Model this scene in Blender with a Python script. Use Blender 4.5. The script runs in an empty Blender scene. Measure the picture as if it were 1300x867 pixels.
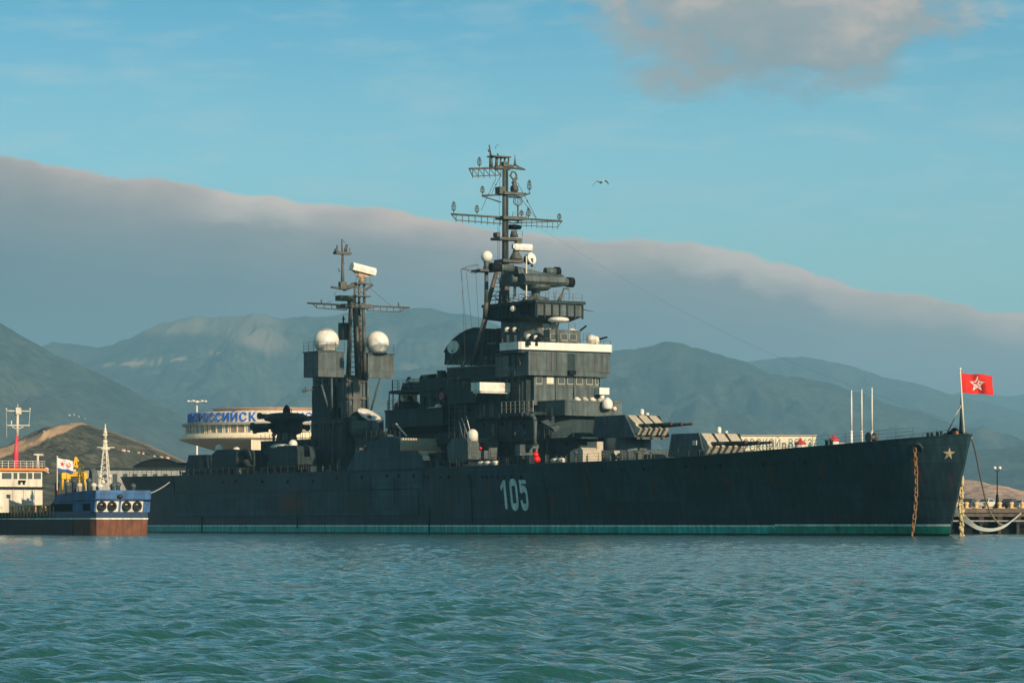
import bpy, bmesh, math, random
import numpy as np
from mathutils import Vector, Matrix, noise
random.seed(5)
SC = bpy.context.scene
COL = SC.collection
R = math.radians
# ---------------------------------------------------------------- survey of the photograph
# camera: 1.3 m above the water, level, looking along +Y; f in pixels of the 1300 px wide photograph
F = 4338.0; H = 1.3; HY = 666.0
PHI = R(57); CP, SP = math.cos(PHI), math.sin(PHI)
Y0 = 568.0; X0 = -472 * Y0 / F               # stern of the cruiser; she heads to the right and towards the camera
# ship frame: t forward from the stern, l to port, z up
def ppx(t, l): return 650 + F * (X0 + t * CP + l * SP) / (Y0 - t * SP + l * CP)
def TP(p, l):
    u = p - 650
    return (u * (Y0 + l * CP) - F * (X0 + l * SP)) / (F * CP + u * SP)
def LP(p, t):
    u = p - 650
    return (F * (X0 + t * CP) - u * (Y0 - t * SP)) / (u * CP - F * SP)
def ZP(y, t, l): return H + (HY - y) * (Y0 - t * SP + l * CP) / F
def FR(b, c):
    ub, uc = b - 650, c - 650
    a1, b1, r1 = F * CP + ub * SP, ub * CP - F * SP, ub * Y0 - F * X0
    a2, b2, r2 = F * CP + uc * SP, F * SP - uc * CP, uc * Y0 - F * X0
    d = a1 * b2 - a2 * b1
    return (r1 * b2 - r2 * b1) / d, (a1 * r2 - a2 * r1) / d
def pt(px, py, t):
    l = LP(px, t); return (t, l, ZP(py, t, l))
def pl(px, py, l):
    t = TP(px, l); return (t, l, ZP(py, t, l))
def wp(px, py, Y): return ((px - 650) * Y / F, Y, H + (HY - py) * Y / F)

# ---------------------------------------------------------------- materials
def mat(name, col, rough=.6, var=.18, scale=1.2, streak=0.0, rust=0.0, metal=0.0, rustcol=(.11, .04, .018), spec=.4, bump=0.0, plates=None):
    m = bpy.data.materials.new(name); m.use_nodes = True
    nt = m.node_tree; N = nt.nodes; L = nt.links
    b = N['Principled BSDF']
    b.inputs['Roughness'].default_value = rough
    b.inputs['Metallic'].default_value = metal
    b.inputs['Specular IOR Level'].default_value = spec
    tc = N.new('ShaderNodeTexCoord')
    n1 = N.new('ShaderNodeTexNoise'); n1.inputs['Scale'].default_value = scale; n1.inputs['Detail'].default_value = 6
    n1.inputs['Roughness'].default_value = .65
    L.new(tc.outputs['Object'], n1.inputs['Vector'])
    r = N.new('ShaderNodeValToRGB')
    r.color_ramp.elements[0].position = .28; r.color_ramp.elements[1].position = .72
    r.color_ramp.elements[0].color = (*[c * (1 - var) for c in col], 1)
    r.color_ramp.elements[1].color = (*[min(1, c * (1 + var)) for c in col], 1)
    L.new(n1.outputs['Fac'], r.inputs['Fac'])
    out = r.outputs['Color']
    if streak:
        mp = N.new('ShaderNodeMapping'); mp.inputs['Scale'].default_value = (1.6, 1.6, .12)
        L.new(tc.outputs['Object'], mp.inputs['Vector'])
        n2 = N.new('ShaderNodeTexNoise'); n2.inputs['Scale'].default_value = 1.0; n2.inputs['Detail'].default_value = 5
        L.new(mp.outputs[0], n2.inputs['Vector'])
        r2 = N.new('ShaderNodeValToRGB'); r2.color_ramp.elements[0].position = .35; r2.color_ramp.elements[1].position = .68
        k = 1 - streak
        r2.color_ramp.elements[0].color = (k, k, k, 1); r2.color_ramp.elements[1].color = (1 + streak * .5,) * 3 + (1,)
        L.new(n2.outputs['Fac'], r2.inputs['Fac'])
        mx = N.new('ShaderNodeMixRGB'); mx.blend_type = 'MULTIPLY'; mx.inputs[0].default_value = 1
        L.new(out, mx.inputs[1]); L.new(r2.outputs['Color'], mx.inputs[2]); out = mx.outputs[0]
    if rust:
        mp = N.new('ShaderNodeMapping'); mp.inputs['Scale'].default_value = (1, 1, .35)
        L.new(tc.outputs['Object'], mp.inputs['Vector'])
        n3 = N.new('ShaderNodeTexNoise'); n3.inputs['Scale'].default_value = .9; n3.inputs['Detail'].default_value = 9
        n3.inputs['Roughness'].default_value = .72
        L.new(mp.outputs[0], n3.inputs['Vector'])
        r3 = N.new('ShaderNodeValToRGB'); r3.color_ramp.elements[0].position = .60 - rust * .2; r3.color_ramp.elements[1].position = .72 - rust * .1
        L.new(n3.outputs['Fac'], r3.inputs['Fac'])
        mx = N.new('ShaderNodeMixRGB'); L.new(r3.outputs['Color'], mx.inputs[0]); L.new(out, mx.inputs[1])
        mx.inputs[2].default_value = (*rustcol, 1); out = mx.outputs[0]
    if plates:       # welded plating: panels of slightly different age, thin dark seams
        pw, ph_, pv = plates
        sp = N.new('ShaderNodeSeparateXYZ'); L.new(tc.outputs['Object'], sp.inputs[0]); ad = N.new('ShaderNodeMath'); ad.operation = 'ADD'; L.new(sp.outputs[0], ad.inputs[0]); L.new(sp.outputs[1], ad.inputs[1])
        cb_ = N.new('ShaderNodeCombineXYZ'); L.new(ad.outputs[0], cb_.inputs[0]); L.new(sp.outputs[2], cb_.inputs[1])
        bt = N.new('ShaderNodeTexBrick'); L.new(cb_.outputs[0], bt.inputs['Vector']); bt.inputs['Scale'].default_value = 1; bt.inputs['Brick Width'].default_value = pw; bt.inputs['Row Height'].default_value = ph_
        bt.inputs['Mortar Size'].default_value = .035; bt.inputs['Mortar Smooth'].default_value = .3; bt.inputs['Color1'].default_value = (1 - pv,) * 3 + (1,); bt.inputs['Color2'].default_value = (1 + pv,) * 3 + (1,); bt.inputs['Mortar'].default_value = (.5, .5, .5, 1)
        mx = N.new('ShaderNodeMixRGB'); mx.blend_type = 'MULTIPLY'; mx.inputs[0].default_value = 1; L.new(out, mx.inputs[1]); L.new(bt.outputs['Color'], mx.inputs[2]); out = mx.outputs[0]
    L.new(out, b.inputs['Base Color'])
    if bump:
        bp = N.new('ShaderNodeBump'); bp.inputs['Strength'].default_value = bump; bp.inputs['Distance'].default_value = .1
        L.new(n1.outputs['Fac'], bp.inputs['Height']); L.new(bp.outputs[0], b.inputs['Normal'])
    return m
M = {}
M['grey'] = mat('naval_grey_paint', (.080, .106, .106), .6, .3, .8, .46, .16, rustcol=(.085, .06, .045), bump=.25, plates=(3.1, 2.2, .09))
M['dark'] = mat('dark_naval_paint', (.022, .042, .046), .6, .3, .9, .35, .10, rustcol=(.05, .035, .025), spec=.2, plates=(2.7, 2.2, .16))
M['turret'] = mat('turret_blue_grey_paint', (.048, .080, .092), .6, .3, .8, .4, .12, rustcol=(.07, .05, .04), spec=.25, bump=.25, plates=(2.6, 2.4, .12))
M['mast'] = mat('mast_paint', (.085, .09, .078), .6, .35, 1.5, .2, .25)
M['hull'] = mat('hull_paint', (.021, .047, .058), .5, .36, .14, .33, .10, spec=.2, plates=(8.5, 2.1, .2))
M['belt'] = mat('belt_paint', (.029, .072, .084), .55, .36, .2, .34, .2, spec=.2, plates=(6.5, 1.75, .2))
def add_stain(m, c, rad, col):
    nt = m.node_tree; N, L = nt.nodes, nt.links; b = N['Principled BSDF']; src = b.inputs['Base Color'].links[0].from_socket
    tc = N.new('ShaderNodeTexCoord'); mp = N.new('ShaderNodeMapping'); mp.vector_type = 'TEXTURE'; mp.inputs['Location'].default_value = c; mp.inputs['Scale'].default_value = rad
    L.new(tc.outputs['Object'], mp.inputs['Vector']); ln = N.new('ShaderNodeVectorMath'); ln.operation = 'LENGTH'; L.new(mp.outputs[0], ln.inputs[0])
    n = N.new('ShaderNodeTexNoise'); n.inputs['Scale'].default_value = 1.1; n.inputs['Detail'].default_value = 9; n.inputs['Roughness'].default_value = .7; L.new(tc.outputs['Object'], n.inputs['Vector'])
    a = N.new('ShaderNodeMath'); a.operation = 'MULTIPLY_ADD'; L.new(ln.outputs['Value'], a.inputs[0]); a.inputs[1].default_value = -.3; L.new(n.outputs['Fac'], a.inputs[2])
    r = N.new('ShaderNodeValToRGB'); r.color_ramp.elements[0].position = .2; r.color_ramp.elements[1].position = .36; L.new(a.outputs[0], r.inputs['Fac'])
    mx = N.new('ShaderNodeMixRGB'); L.new(r.outputs['Color'], mx.inputs[0]); L.new(src, mx.inputs[1]); mx.inputs[2].default_value = (*col, 1); L.new(mx.outputs[0], b.inputs['Base Color'])
M['deck'] = mat('deck_paint', (.09, .07, .05), .7)
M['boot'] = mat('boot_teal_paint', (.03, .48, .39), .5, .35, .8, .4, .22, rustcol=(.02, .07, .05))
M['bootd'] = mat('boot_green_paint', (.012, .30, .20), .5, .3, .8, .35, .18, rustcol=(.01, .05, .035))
M['slime'] = mat('waterline_slime', (.006, .012, .009), .5, .4, 2)
M['line'] = mat('white_line_paint', (.75, .8, .72), .6, .2, 1, .3)
M['white'] = mat('white_paint', (.77, .73, .65), .5, .08, 1.0, .14, .07, rustcol=(.4, .3, .2))
M['whited'] = mat('weathered_white_paint', (.68, .64, .55), .6, .1, 1.2, .18, .1)
M['canvas'] = mat('canvas', (.44, .39, .30), .85, .25, 2.5, bump=.6)
M['number'] = mat('number_paint', (.72, .8, .76), .6, .2, 1.2, .25, .12, rustcol=(.2, .2, .18))
M['black'] = mat('black_paint', (.010, .012, .013), .8, .2, spec=.1)
M['frame'] = mat('pale_window_frame', (.34, .31, .25), .6, .2)
M['glass'] = mat('window_glass', (.05, .055, .055), .08, .2, .7, spec=.8)
M['rustm'] = mat('rusty_iron', (.25, .13, .06), .85, .45, 5, bump=.4)
M['chainp'] = mat('encrusted_chain', (.52, .42, .22), .9, .35, 4, bump=.5)
M['gold'] = mat('gold_paint', (.5, .38, .24), .45, .1)
M['red'] = mat('red_paint', (.55, .03, .03), .5, .12)
M['redl'] = mat('red_lacquer', (.75, .012, .015), .4, .1)
M['wire'] = mat('wire', (.05, .05, .05), .6)
M['rope'] = mat('mooring_rope', (.33, .28, .2), .9, .2, 6)
M['ropel'] = mat('pale_mooring_rope', (.5, .53, .5), .9, .2, 6)
M['flag'] = mat('red_flag_cloth', (.62, .022, .016), .85, .15, 3)
M['flagw'] = mat('white_flag_cloth', (.7, .66, .62), .85, .08, 3)
M['flagb'] = mat('blue_flag_cloth', (.03, .08, .3), .85, .08, 3)

# ---------------------------------------------------------------- mesh builder
class MB:
    def __init__(s): s.v = []; s.f = []; s.m = []; s.s = []
    def add(s, vs, fs, m=0, smooth=False):
        n = len(s.v); s.v += [tuple(v) for v in vs]
        for f in fs: s.f.append(tuple(i + n for i in f)); s.m.append(m); s.s.append(smooth)
        return s
    def box(s, x0, x1, y0, y1, z0, z1, m=0):
        return s.plan([(x0, y0), (x1, y0), (x1, y1), (x0, y1)], z0, z1, m=m)
    def plan(s, p, z0, z1, top=None, m=0, smooth=False):
        n = len(p); q = top or p
        s.add([(a, b, z0) for a, b in p] + [(a, b, z1) for a, b in q],
              [(i, (i + 1) % n, n + (i + 1) % n, n + i) for i in range(n)], m, smooth)
        k = len(s.v) - 2 * n
        s.f += [tuple(range(k, k + n))[::-1], tuple(range(k + n, k + 2 * n))]; s.m += [m, m]; s.s += [False, False]
        return s
    def prof(s, p, y0, y1, p2=None, m=0):      # profile in (x,z) run along y
        n = len(p); q = p2 or p
        s.add([(a, y0, b) for a, b in p] + [(a, y1, b) for a, b in q],
              [(i, (i + 1) % n, n + (i + 1) % n, n + i) for i in range(n)] + [tuple(range(n))[::-1], tuple(range(n, 2 * n))], m)
        return s
    def tube(s, a, b, r, r2=None, n=8, m=0):
        a = Vector(a); b = Vector(b); r2 = r if r2 is None else r2
        d = (b - a)
        if d.length < 1e-6: return s
        d.normalize(); u = d.orthogonal().normalized(); w = d.cross(u)
        vs = []
        for c, q in ((a, r), (b, r2)):
            for i in range(n):
                g = 2 * math.pi * i / n; vs.append(c + (u * math.cos(g) + w * math.sin(g)) * q)
        s.add(vs, [(i, (i + 1) % n, n + (i + 1) % n, n + i) for i in range(n)], m, n > 6)
        k = len(s.v) - 2 * n
        s.f += [tuple(range(k, k + n))[::-1], tuple(range(k + n, k + 2 * n))]; s.m += [m, m]; s.s += [False, False]
        return s
    def pipe(s, pts, r, n=6, m=0):
        for a, b in zip(pts, pts[1:]): s.tube(a, b, r, n=n, m=m)
        return s
    def lathe(s, c, prof, n=20, m=0, axis=None, smooth=True):
        ax = Vector(axis or (0, 0, 1)).normalized(); u = ax.orthogonal().normalized(); w = ax.cross(u); c = Vector(c)
        vs = []
        for (r, z) in prof:
            for i in range(n):
                g = 2 * math.pi * i / n; vs.append(c + ax * z + (u * math.cos(g) + w * math.sin(g)) * max(r, 1e-4))
        fs = []
        for k in range(len(prof) - 1):
            for i in range(n):
                j = (i + 1) % n; fs.append((k * n + i, k * n + j, (k + 1) * n + j, (k + 1) * n + i))
        s.add(vs, fs, m, smooth)
        k = len(s.v) - len(vs)
        s.f += [tuple(range(k, k + n))[::-1], tuple(range(len(s.v) - n, len(s.v)))]; s.m += [m, m]; s.s += [False, False]
        return s
    def ball(s, c, r, sc=(1, 1, 1), n=20, m=0):
        k = max(6, n // 2)
        vs = [(c[0], c[1], c[2] - r * sc[2])]
        for i in range(1, k):
            a = -math.pi / 2 + math.pi * i / k
            for j in range(n):
                g = 2 * math.pi * j / n
                vs.append((c[0] + r * sc[0] * math.cos(a) * math.cos(g), c[1] + r * sc[1] * math.cos(a) * math.sin(g), c[2] + r * sc[2] * math.sin(a)))
        vs.append((c[0], c[1], c[2] + r * sc[2]))
        fs = [(0, 1 + (j + 1) % n, 1 + j) for j in range(n)]
        for i in range(k - 2):
            for j in range(n):
                q = (j + 1) % n; fs.append((1 + i * n + j, 1 + i * n + q, 1 + (i + 1) * n + q, 1 + (i + 1) * n + j))
        e = 1 + (k - 2) * n
        fs += [(e + j, e + (j + 1) % n, len(vs) - 1) for j in range(n)]
        return s.add(vs, fs, m, True)
    def rail(s, pts, h=1.05, step=2.0, rp=.035, rw=.02, wires=3):
        for a, b in zip(pts, pts[1:]):
            a = Vector(a); b = Vector(b); d = (b - a).length; n = max(1, round(d / step))
            for i in range(n + 1):
                p = a.lerp(b, i / n); s.tube(p, p + Vector((0, 0, h)), rp, n=5)
            for k in range(wires):
                z = Vector((0, 0, h * (k + 1) / wires)); s.tube(a + z, b + z, rw, n=4)
        return s
    def build(s, name, mats, parent=None):
        me = bpy.data.meshes.new(name)
        me.from_pydata(s.v, [], s.f)
        if not isinstance(mats, (list, tuple)): mats = [mats]
        for x in mats: me.materials.append(M[x] if isinstance(x, str) else x)
        me.polygons.foreach_set('material_index', s.m)
        me.polygons.foreach_set('use_smooth', s.s)
        bm = bmesh.new(); bm.from_mesh(me); bmesh.ops.recalc_face_normals(bm, faces=bm.faces); bm.to_mesh(me); bm.free()
        o = bpy.data.objects.new(name, me); COL.objects.link(o)
        if parent: o.parent = parent
        return o
def tag(o, label=None, cat=None, group=None, kind=None):
    if label: o['label'] = label
    if cat: o['category'] = cat
    if group: o['group'] = group
    if kind: o['kind'] = kind
    return o
def empty(name, loc=(0, 0, 0), rz=0, label=None, cat=None, group=None):
    o = bpy.data.objects.new(name, None); COL.objects.link(o); o.location = loc; o.rotation_euler = (0, 0, rz)
    o.empty_display_size = .5
    return tag(o, label, cat, group)
def copy_tree(o, parent=None):
    c = o.copy(); COL.objects.link(c); c.parent = parent
    for ch in list(o.children): copy_tree(ch, c)
    return c
def text_obj(body, size, name, matname, parent, M4, extrude=.05, sx=1.0):
    cu = bpy.data.curves.new(name, 'FONT'); cu.body = body; cu.size = size; cu.extrude = extrude; cu.align_x = 'CENTER'
    cu.offset = size * .003
    t = bpy.data.objects.new(name, cu); COL.objects.link(t)
    bpy.context.view_layer.update()
    dg = bpy.context.evaluated_depsgraph_get()
    me = bpy.data.meshes.new_from_object(t.evaluated_get(dg))
    bpy.data.objects.remove(t); bpy.data.curves.remove(cu)
    me.materials.clear(); me.materials.append(M[matname])
    o = bpy.data.objects.new(name, me); COL.objects.link(o)
    me.transform(M4 @ Matrix.Diagonal((sx, 1, 1, 1)))
    o.parent = parent
    return o
# ================================================================= CRUISER
ship = empty('warship', (X0, Y0, 0), -PHI, 'dark grey gun cruiser numbered 105 lying alongside with white radomes and two masts', 'warship')
def crom(tab):
    xs = np.array([a for a, _ in tab], float); ys = np.array([b for _, b in tab], float)
    d = np.diff(ys) / np.diff(xs); mm = np.zeros_like(ys); mm[0] = d[0]; mm[-1] = d[-1]
    for i in range(1, len(xs) - 1):
        mm[i] = 0 if d[i - 1] * d[i] <= 0 else 2 * d[i - 1] * d[i] / (d[i - 1] + d[i])
    def g(x):
        x = min(max(x, xs[0]), xs[-1]); i = min(np.searchsorted(xs, x, 'right') - 1, len(xs) - 2)
        hh = xs[i + 1] - xs[i]; q = (x - xs[i]) / hh
        return float((2*q**3-3*q*q+1)*ys[i] + (q**3-2*q*q+q)*hh*mm[i] + (-2*q**3+3*q*q)*ys[i+1] + (q**3-q*q)*hh*mm[i+1])
    return g
Bd = crom([(0, 3.2), (4, 5.6), (12, 7.6), (30, 9.4), (55, 10.6), (85, 11), (125, 11), (145, 10.5), (160, 9.5), (172, 8.1), (184, 6.4), (194, 5.0), (200, 4.4), (203, 3.95), (206, 2.75), (208.4, 1.4), (209.5, .65), (210, .2)])
Bw = crom([(0, 1.2), (4, 3.2), (12, 5.6), (30, 8.6), (55, 10.4), (85, 10.9), (115, 10.6), (135, 9.7), (150, 8.3), (165, 6.2), (180, 3.9), (192, 2.2), (202, .9), (210, .1)])
Zd = crom([(0, 9.1), (28, 8.95), (60, 8.9), (90, 8.95), (128, 9.2), (150, 9.35), (164, 9.6), (183, 10.35), (198, 11.0), (206, 11.4), (210, 11.65)])
def HL(tau, z, zt=None):
    zd = Zd(tau); q = min(max(z / zd, 0), 1.2)
    l = Bw(tau) + (Bd(tau) - Bw(tau)) * q ** (1.5 - .8 * min(max((tau - 188) / 16, 0), 1))
    if z < 0: l *= 1 - .02 * z * z
    t = tau
    if tau > 165: t -= 3.75 * (1 - q) * ((tau - 165) / 45) ** 2
    if tau < 20: t += 5.5 * (1 - q) ** 1.3 * ((20 - tau) / 20) ** 2
    return t, l
TAU = sorted(set([0, .6, 1.5, 2.6] + [float(x) for x in np.arange(4, 204.1, 2.5)] + [204, 206, 207.5, 208.7, 209.5, 210]))
def band(zf, off=0.0, close=False, taus=TAU, both=True):
    mb = MB(); rows = zf if callable(zf) else (lambda tau: zf)
    n = len(rows(50))
    for sd in ((-1, 1) if both else (-1,)):
        vs = []
        for tau in taus:
            for z in rows(tau):
                t, l = HL(tau, z); vs.append((t + (off if tau > 209 else 0), sd * (l + off), z))
        fs = [(i * n + j, i * n + j + 1, (i + 1) * n + j + 1, (i + 1) * n + j) for i in range(len(taus) - 1) for j in range(n - 1)]
        mb.add(vs, fs, 0, True)
    if close:     # stern and stem closing strips
        for tau in (taus[0], taus[-1]):
            vs = []
            for z in rows(tau):
                t, l = HL(tau, z); vs += [(t, -l - off, z), (t, l + off, z)]
            mb.add(vs, [(2 * j, 2 * j + 1, 2 * j + 3, 2 * j + 2) for j in range(n - 1)], 0, True)
    return mb
for px_, zt_2, ln in ((1153, 8.6, 2.4), (1022, 8.2, 1.5), (969, 8.0, 1.8), (895, 7.6, 1.6), (818, 7.2, 1.5), (741, 7.0, 2.0), (700, 5.2, 1.4), (624, 7.0, 1.6), (575, 6.4, 1.8)):
    t_ = TP(px_, -10 if px_ < 900 else (-7 if px_ < 1100 else -4)); add_stain(M['hull'], (t_, -Bd(t_) * .93, zt_2 - ln * .5), (.55, 3, ln), (.085, .036, .02))
hull = band(lambda tau: [-2, -.8, 0, .27, .7, 1.0] + [1.28 + (Zd(tau) - 1.28) * k / 12 for k in range(13)], close=True).build('hull', 'hull', ship)
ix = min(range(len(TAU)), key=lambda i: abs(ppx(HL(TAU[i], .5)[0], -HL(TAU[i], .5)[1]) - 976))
z1, z2, z3 = .27, 1.06, 1.27
band([-.6, 0, z1], .02, True).build('waterline_slime', 'slime', hull)
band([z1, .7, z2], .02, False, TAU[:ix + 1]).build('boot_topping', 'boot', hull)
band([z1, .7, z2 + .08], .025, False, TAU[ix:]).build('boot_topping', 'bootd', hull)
band([z2, z3], .022, False, TAU[:ix + 1]).build('waterline_stripe', 'line', hull)
band([z2 + .08, z3 + .1], .026, False, TAU[ix:]).build('waterline_stripe', 'line', hull)
# rubbing edge at the deck
rb = MB()
for sd in (-1, 1):
    pts = [(HL(t, Zd(t))[0], sd * HL(t, Zd(t))[1], Zd(t) + .02) for t in TAU]
    rb.pipe(pts, .09, 5)
rb.build('gunwale', 'hull', hull)
# deck
dk = MB(); vs = []
for t in TAU: vs += [(HL(t, Zd(t))[0], -Bd(t), Zd(t) - .04), (HL(t, Zd(t))[0], Bd(t), Zd(t) - .04)]
dk.add(vs, [(2 * i, 2 * i + 1, 2 * i + 3, 2 * i + 2) for i in range(len(TAU) - 1)])
dk.build('main_deck', 'deck', ship)
# armour belt and doubled upper strake: plates proud of the shell
def plate(t0, t1, za, zb, off, name, m, parent, nt=24, nz=4):
    mb = MB(); vs = []; ts = [t0 + (t1 - t0) * i / nt for i in range(nt + 1)]
    for sd in (-1, 1):
        vs = []
        for t in ts:
            a = za(t) if callable(za) else za; b = zb(t) if callable(zb) else zb
            for j in range(nz + 1):
                z = a + (b - a) * j / nz; tt, l = HL(t, z); vs.append((tt, sd * (l + off), z))
            tt, l = HL(t, b); vs.append((tt, sd * (l - .02), b + .03)); tt, l = HL(t, a); vs.append((tt, sd * (l - .02), a - .03))
        w = nz + 3
        fs = []
        for i in range(nt):
            o, p = i * w, (i + 1) * w
            fs += [(o + j, o + j + 1, p + j + 1, p + j) for j in range(nz + 1)]
            fs.append((o, p, p + nz + 2, o + nz + 2))
        for o in (0, nt * w): fs.append(tuple([o + nz + 2] + list(range(o, o + nz + 2))))
        mb.add(vs, fs)
    return mb.build(name, m, parent)
add_stain(M['belt'], (TP(371, -10.7), -10.7, 4.6), (5, 4, 1.9), (.13, .042, .02))
add_stain(M['belt'], (TP(455, -10.8), -10.8, 4.4), (5, 4, 1.6), (.035, .04, .036))
plate(30, TP(530, -11), 2.6, 6.1, .16, 'armour_belt', 'belt', hull)
plate(TP(441, -11), TP(537, -11), 6.35, 8.75, .1, 'doubler_plate', 'belt', hull, 12, 2)
plate(16, 30, 5.9, 8.8, .08, 'doubler_plate', 'hull', hull, 8, 2)
# plate seams and scuppers
for p, ya, yb in ((250, 650, 676), (380, 630, 670), (447, 602, 640), (547, 645, 676), (505, 605, 640), (475, 602, 640), (600, 602, 664), (690, 605, 660)):
    t = TP(p, -10.5)
    mb = MB(); za, zb = ZP(yb, t, -10.5), ZP(ya, t, -10.5)
    for k in range(4):
        z_a, z_b = za + (zb - za) * k / 4, za + (zb - za) * (k + 1) / 4
        (ta, la), (tb, lb) = HL(t, z_a), HL(t, z_b)
        mb.tube((ta, -la - .1, z_a), (tb, -lb - .1, z_b), .11, n=5)
    mb.build('shell_seam', 'hull', hull)
# portholes
ph = MB(); ph.lathe((0, 0, 0), [(.24, 0), (.24, .06), (.17, .07), (.17, .02), (0, .02)], 12, 0, (0, -1, 0))
pho = None
ports = [(p, 605.5) for p in (539, 544, 559, 570, 595, 613, 618, 624, 632, 641, 650, 662)] + \
        [(492, 604), (507, 604), (526, 604), (460, 606), (428, 607)] + \
        [(300, 611), (334, 611), (366, 611), (398, 611), (284, 612)] + \
        [(871, 592), (895, 592), (915, 591), (969, 589), (983, 589), (1008, 588), (1022, 587), (1063, 586), (765, 597), (790, 597), (818, 596)]
for p, y in ports:
    t = TP(p, -10.6)
    for _ in range(4):
        z = ZP(y, t, -HL(t, 7)[1]); t2, l = HL(t, z); t += TP(p, -l) - t2
    l += .1 if p < 538 else 0
    if pho is None: pho = ph.build('porthole', 'black', hull); o = pho
    else: o = pho.copy(); COL.objects.link(o)
    o.location = (HL(t, z)[0], -l - .02, z)
    if t > 150: o.rotation_euler.z = math.atan2(HL(t - 1, z)[1] - HL(t + 1, z)[1], 2)
# hull number 105, laid on the shell
def stroke(path, w, closed=False):
    P = [Vector(p) for p in path]; n = len(P); qs = []
    for i in range(n):
        a = P[(i - 1) % n] if (closed or i) else P[0]; b = P[(i + 1) % n] if (closed or i < n - 1) else P[-1]
        d = (b - a).normalized(); nn = Vector((-d.y, d.x)) * w / 2
        qs.append((P[i] + nn, P[i] - nn))
    segs = [(i, (i + 1) % n) for i in range(n if closed else n - 1)]
    return [(qs[i][0], qs[j][0], qs[j][1], qs[i][1]) for i, j in segs]
def arc(cx, cy, rx, ry, a0, a1, n): return [(cx + rx * math.cos(R(a0 + (a1 - a0) * i / n)), cy + ry * math.sin(R(a0 + (a1 - a0) * i / n))) for i in range(n + 1)]
dig = {'1': [([(.62, 0.0), (.62, .25), (.62, .5), (.62, .75), (.62, 1)], .34, False), ([(.1, .70), (.55, .93)], .2, False)],
       '0': [(arc(.5, .78, .34, .16, 0, 180, 8) + [(.16, .6), (.16, .4)] + arc(.5, .22, .34, .16, 180, 360, 8) + [(.84, .4), (.84, .6)], .3, True)],
       '5': [([(.9, .93), (.6, .93), (.2, .93)], .15, False), ([(.2, 1), (.2, .8), (.2, .56)], .3, False), ([(.2, .6)] + arc(.5, .52, .33, .18, 130, 10, 6) + [(.83, .35)] + arc(.5, .22, .33, .17, 0, -180, 8) + [(.17, .3)], .28, False)]}
tA = TP(632.5, -10.8); wd = (TP(667.5, -10.8) - tA) / 3.0
za, zb = ZP(646, tA, -10.7), ZP(609.5, tA, -10.9)
for i, d in enumerate('105'):
    nm = MB()
    for path, w, cl in dig[d]:
        if d == '1' or True:
            for q in stroke(path, w * .86, cl):
                vs = []
                for u in q:
                    z = za + (zb - za) * u[1]; t = tA + wd * (i + .06 + .84 * u[0]); tt, l = HL(t, z)
                    vs.append((tt, -l - .03, z))
                nm.add(vs, [(0, 1, 2, 3)])
    nm.build('numeral', 'number', hull)
# gold star at the bow, hawse pipe
def star_pts(r, r2, n=5): return [((r if k % 2 == 0 else r2) * math.sin(math.pi * k / n), (r if k % 2 == 0 else r2) * math.cos(math.pi * k / n)) for k in range(2 * n)]
def on_hull(p, y):
    tau = 200.0
    for _ in range(60):
        z = ZP(y, tau, -2); t, l = HL(tau, z); z = ZP(y, t, -l); t, l = HL(tau, z); tau += (p - ppx(t, -l)) * .04
        tau = min(tau, 209.9)
    return tau, t, l, z
tau, t, l, z = on_hull(1205, 576)
st = MB(); sp = star_pts(.74, .31)
vs = []
for a, b in sp + [(0, 0)]:
    tt, ll = HL(min(tau + a * .95, 210), z + b); vs.append((tt, -ll - .06 - (.1 if (a, b) == (0, 0) else 0), z + b))
st.add(vs, [(k, (k + 1) % 10, 10) for k in range(10)])
st.build('bow_star', 'gold', hull)
tau, ta, la, zh = on_hull(1163, 568)
hw = MB(); ax = (.5, -1, -.55)
hw.lathe((ta, -la + .35, zh), [(.5, -.3), (.7, 0), (.78, .3), (.66, .46), (.5, .4), (.46, .1)], 18, 0, ax)
hw.lathe((ta, -la + .35, zh), [(.5, .05), (.5, .36)], 14, 1, ax)
hw.build('hawse_pipe', ['dark', 'black'], hull)
HAWSE = (ta, -la - .2, zh - .1)

# ---------------------------------------------------------------- deckhouses
def BX(a, b, c, yt, yb, name, m, ch=0.0, parent=ship, mb=None, w=None):
    t1, ww = FR(b, c); w = w or ww; t0 = TP(a, -w); z1_, z0_ = ZP(yt, t1, -w), ZP(yb, t1, -w)
    mb = mb or MB()
    if ch: mb.plan([(t0, -w), (t1 - ch, -w), (t1, -w + ch), (t1, w - ch), (t1 - ch, w), (t0, w)], z0_, z1_)
    else: mb.box(t0, t1, -w, w, z0_, z1_)
    return (mb.build(name, m, parent) if name else mb), (t0, t1, w, z0_, z1_)
def SB(a, b, l0, l1, yt, yb, name, m, mb=None, parent=ship):   # block whose starboard wall at l0 runs from pixel a to b
    t0, t1 = TP(a, l0), TP(b, l0); z1_, z0_ = ZP(yt, t1, l0), ZP(yb, t1, l0)
    mb = mb or MB(); mb.box(t0, t1, l0, l1, z0_, z1_)
    return (mb.build(name, m, parent) if name else mb), (t0, t1, z0_, z1_)
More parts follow.
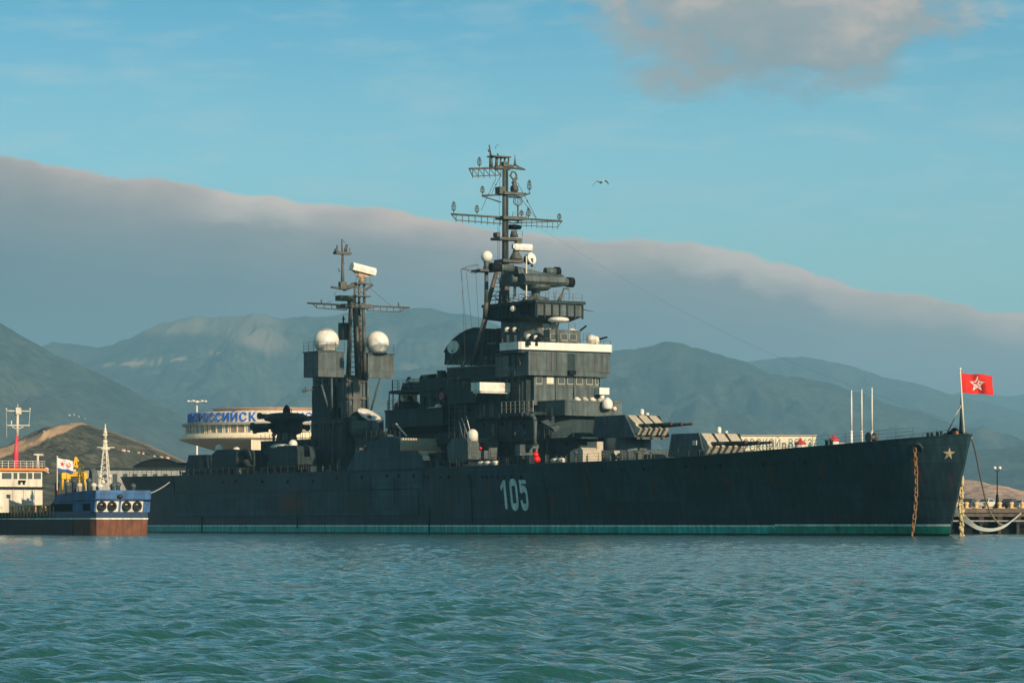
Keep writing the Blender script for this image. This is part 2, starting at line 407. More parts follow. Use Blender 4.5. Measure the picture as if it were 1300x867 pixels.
# raised midships block: side wall flush with the hull
def sidepoly(pts, l): return [(pl(p, y, l)[0], pl(p, y, l)[2]) for p, y in pts]
mbk = MB(); mbk.prof(sidepoly([(441, 599), (441, 593), (445, 588), (448, 579), (452, 574.5), (466, 573), (467.5, 561), (478, 558.5), (487, 553.5), (500, 555), (507.5, 556), (507.5, 572), (530, 572), (536, 579), (538.5, 591), (538, 599)], -10.97), -10.97, 10.97)
blk = mbk.build('midship_deckhouse', 'belt', ship)
t508 = TP(507.8, -10.9)
mb = MB(); l2 = LP(568, t508)
za, zb = ZP(572, t508, -10.9), ZP(556, t508, -10.9)
mb.box(t508 + .03, t508 + .35, -10.9, l2, za + .25, zb)
for k in range(19):
    y = -10.8 + (l2 + 10.8) * k / 18; mb.box(t508 + .36, t508 + .5, y - .05, y + .05, za + .3, zb)
fs_ = mb.build('ribbed_screen', 'canvas', blk)
mb = MB(); mb.box(t508 + .02, t508 + .6, -10.92, l2 + .1, za - .02, za + .24); mb.build('screen_ledge', mat('sunlit_edge_orange', (.62, .22, .12), .7), fs_)  # sunlit lower edge of the screen, its glow painted in as orange
# forward deck structures
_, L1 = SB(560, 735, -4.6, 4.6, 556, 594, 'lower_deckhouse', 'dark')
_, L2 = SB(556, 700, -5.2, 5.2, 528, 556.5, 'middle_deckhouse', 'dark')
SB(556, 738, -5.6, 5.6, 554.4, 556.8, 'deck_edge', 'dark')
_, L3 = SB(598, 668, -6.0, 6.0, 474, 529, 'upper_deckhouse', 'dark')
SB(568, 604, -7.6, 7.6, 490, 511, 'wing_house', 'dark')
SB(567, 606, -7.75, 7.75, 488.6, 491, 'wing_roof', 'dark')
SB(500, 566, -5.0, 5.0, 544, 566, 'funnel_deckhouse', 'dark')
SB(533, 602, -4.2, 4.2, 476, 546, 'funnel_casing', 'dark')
# funnel deck and funnel
f0, f1 = TP(557, -5.4), TP(631, -5.4)
mb = MB(); za, zb = ZP(478, f1, -5.4), ZP(462, f1, -5.4)
mb.plan([(f0, -2.5), (f0 + 2.2, -5.4), (f1, -5.4), (f1, 5.4), (f0 + 2.2, 5.4), (f0, 2.5)], za, zb)
fd = mb.build('funnel_deck', 'dark', ship)
mb = MB(); mb.box(f0 + 2.4, f1, -5.6, 5.6, zb - .25, zb - .02); mb.build('deck_edge', 'mast', fd)
mb = MB(); mb.prof(sidepoly([(564, 463), (565, 447), (569, 439), (576, 431), (584, 424.5), (593, 419.5), (603, 416.5), (613, 417), (614, 463)], -1.9), -1.9, 1.9)
fun = mb.build('funnel', 'dark', ship)
mb = MB(); pp = [(p, y) for p, y in ((564.5, 447), (569, 439), (576, 431), (584, 424.5), (593, 419.5), (603, 416.5), (613, 417))]
for s_ in (-1.98, 1.98): mb = MB(); mb.pipe([pl(p, y, -1.9)[:1] + (s_,) + pl(p, y, -1.9)[2:] for p, y in pp], .12, 6); mb.build('funnel_rim', 'mast', fun)
def dome(px, py, rp, l, name='radome', m='white', parent=ship, squash=1.0, ped=None, cap=0.0):
    t, _, z = pl(px, py, l); r = rp * (Y0 - t * SP + l * CP) / F
    mb = MB()
    if cap: mb.lathe((t, l, z - cap * r), [(r * .8, -.25 * r), (r * .95, 0), (r, .4 * r)] + [(r * math.cos(R(a)), cap * r + r * math.sin(R(a))) for a in range(0, 91, 15)], 20)
    else: mb.ball((t, l, z), r, (1, 1, squash), 24)
    o = mb.build(name, m, parent)
    if ped:
        mb = MB(); zz = ZP(ped, t, l); mb.lathe((t, l, zz), [(r * .75, 0), (r * .5, (z - zz) * .4), (r * .62, z - zz - r * .5)], 14); mb.build('pedestal', 'grey', o)
    return o
def dish(px, py, rp, l, d, rr=.3, name='dish_antenna', parent=ship, m='white', ped=None):
    t, _, z = pl(px, py, l); r = rp * (Y0 - t * SP + l * CP) / F
    mb = MB(); mb.lathe((t, l, z), [(r * math.cos(R(a)), -rr * r * math.sin(R(a))) for a in range(90, -1, -15)][::1] + [(r * .95, .06 * r), (r * .5, -.1 * r), (0, -.16 * r)], 22, 0, d)
    o = mb.build(name, m, parent)
    if ped:
        zz = ZP(ped, t, l); mb = MB(); mb.tube((t, l, zz), (t, l, z), r * .22, n=8); mb.build('pedestal', 'grey', o)
    return o
dish(575, 440.5, 8.6, -3.4, (.5, -1, .25), .35, ped=461)
dome(577.5, 441, 7, -3.0)
# inclined starboard tripod leg, small mast with a ball
tS = 114.0
tb = pt(617.5, 343, tS); lg = pt(617.5, 383, tS)
mb = MB(); mb.tube(tb, lg, .27, .3); mb.tube(lg, pt(616, 404, 113.2), .3, .38); mb.tube(pt(616, 404, 113.2), pt(602, 461, 109), .38, .42)
mb.build('signal_mast', 'mast', ship)
mb = MB(); a = pt(604, 344, tS); b = pt(625, 344, tS); mb.box(tS - 1.2, tS + 1.2, a[1], b[1], a[2] - .1, a[2] + .22)
sm = mb.build('signal_platform', 'mast', ship)
mb = MB(); mb.pipe([pt(604, 343, tS), pt(584.5, 342, tS)], .05); mb.pipe([pt(606, 337, tS), pt(588, 341.5, tS)], .04); mb.pipe([pt(584.5, 342, tS), pt(594, 338, tS), pt(603, 336, tS), pt(607, 336, tS), pt(607, 344, tS)], .04)
mb.pipe([pt(590, 341.8, tS), pt(600, 347, tS), pt(606, 346, tS)], .05)
mb.build('outrigger', 'mast', sm)
dome(618, 325.8, 7.4, tb[1], ped=343)
for k, (p1, y1, p2, y2) in enumerate(((585, 343, 592, 420), (592, 345, 599, 416), (604, 346, 608, 416), (586, 343, 590.5, 461))):
    mb = MB(); mb.tube(pt(p1, y1, tS), pt(p2, y2, tS - 2), .022, n=4); mb.build('halyard', 'wire', ship)
# ---- bridge
_, W4 = BX(629, 671, 774, 446, 476, None, None)
t0, t1, w, za, zb = W4
mb = MB(); mb.box(t0, t1, -w, w, za + .45, zb); mb.box(t0, t1 - .02, -w + .02, w * .72, za, za + .5); mb.box(t0, t1, w * .72, w, za - .05, za + .6)
bridge = mb.build('bridge_house', 'grey', ship)
mb = MB(); zz = zb - .8
for k in range(16):
    y = -w + .4 + (2 * w - .8) * k / 15; mb.tube((t1 + .02, y, za + .7), (t1 + .02, y, zb - .1), .035, n=4)
mb.build('stiffeners', 'grey', bridge)
c_ = pt(725, 459, t1)
mb = MB(); mb.box(t1 + .02, t1 + .08, c_[1] - .55, c_[1] + .6, za + .3, zb - .15); mb.build('stain_panel', 'dark', bridge)
mb = MB(); mb.box(t1 + .05, t1 + .5, c_[1] - .6, c_[1] + .5, za + .2, za + .75); mb.build('vent_box', 'black', bridge)
# white wing screen
t1, w = FR(659.7, 779.8); t0 = TP(640.7, -w + 1.0)
za, zb = ZP(446.5, t1, -w), ZP(433.5, t1, -w)
pl_ = [(t0 - 1, -w + 1.2), (t0 + .3, -w), (t1 - .3, -w), (t1, -w + .3), (t1, w - .5), (t1 - .5, w), (t0 + .3, w), (t0 - 1, w - 1.2)]
mb = MB(); mb.plan(pl_, za + .35, zb); wing = mb.build('bridge_wing_screen', 'white', ship)
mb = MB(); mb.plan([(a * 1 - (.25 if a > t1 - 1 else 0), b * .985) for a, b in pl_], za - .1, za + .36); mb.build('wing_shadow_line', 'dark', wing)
mb = MB(); mb.rail([(t1 - .3, -w + .4, zb), (t1 - .3, w - .4, zb), (t0, w - .4, zb)], .55, 1.6, wires=1); mb.build('railing', 'mast', wing); mb = MB(); mb.rail([(t0 - 1, -w + 1.3, zb), (t0 + .5, -w + .3, zb)], .6, 1); mb.build('railing', 'mast', wing)
WINGZ = zb; WT = t1
# windowed wheelhouse
_, Wh = BX(645, 678, 760, 473, 514, 'wheelhouse', 'grey'); wheel = _
t0, t1, w, za, zb = Wh
def window_front(t, pa, pb, ya, yb, parent, m='glass'):
    a = pt(pa, ya, t); b = pt(pb, yb, t); mb = MB()
    mb.box(t + .02, t + .09, a[1] - .1, b[1] + .08, b[2] - .14, a[2] + .04)
    o = mb.build('window', 'frame', parent)
    mb = MB(); mb.box(t + .06, t + .105, a[1], b[1], b[2], a[2]); mb.build('pane', m, o)
for k, (a, b) in enumerate(((680.5, 687.5), (694, 702), (708.6, 716), (720.6, 728), (731.7, 738.7), (744.6, 751.6), (756, 758.6))):
    window_front(t1, a, b, 479 + k * .15, 486.5 + k * .2, wheel, 'whited' if k == 1 else 'glass')
for a, b in ((659, 663), (667, 671)):
    p = pl(a, 477, -w); q = pl(b, 486, -w); mb = MB(); mb.box(p[0], q[0], -w - .06, -w + .01, q[2], p[2]); mb.build('window', 'black', wheel)
mb = MB(); d_ = pt(705, 480, t1); mb.tube((t1 + .1, d_[1], zb - .3), (t1 + .1, d_[1], za), .06); mb.tube((t1 + .12, pt(728, 480, t1)[1], zb - .3), (t1 + .12, pt(728, 480, t1)[1], za + 1), .08)
mb.build('drain_pipe', 'grey', wheel)
# lower bridge platform with its bulwark
tf, wf = FR(732, 762); ws = 4.6
tb0, tb1 = TP(676.5, -ws), TP(717, -ws)
za, zb = ZP(527.5, tf, -3), ZP(508.5, tf, -3)
c0 = LP(732, tf); cc = LP(763, tf)
pp = [(tb0, -ws), (tb1, -ws), (tf, c0), (tf, -c0), (tb1, ws), (tb0, ws)]
mb = MB(); mb.plan(pp, za, zb); lbp = mb.build('bridge_platform', 'grey', ship)
mb = MB(); mb.plan([(a + (.05 if a > tb1 - .1 else -.1), b * 1.015) for a, b in pp], zb - .12, zb + .06); mb.build('platform_rim', 'grey', lbp)
for i in range(9):
    y = c0 + .3 + i * .62; mb = MB(); mb.ball((tf - .4, y, zb + .12 + random.random() * .15), .42, (1, 1, .8), 10)
    mb.ball((tf - .35, y + .25, zb + .15), .3, (1, 1.2, .7), 8)
    if i % 2 == 0: mb.build('canvas_cover', 'canvas' if i % 4 else 'whited', lbp)
SB(668, 693, -4.2, 4.2, 527, 556, 'platform_support', 'dark')
mb = MB(); a = pl(636, 533, -7); b = pl(676, 527, -7); mb.plan([(a[0], -7), (b[0], -7), (b[0], -3), (a[0], -3)], a[2] + .5, a[2] + .9)
bal = mb.build('side_balcony', 'dark', ship)
mb = MB(); mb.rail([(a[0], -6.9, a[2] + .9), (b[0], -6.9, a[2] + .9)], 1.5, 1.1, .06, .04); mb.build('railing', 'frame', bal)
# white screen lit on the starboard bridge side
WL = -10.9; tw = TP(609, WL); l2 = LP(651, tw); za, zb = ZP(496, tw, WL), ZP(485, tw, WL)
mb = MB(); mb.box(tw - 2.2, tw, WL, l2, za, zb); mb.box(tw - 1.5, tw - .5, l2, -5.5, za - .3, za + .3); mb.prof([(tw - 2, za - .28), (tw - .15, za - .28), (tw - .02, za - .02), (tw - 2, za - .02)], WL + .2, l2 - .5)
scn = mb.build('white_wing_screen', 'white', ship)
mb = MB(); p1 = pt(634, 491, tw); mb.box(tw + .01, tw + .05, p1[1], l2 - .1, p1[2], zb - .15); mb.build('screen_shade_patch', 'whited', scn)  # greyer patch painted in for the bridge wing's shadow on the screen
# gooseneck vent pipe and its box
l_ = -7.6; tg = TP(679, l_)
mb = MB(); mb.pipe([pl(679.5, 566, l_), pl(679.5, 534, l_), pl(677.5, 529, l_), pl(673, 526.5, l_), pl(666, 526, l_)], .27, 10)
mb.lathe(pl(665.5, 526, l_), [(.36, -.1), (.4, .3)], 10, 0, (-1, 0, 0)); mb.build('gooseneck_vent', 'grey', ship)
tq = TP(660, -8.8); a = pt(660, 564, tq); b = pt(686.5, 578.5, tq)
mb = MB(); mb.box(tq - 1.2, tq, a[1], b[1], b[2], a[2]); lk = mb.build('deck_locker', 'grey', ship)
for pa, pb in ((668, 672), (676, 680.5), (683, 685)):
    p = pt(pa, 569, tq); q = pt(pb, 574.5, tq); mb = MB(); mb.box(tq + .005, tq + .05, p[1], q[1], q[2], p[2]); mb.build('locker_hatch', 'black', lk)
mb = MB(); mb.ball(pt(667, 551, tq - .5), .34); mb.tube(pt(667, 553, tq - .5), pt(667, 564, tq - .5), .12); mb.build('searchlight', 'grey', ship)
# boat-like canvas bundle under the bridge platform
p = pl(688, 535, -7.2); q = pl(704, 544, -7.2)
mb = MB(); mb.add([(p[0], -7.4, p[2]), (p[0] + .4, -6.6, p[2] + .3), (q[0], -7.4, q[2]), (q[0] + .2, -6.4, q[2] + .2), (p[0] + .3, -7.0, p[2] - .8), (q[0] - .2, -7.0, q[2] - .5)],
               [(0, 2, 3, 1), (0, 4, 5, 2), (1, 3, 5, 4), (0, 1, 4), (2, 5, 3)]); mb.build('sloping_chute', 'grey', ship)
# ---- conning tower, gallery, director
BX(690, 697.5, 737, 418, 434, 'chart_house', 'grey')
mb = MB(); t1, w = FR(672, 713); t0 = TP(636, -w)
za, zb = ZP(434, t1, -w), ZP(402, t1, -w)
mb.plan([(t0, -w), (t1 - 1.4, -w), (t1, -w * .45), (t1, w * .45), (t1 - 1.4, w), (t0, w)], za, zb)
con = mb.build('conning_tower', 'grey', ship)
for pa, pb, y1, y2 in ((689, 697, 411, 418), (699, 707, 411.5, 418.5)): window_front(t1, pa, pb, y1, y2, con)
for pa, pb in ((699, 707), (712, 720), (723, 731)): window_front(FR(697.5, 737)[0], pa, pb, 424, 431.5, con)
mb = MB(); mb.box(t0 - 2.2, t0, -w - .9, -w + 1, ZP(437, t0, -w), ZP(434.5, t0, -w)); mb.rail([(t0 - 2.1, -w - .8, ZP(434, t0, -w)), (t0, -w - .8, ZP(434, t0, -w))], 1.6, 1); mb.build('ladder_platform', 'mast', con)
t1, w = FR(681, 739); t0 = TP(615, -w)
za, zb = ZP(404, t1, -w), ZP(383.5, t1, -w)
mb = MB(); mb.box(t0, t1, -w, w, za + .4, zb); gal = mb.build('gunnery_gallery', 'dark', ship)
mb = MB(); tm = t0 + (t1 - t0) * .42
mb.plan([(tm, -2.6), (t1 - 1.4, -2.6), (t1 - 1.4, 2.6), (tm, 2.6)], za - .25, za + .4, [(t0 + .4, -w), (t1, -w), (t1, w), (t0 + .4, w)]); mb.build('gallery_flare', 'dark', gal)
mb = MB()
for k in range(7): y = -w + 2 * w * k / 6; mb.box(t1, t1 + .22, y - .09, y + .09, za + .1, zb - .15)
for k in range(14):
    x = t0 + (t1 - t0) * k / 13
    for s_ in (-1, 1): mb.box(x - .07, x + .07, s_ * w - .2 * (s_ < 0), s_ * w + .2 * (s_ > 0), za + .3, zb - .15)
mb.build('gallery_ribs', 'dark', gal)
mb = MB(); mb.box(t0 - .2, t1 + .35, -w - .35, w + .35, zb - .1, zb + .3); mb.build('gallery_coping', 'dark', gal)
for k in range(6):
    y = -w + 2 * w * (k + .5) / 6; mb = MB(); mb.box(t1 + .01, t1 + .04, y - w / 6 + .12, y + w / 6 - .12, za + .45, zb - .2); mb.build('gallery_panel', 'grey', gal)
mb = MB(); mb.rail([(t0, -w, zb + .3), (t1, -w, zb + .3), (t1, w, zb + .3)], 1.0, 1.5, wires=2)
for k in range(14): mb.tube((t0 + 1 + k * .8, -w + random.random() * 5, zb + .3), (t0 + 1 + k * .8, -w + random.random() * 2, zb + .8 + random.random()), .06, n=5)
mb.build('railing', 'mast', gal)
mb = MB(); p = pl(651.5, 392, -w - .4); mb.ball(p, .36); mb.lathe(p, [(.36, 0), (.4, .2), (.28, .22)], 14, 0, (.8, -.6, 0)); mb.build('searchlight', 'whited', gal)
mb = MB(); p = pl(665, 391.5, -w - .4); mb.box(p[0] - .9, p[0] + .9, -w - .35, -w + .1, p[2] - .8, p[2] + .8); mb.build('window', 'black', gal)
mb = MB(); mb.tube(pt(739, 393, t1), pt(754, 395.5, t1 + 2), .06, .03); mb.build('whip_aerial', 'mast', gal)
GZ = zb + .3
tD = TP(680, 0)
mb = MB(); cz = lambda y: ZP(y, tD, 0)
mb.lathe((tD, 0, GZ), [(2.1, 0), (1.7, cz(378) - GZ), (.6, cz(376.5) - GZ), (.6, cz(370) - GZ), (1.7, cz(368.5) - GZ), (2.2, cz(365) - GZ), (2.2, cz(362.5) - GZ)], 22)
drt = mb.build('director_pedestal', 'grey', ship)
la, lb = LP(655, tD), LP(706, tD)
ya_, yb_ = cz(363.5), cz(348.5)
rr = (yb_ - ya_) / 2
mb = MB(); pf = [(tD - 2.4, ya_), (tD + 1.9, ya_), (tD + 2.5, ya_ + rr * .6), (tD + 2.3, ya_ + rr * 1.5), (tD + 1.6, yb_), (tD - 2.4, yb_)]
mb.prof(pf, la, lb); drc = mb.build('gun_director', 'grey', ship)
mb = MB(); zc = cz(339.5); mb.prof([(tD - 2.3, yb_ - .1), (tD + 1.5, yb_ - .1), (tD + 1.2, zc - .2), (tD + .7, zc), (tD - 2.2, zc)], LP(651, tD), LP(693, tD), [(tD - 2, yb_ - .1), (tD + 1.3, yb_ - .1), (tD + .9, zc - 1.1), (tD + .7, zc - .9), (tD - 2, zc - .9)])
mb.build('director_hood', 'grey', drc)
mb = MB(); zr = cz(342)
mb.tube((tD, LP(624, tD), zr), (tD, LP(651, tD), zr), .45, .55, 14); mb.tube((tD, LP(692, tD), zr - .2), (tD, LP(708, tD), zr - .2), .5, .55, 14); mb.build('rangefinder', 'grey', drc)
mb = MB(); mb.tube((tD, LP(623, tD), zr), (tD, LP(635, tD), zr), .62, .6, 14); mb.tube((tD, LP(704.5, tD), zr - .2), (tD, LP(709.5, tD), zr - .2), .68, .68, 14); mb.build('rangefinder_cap', 'black', drc)
mb = MB(); zr2 = cz(356.5)
mb.tube((tD, LP(648, tD), zr2 + .1), (tD, LP(657, tD), zr2 + .1), .55, .6, 14); mb.tube((tD, LP(706, tD), zr2), (tD, LP(724, tD), zr2), .62, .55, 14); mb.build('rangefinder', 'grey', drc)
mb = MB(); mb.tube((tD, LP(720, tD), zr2), (tD, LP(727, tD), zr2), .7, .7, 14); mb.build('rangefinder_cap', 'black', drc)
mb = MB()
for k in range(9): x = la + .6 + k * .62; mb.box(tD - .6 + (k % 3) * .5, tD + .1 + (k % 3) * .5, x, x + .35, zc - .9 - .05 * k, zc - .25 - .1 * k)
mb.build('director_fittings', 'mast', drc)
dish(675.5, 328, 7.6, -.2, (.9, .25, .2), .8, ped=339); dome(671, 329.5, 6.5, .4, m='black')
mb = MB(); mb.tube(pl(668.3, 380, -2.6), pl(668.3, 325, -2.6), .09, n=6); mb.build('pole', 'whited', ship)
mb = MB(); mb.tube(pl(653.5, 380, -2.2), pl(653.5, 358, -2.2), .2, n=8); mb.build('pole', 'whited', ship)
mb = MB(); mb.pipe([pt(712, 382, 121), pt(714, 372, 121), pt(716, 366, 121), pt(722, 367, 121)], .12); mb.tube(pt(709, 382, 121), pt(713, 374, 121), .25, .12); mb.tube(pt(722.5, 367, 121), pt(722.5, 381, 121), .04); mb.build('davit', 'mast', ship)
for px in (697, 705, 703): 
    mb = MB(); mb.tube(pt(px, 382, 122), pt(px + random.uniform(-2, 2), 369, 122), .03, n=4); mb.build('whip_aerial', 'mast', ship)
# equipment on the wing screen
for px, py, r, d in ((644, 419, 4.6, -5.2), (653.5, 419, 4.4, -4.2), (671, 428, 5, -6.5), (680, 429, 4.3, -5)):
    o = dome(px, py, r * .85, d, 'covered_searchlight', 'whited')
    q = pl(px + 3.2, py + .4, d); mb = MB(); mb.ball((q[0] + .15, q[1], q[2]), .3, (1, 1, 1.2), 12); mb.build('lens', 'black', o)
    mb = MB(); q = pl(px, py, d); mb.tube((q[0], q[1], WINGZ - .5), q, .34, .28, 10); mb.build('pedestal', 'dark', o)
p = pt(709, 406.5, 127.2)
mb = MB(); mb.lathe(p, [(0.02, -.35), (.9, -.3), (1.42, -.08), (1.45, .1), (1.2, .3), (.6, .42), (0, .45)], 26); sat = mb.build('disc_antenna', 'white', ship)
mb = MB(); mb.tube((p[0], p[1], p[2] - .3), (p[0] - .4, p[1], WINGZ - 1), .1); mb.build('pedestal', 'mast', sat)
def small_gun(px, py, t, ex, ey):
    c = pt(px, py, t); mb = MB(); mb.ball((c[0], c[1] - .3, c[2]), .78, (1, .9, .85), 14); mb.ball((c[0], c[1] + .45, c[2] - .1), .55, (1, .9, 1.1), 12)
    o = mb.build('covered_gun', 'whited', ship)
    mb = MB(); mb.tube((c[0], c[1] + .5, c[2] - .05), pt(ex, ey, t + 1.2), .16, .13, 8); mb.build('gun_barrel', 'black', o)
    mb = MB(); mb.tube((c[0], c[1], c[2] - .5), (c[0], c[1], WINGZ - .4), .45, .5, 10); mb.build('pedestal', 'mast', o)
small_gun(728, 423, 125, 744.5, 413.5); small_gun(753, 431, 126, 771, 428)
mb = MB(); mb.rail([pt(741, 434, 126), pt(749, 434, 126)], 1.2, .6); mb.build('railing', 'mast', ship); mb = MB(); mb.rail([pt(722, 420, 124), pt(730, 420, 124)], 1.0, .8); mb.build('railing', 'mast', ship)
# white box radar and capsule in front of the wheelhouse
p0 = pt(760, 492, 128); p1 = pt(772.5, 501, 128)
mb = MB(); mb.box(127, 128.2, p0[1], p1[1], p1[2], p0[2]); mb.tube((127.6, (p0[1] + p1[1]) / 2, p1[2] - .7), (127.6, (p0[1] + p1[1]) / 2, p1[2]), .35); mb.build('box_radar', 'white', ship)
tt = 133
dome(771, 512.5, 7, LP(771, tt), cap=.75); dome(780, 519, 3.2, LP(780, tt), m='whited')
# ---------------------------------------------------------------- foremast
tM = TP(641.5, 0)
def P(px, py): return pt(px, py, tM)
mb = MB(); z0 = ZP(400, tM, 0); mb.tube((tM, 0, ZP(330, tM, 0)), (tM, 0, ZP(213, tM, 0)), .47, .42, 12); mb.tube((tM, 0, z0), (tM, 0, ZP(330, tM, 0)), .62, .55, 12)
fore = mb.build('foremast', 'mast', ship)
mb = MB(); mb.tube(P(632, 339), P(619, 386), .3, .34, 10)
mb.tube((tM - 2.6, .6, z0), (tM - .2, .1, ZP(318, tM, 0)), .3, .26, 10)
for k in range(7): mb.tube(P(629 - k * 1.6, 348 + k * 5.5), P(639, 348 + k * 5.5), .06, n=5)
mb.pipe([P(630, 350), P(638, 366), P(624, 378)], .05, 5); mb.tube(P(634.5, 342), P(634.5, 380), .06, n=5)
mb.build('mast_leg', 'mast', fore)
def platform(pa, pb, py, th, d=1.2):
    a, b = P(pa, py), P(pb, py); mb = MB()
    mb.plan([(tM - d, a[1]), (tM + d, a[1]), (tM + d * .6, b[1]), (tM - d * .6, b[1])], a[2] - th, a[2])
    return mb.build('mast_platform', 'mast', fore), a, b
pf_, a, b = platform(628.5, 659.5, 301.5, .35)
mb = MB(); mb.box(tM - .5, tM + .5, P(628.5, 301)[1], P(632.5, 301)[1], P(630, 301)[2], P(630, 295.5)[2]); mb.tube(P(652.5, 301), P(652.5, 293), .6, .4, 10); mb.rail([(tM + 1, a[1], a[2]), (tM + .7, b[1], b[2])], .8, 1.2, wires=2); mb.build('platform_equipment', 'mast', pf_)
mb = MB(); mb.prof([(tM - .8, P(648, 291)[2]), (tM + .5, P(648, 291)[2]), (tM + .9, P(648, 288)[2]), (tM, P(648, 285)[2]), (tM - .8, P(648, 286)[2])], P(647.5, 288)[1], P(658.5, 288)[1]); mb.build('radar_scanner', 'black', pf_)
pf_, a, b = platform(633, 662, 329.5, .4)
mb = MB(); mb.lathe(P(655, 329.5), [(1.0, 0), (.75, .5), (.45, 1.0), (.45, 1.4)], 14); mb.build('pedestal', 'mast', pf_)
mb = MB(); a = P(648, 318.5); b = P(672.5, 318.5); zz = (P(648, 309.5)[2] - a[2])
mb.prof([(tM + .2, a[2]), (tM + .8, a[2] + .1), (tM + .95, a[2] + zz * .5), (tM + .8, a[2] + zz), (tM + .3, a[2] + zz)], a[1] + .25, b[1] - .1)
mb.prof([(tM + .3, a[2] + .25), (tM + .75, a[2] + .3), (tM + .75, a[2] + zz - .1), (tM + .3, a[2] + zz - .1)], a[1], a[1] + .26)
mb.build('radar_antenna', 'white', pf_)
mb = MB(); p = P(657, 309); mb.box(tM + .3, tM + .9, p[1] - .7, p[1] + .2, p[2] - .1, p[2] + .25); mb.build('radar_feed', 'mast', pf_)
# yards: upper and lower chord with hangers
def yard(pa, ya, pb, yb, la_, ly_, lb_, lyb, name='yard', n=12, r=.14, zig=False):
    mb = MB(); A, B = Vector(P(pa, ya)), Vector(P(pb, yb)); C, D = Vector(P(la_, ly_)), Vector(P(lb_, lyb))
    mb.tube(A, B, r, n=8); mb.tube(C, D, r * .55, n=6); mb.tube(A, C, r * .55, n=6); mb.tube(B, D, r * .55, n=6)
    for k in range(n + 1):
        q = C.lerp(D, k / n); f_ = (q.y - A.y) / (B.y - A.y); u = A.lerp(B, f_); mb.tube(q, u, r * .4, n=5)
        if zig and k < n: q2 = C.lerp(D, (k + 1) / n); mb.tube(u, q2, r * .4, n=5)
        mb.tube(q, q - Vector((0, 0, .3)), r * .4, n=5)
    return mb.build(name, 'mast', fore)
yd = yard(573, 272, 713.5, 281, 579, 279.5, 635, 284, n=7)
yard(636, 276.2, 713.4, 280.9, 655, 286, 708, 288.5, n=8, r=.1)
mb = MB(); mb.plan([(tM - 1.1, P(634, 276)[1]), (tM + 1.1, P(634, 276)[1]), (tM + 1.1, P(664, 276)[1]), (tM - 1.1, P(664, 276)[1])], P(640, 279)[2], P(640, 275)[2]); mb.rail([(tM + 1, P(646, 275)[1], P(640, 275)[2]), (tM + 1, P(663, 275)[1], P(640, 275)[2])], .6, .8, wires=2); mb.build('mast_platform', 'mast', fore)
yard(595.5, 214.5, 628, 213.5, 600, 224, 636, 222.5, n=5, zig=True)
mb = MB(); mb.tube(P(628, 213.5), P(650, 212), .3, .3, 8); mb.tube(P(645, 212.5), P(666.5, 215.5), .2, .12, 8); mb.pipe([P(646, 216), P(650, 213), P(654, 209), P(658, 212), P(666, 215.5)], .13, 6); mb.build('yard', 'mast', fore)
mb = MB(); mb.tube(P(612, 248.5), P(668, 246), .12); mb.tube(P(612, 249), P(636, 257), .1); mb.tube(P(659, 251), P(673, 245.5), .1); mb.tube(P(640, 250), P(659, 251), .1); mb.build('yard', 'mast', fore)
mb = MB(); mb.plan([(tM - .9, P(636, 246)[1]), (tM + .9, P(636, 246)[1]), (tM + .9, P(659, 246)[1]), (tM - .9, P(659, 246)[1])], P(640, 247.5)[2], P(640, 244)[2])
mb.box(tM - .6, tM + .6, P(631.5, 246)[1], P(638, 246)[1], P(632, 246.5)[2], P(632, 237.5)[2]); mb.build('mast_platform', 'mast', fore)
mb = MB(); mb.tube(P(653, 243), P(653.5, 226), .55, .12, 8); mb.tube(P(650, 240), P(656, 240), .5, n=8); mb.tube(P(650.5, 233), P(656, 226), .2); mb.pipe([P(648, 224), P(650, 218), P(654, 219), P(656, 224), P(652, 229), P(647, 222)], .12); mb.build('sensor_cluster', 'mast', fore)
# birdcage aerials standing on the yards
def cage(px, py, h, w):
    b = Vector(P(px, py)); mb = MB(); mb.tube(b, b + Vector((0, 0, h)), .05, n=5)
    for k, f_ in enumerate((.35, .6, .85)):
        ww = w * (1 if k < 2 else .7); z = b + Vector((0, 0, h * f_))
        mb.tube(z - Vector((0, ww, 0)), z + Vector((0, ww, 0)), .035, n=4); mb.tube(z - Vector((ww, 0, 0)), z + Vector((ww, 0, 0)), .035, n=4)
    for s_ in (-1, 1): mb.pipe([b + Vector((0, 0, h * .2)), b + Vector((0, s_ * w, h * .35)), b + Vector((0, s_ * w, h * .65)), b + Vector((0, s_ * w * .5, h * .95))], .035, 4); mb.pipe([b + Vector((0, 0, h * .2)), b + Vector((s_ * w, 0, h * .35)), b + Vector((s_ * w, 0, h * .65)), b + Vector((0, 0, h))], .035, 4)
    mb.build('cage_aerial', 'mast', fore)
for px, py, h in ((576, 272, 1.8), (605.5, 273, 1.4), (671, 278.5, 1.6), (710, 281, 1.1), (608.5, 214, 1.6), (672, 245.5, 1.9), (612.5, 248, 1.3), (662, 276, 1.0)): cage(px, py, h, .32)
mb = MB(); mb.tube(P(657.5, 283), P(657.5, 261), .12, n=6)
c = Vector(P(657.5, 255.5)); r = .66
for k in range(6):
    g = math.pi * k / 6; mb.pipe([c + Vector((math.cos(g) * r * math.cos(a), math.sin(g) * r * math.cos(a), r * math.sin(a))) for a in [2 * math.pi * i / 14 for i in range(15)]], .028, 4)
mb.build('loop_aerial', 'mast', fore)
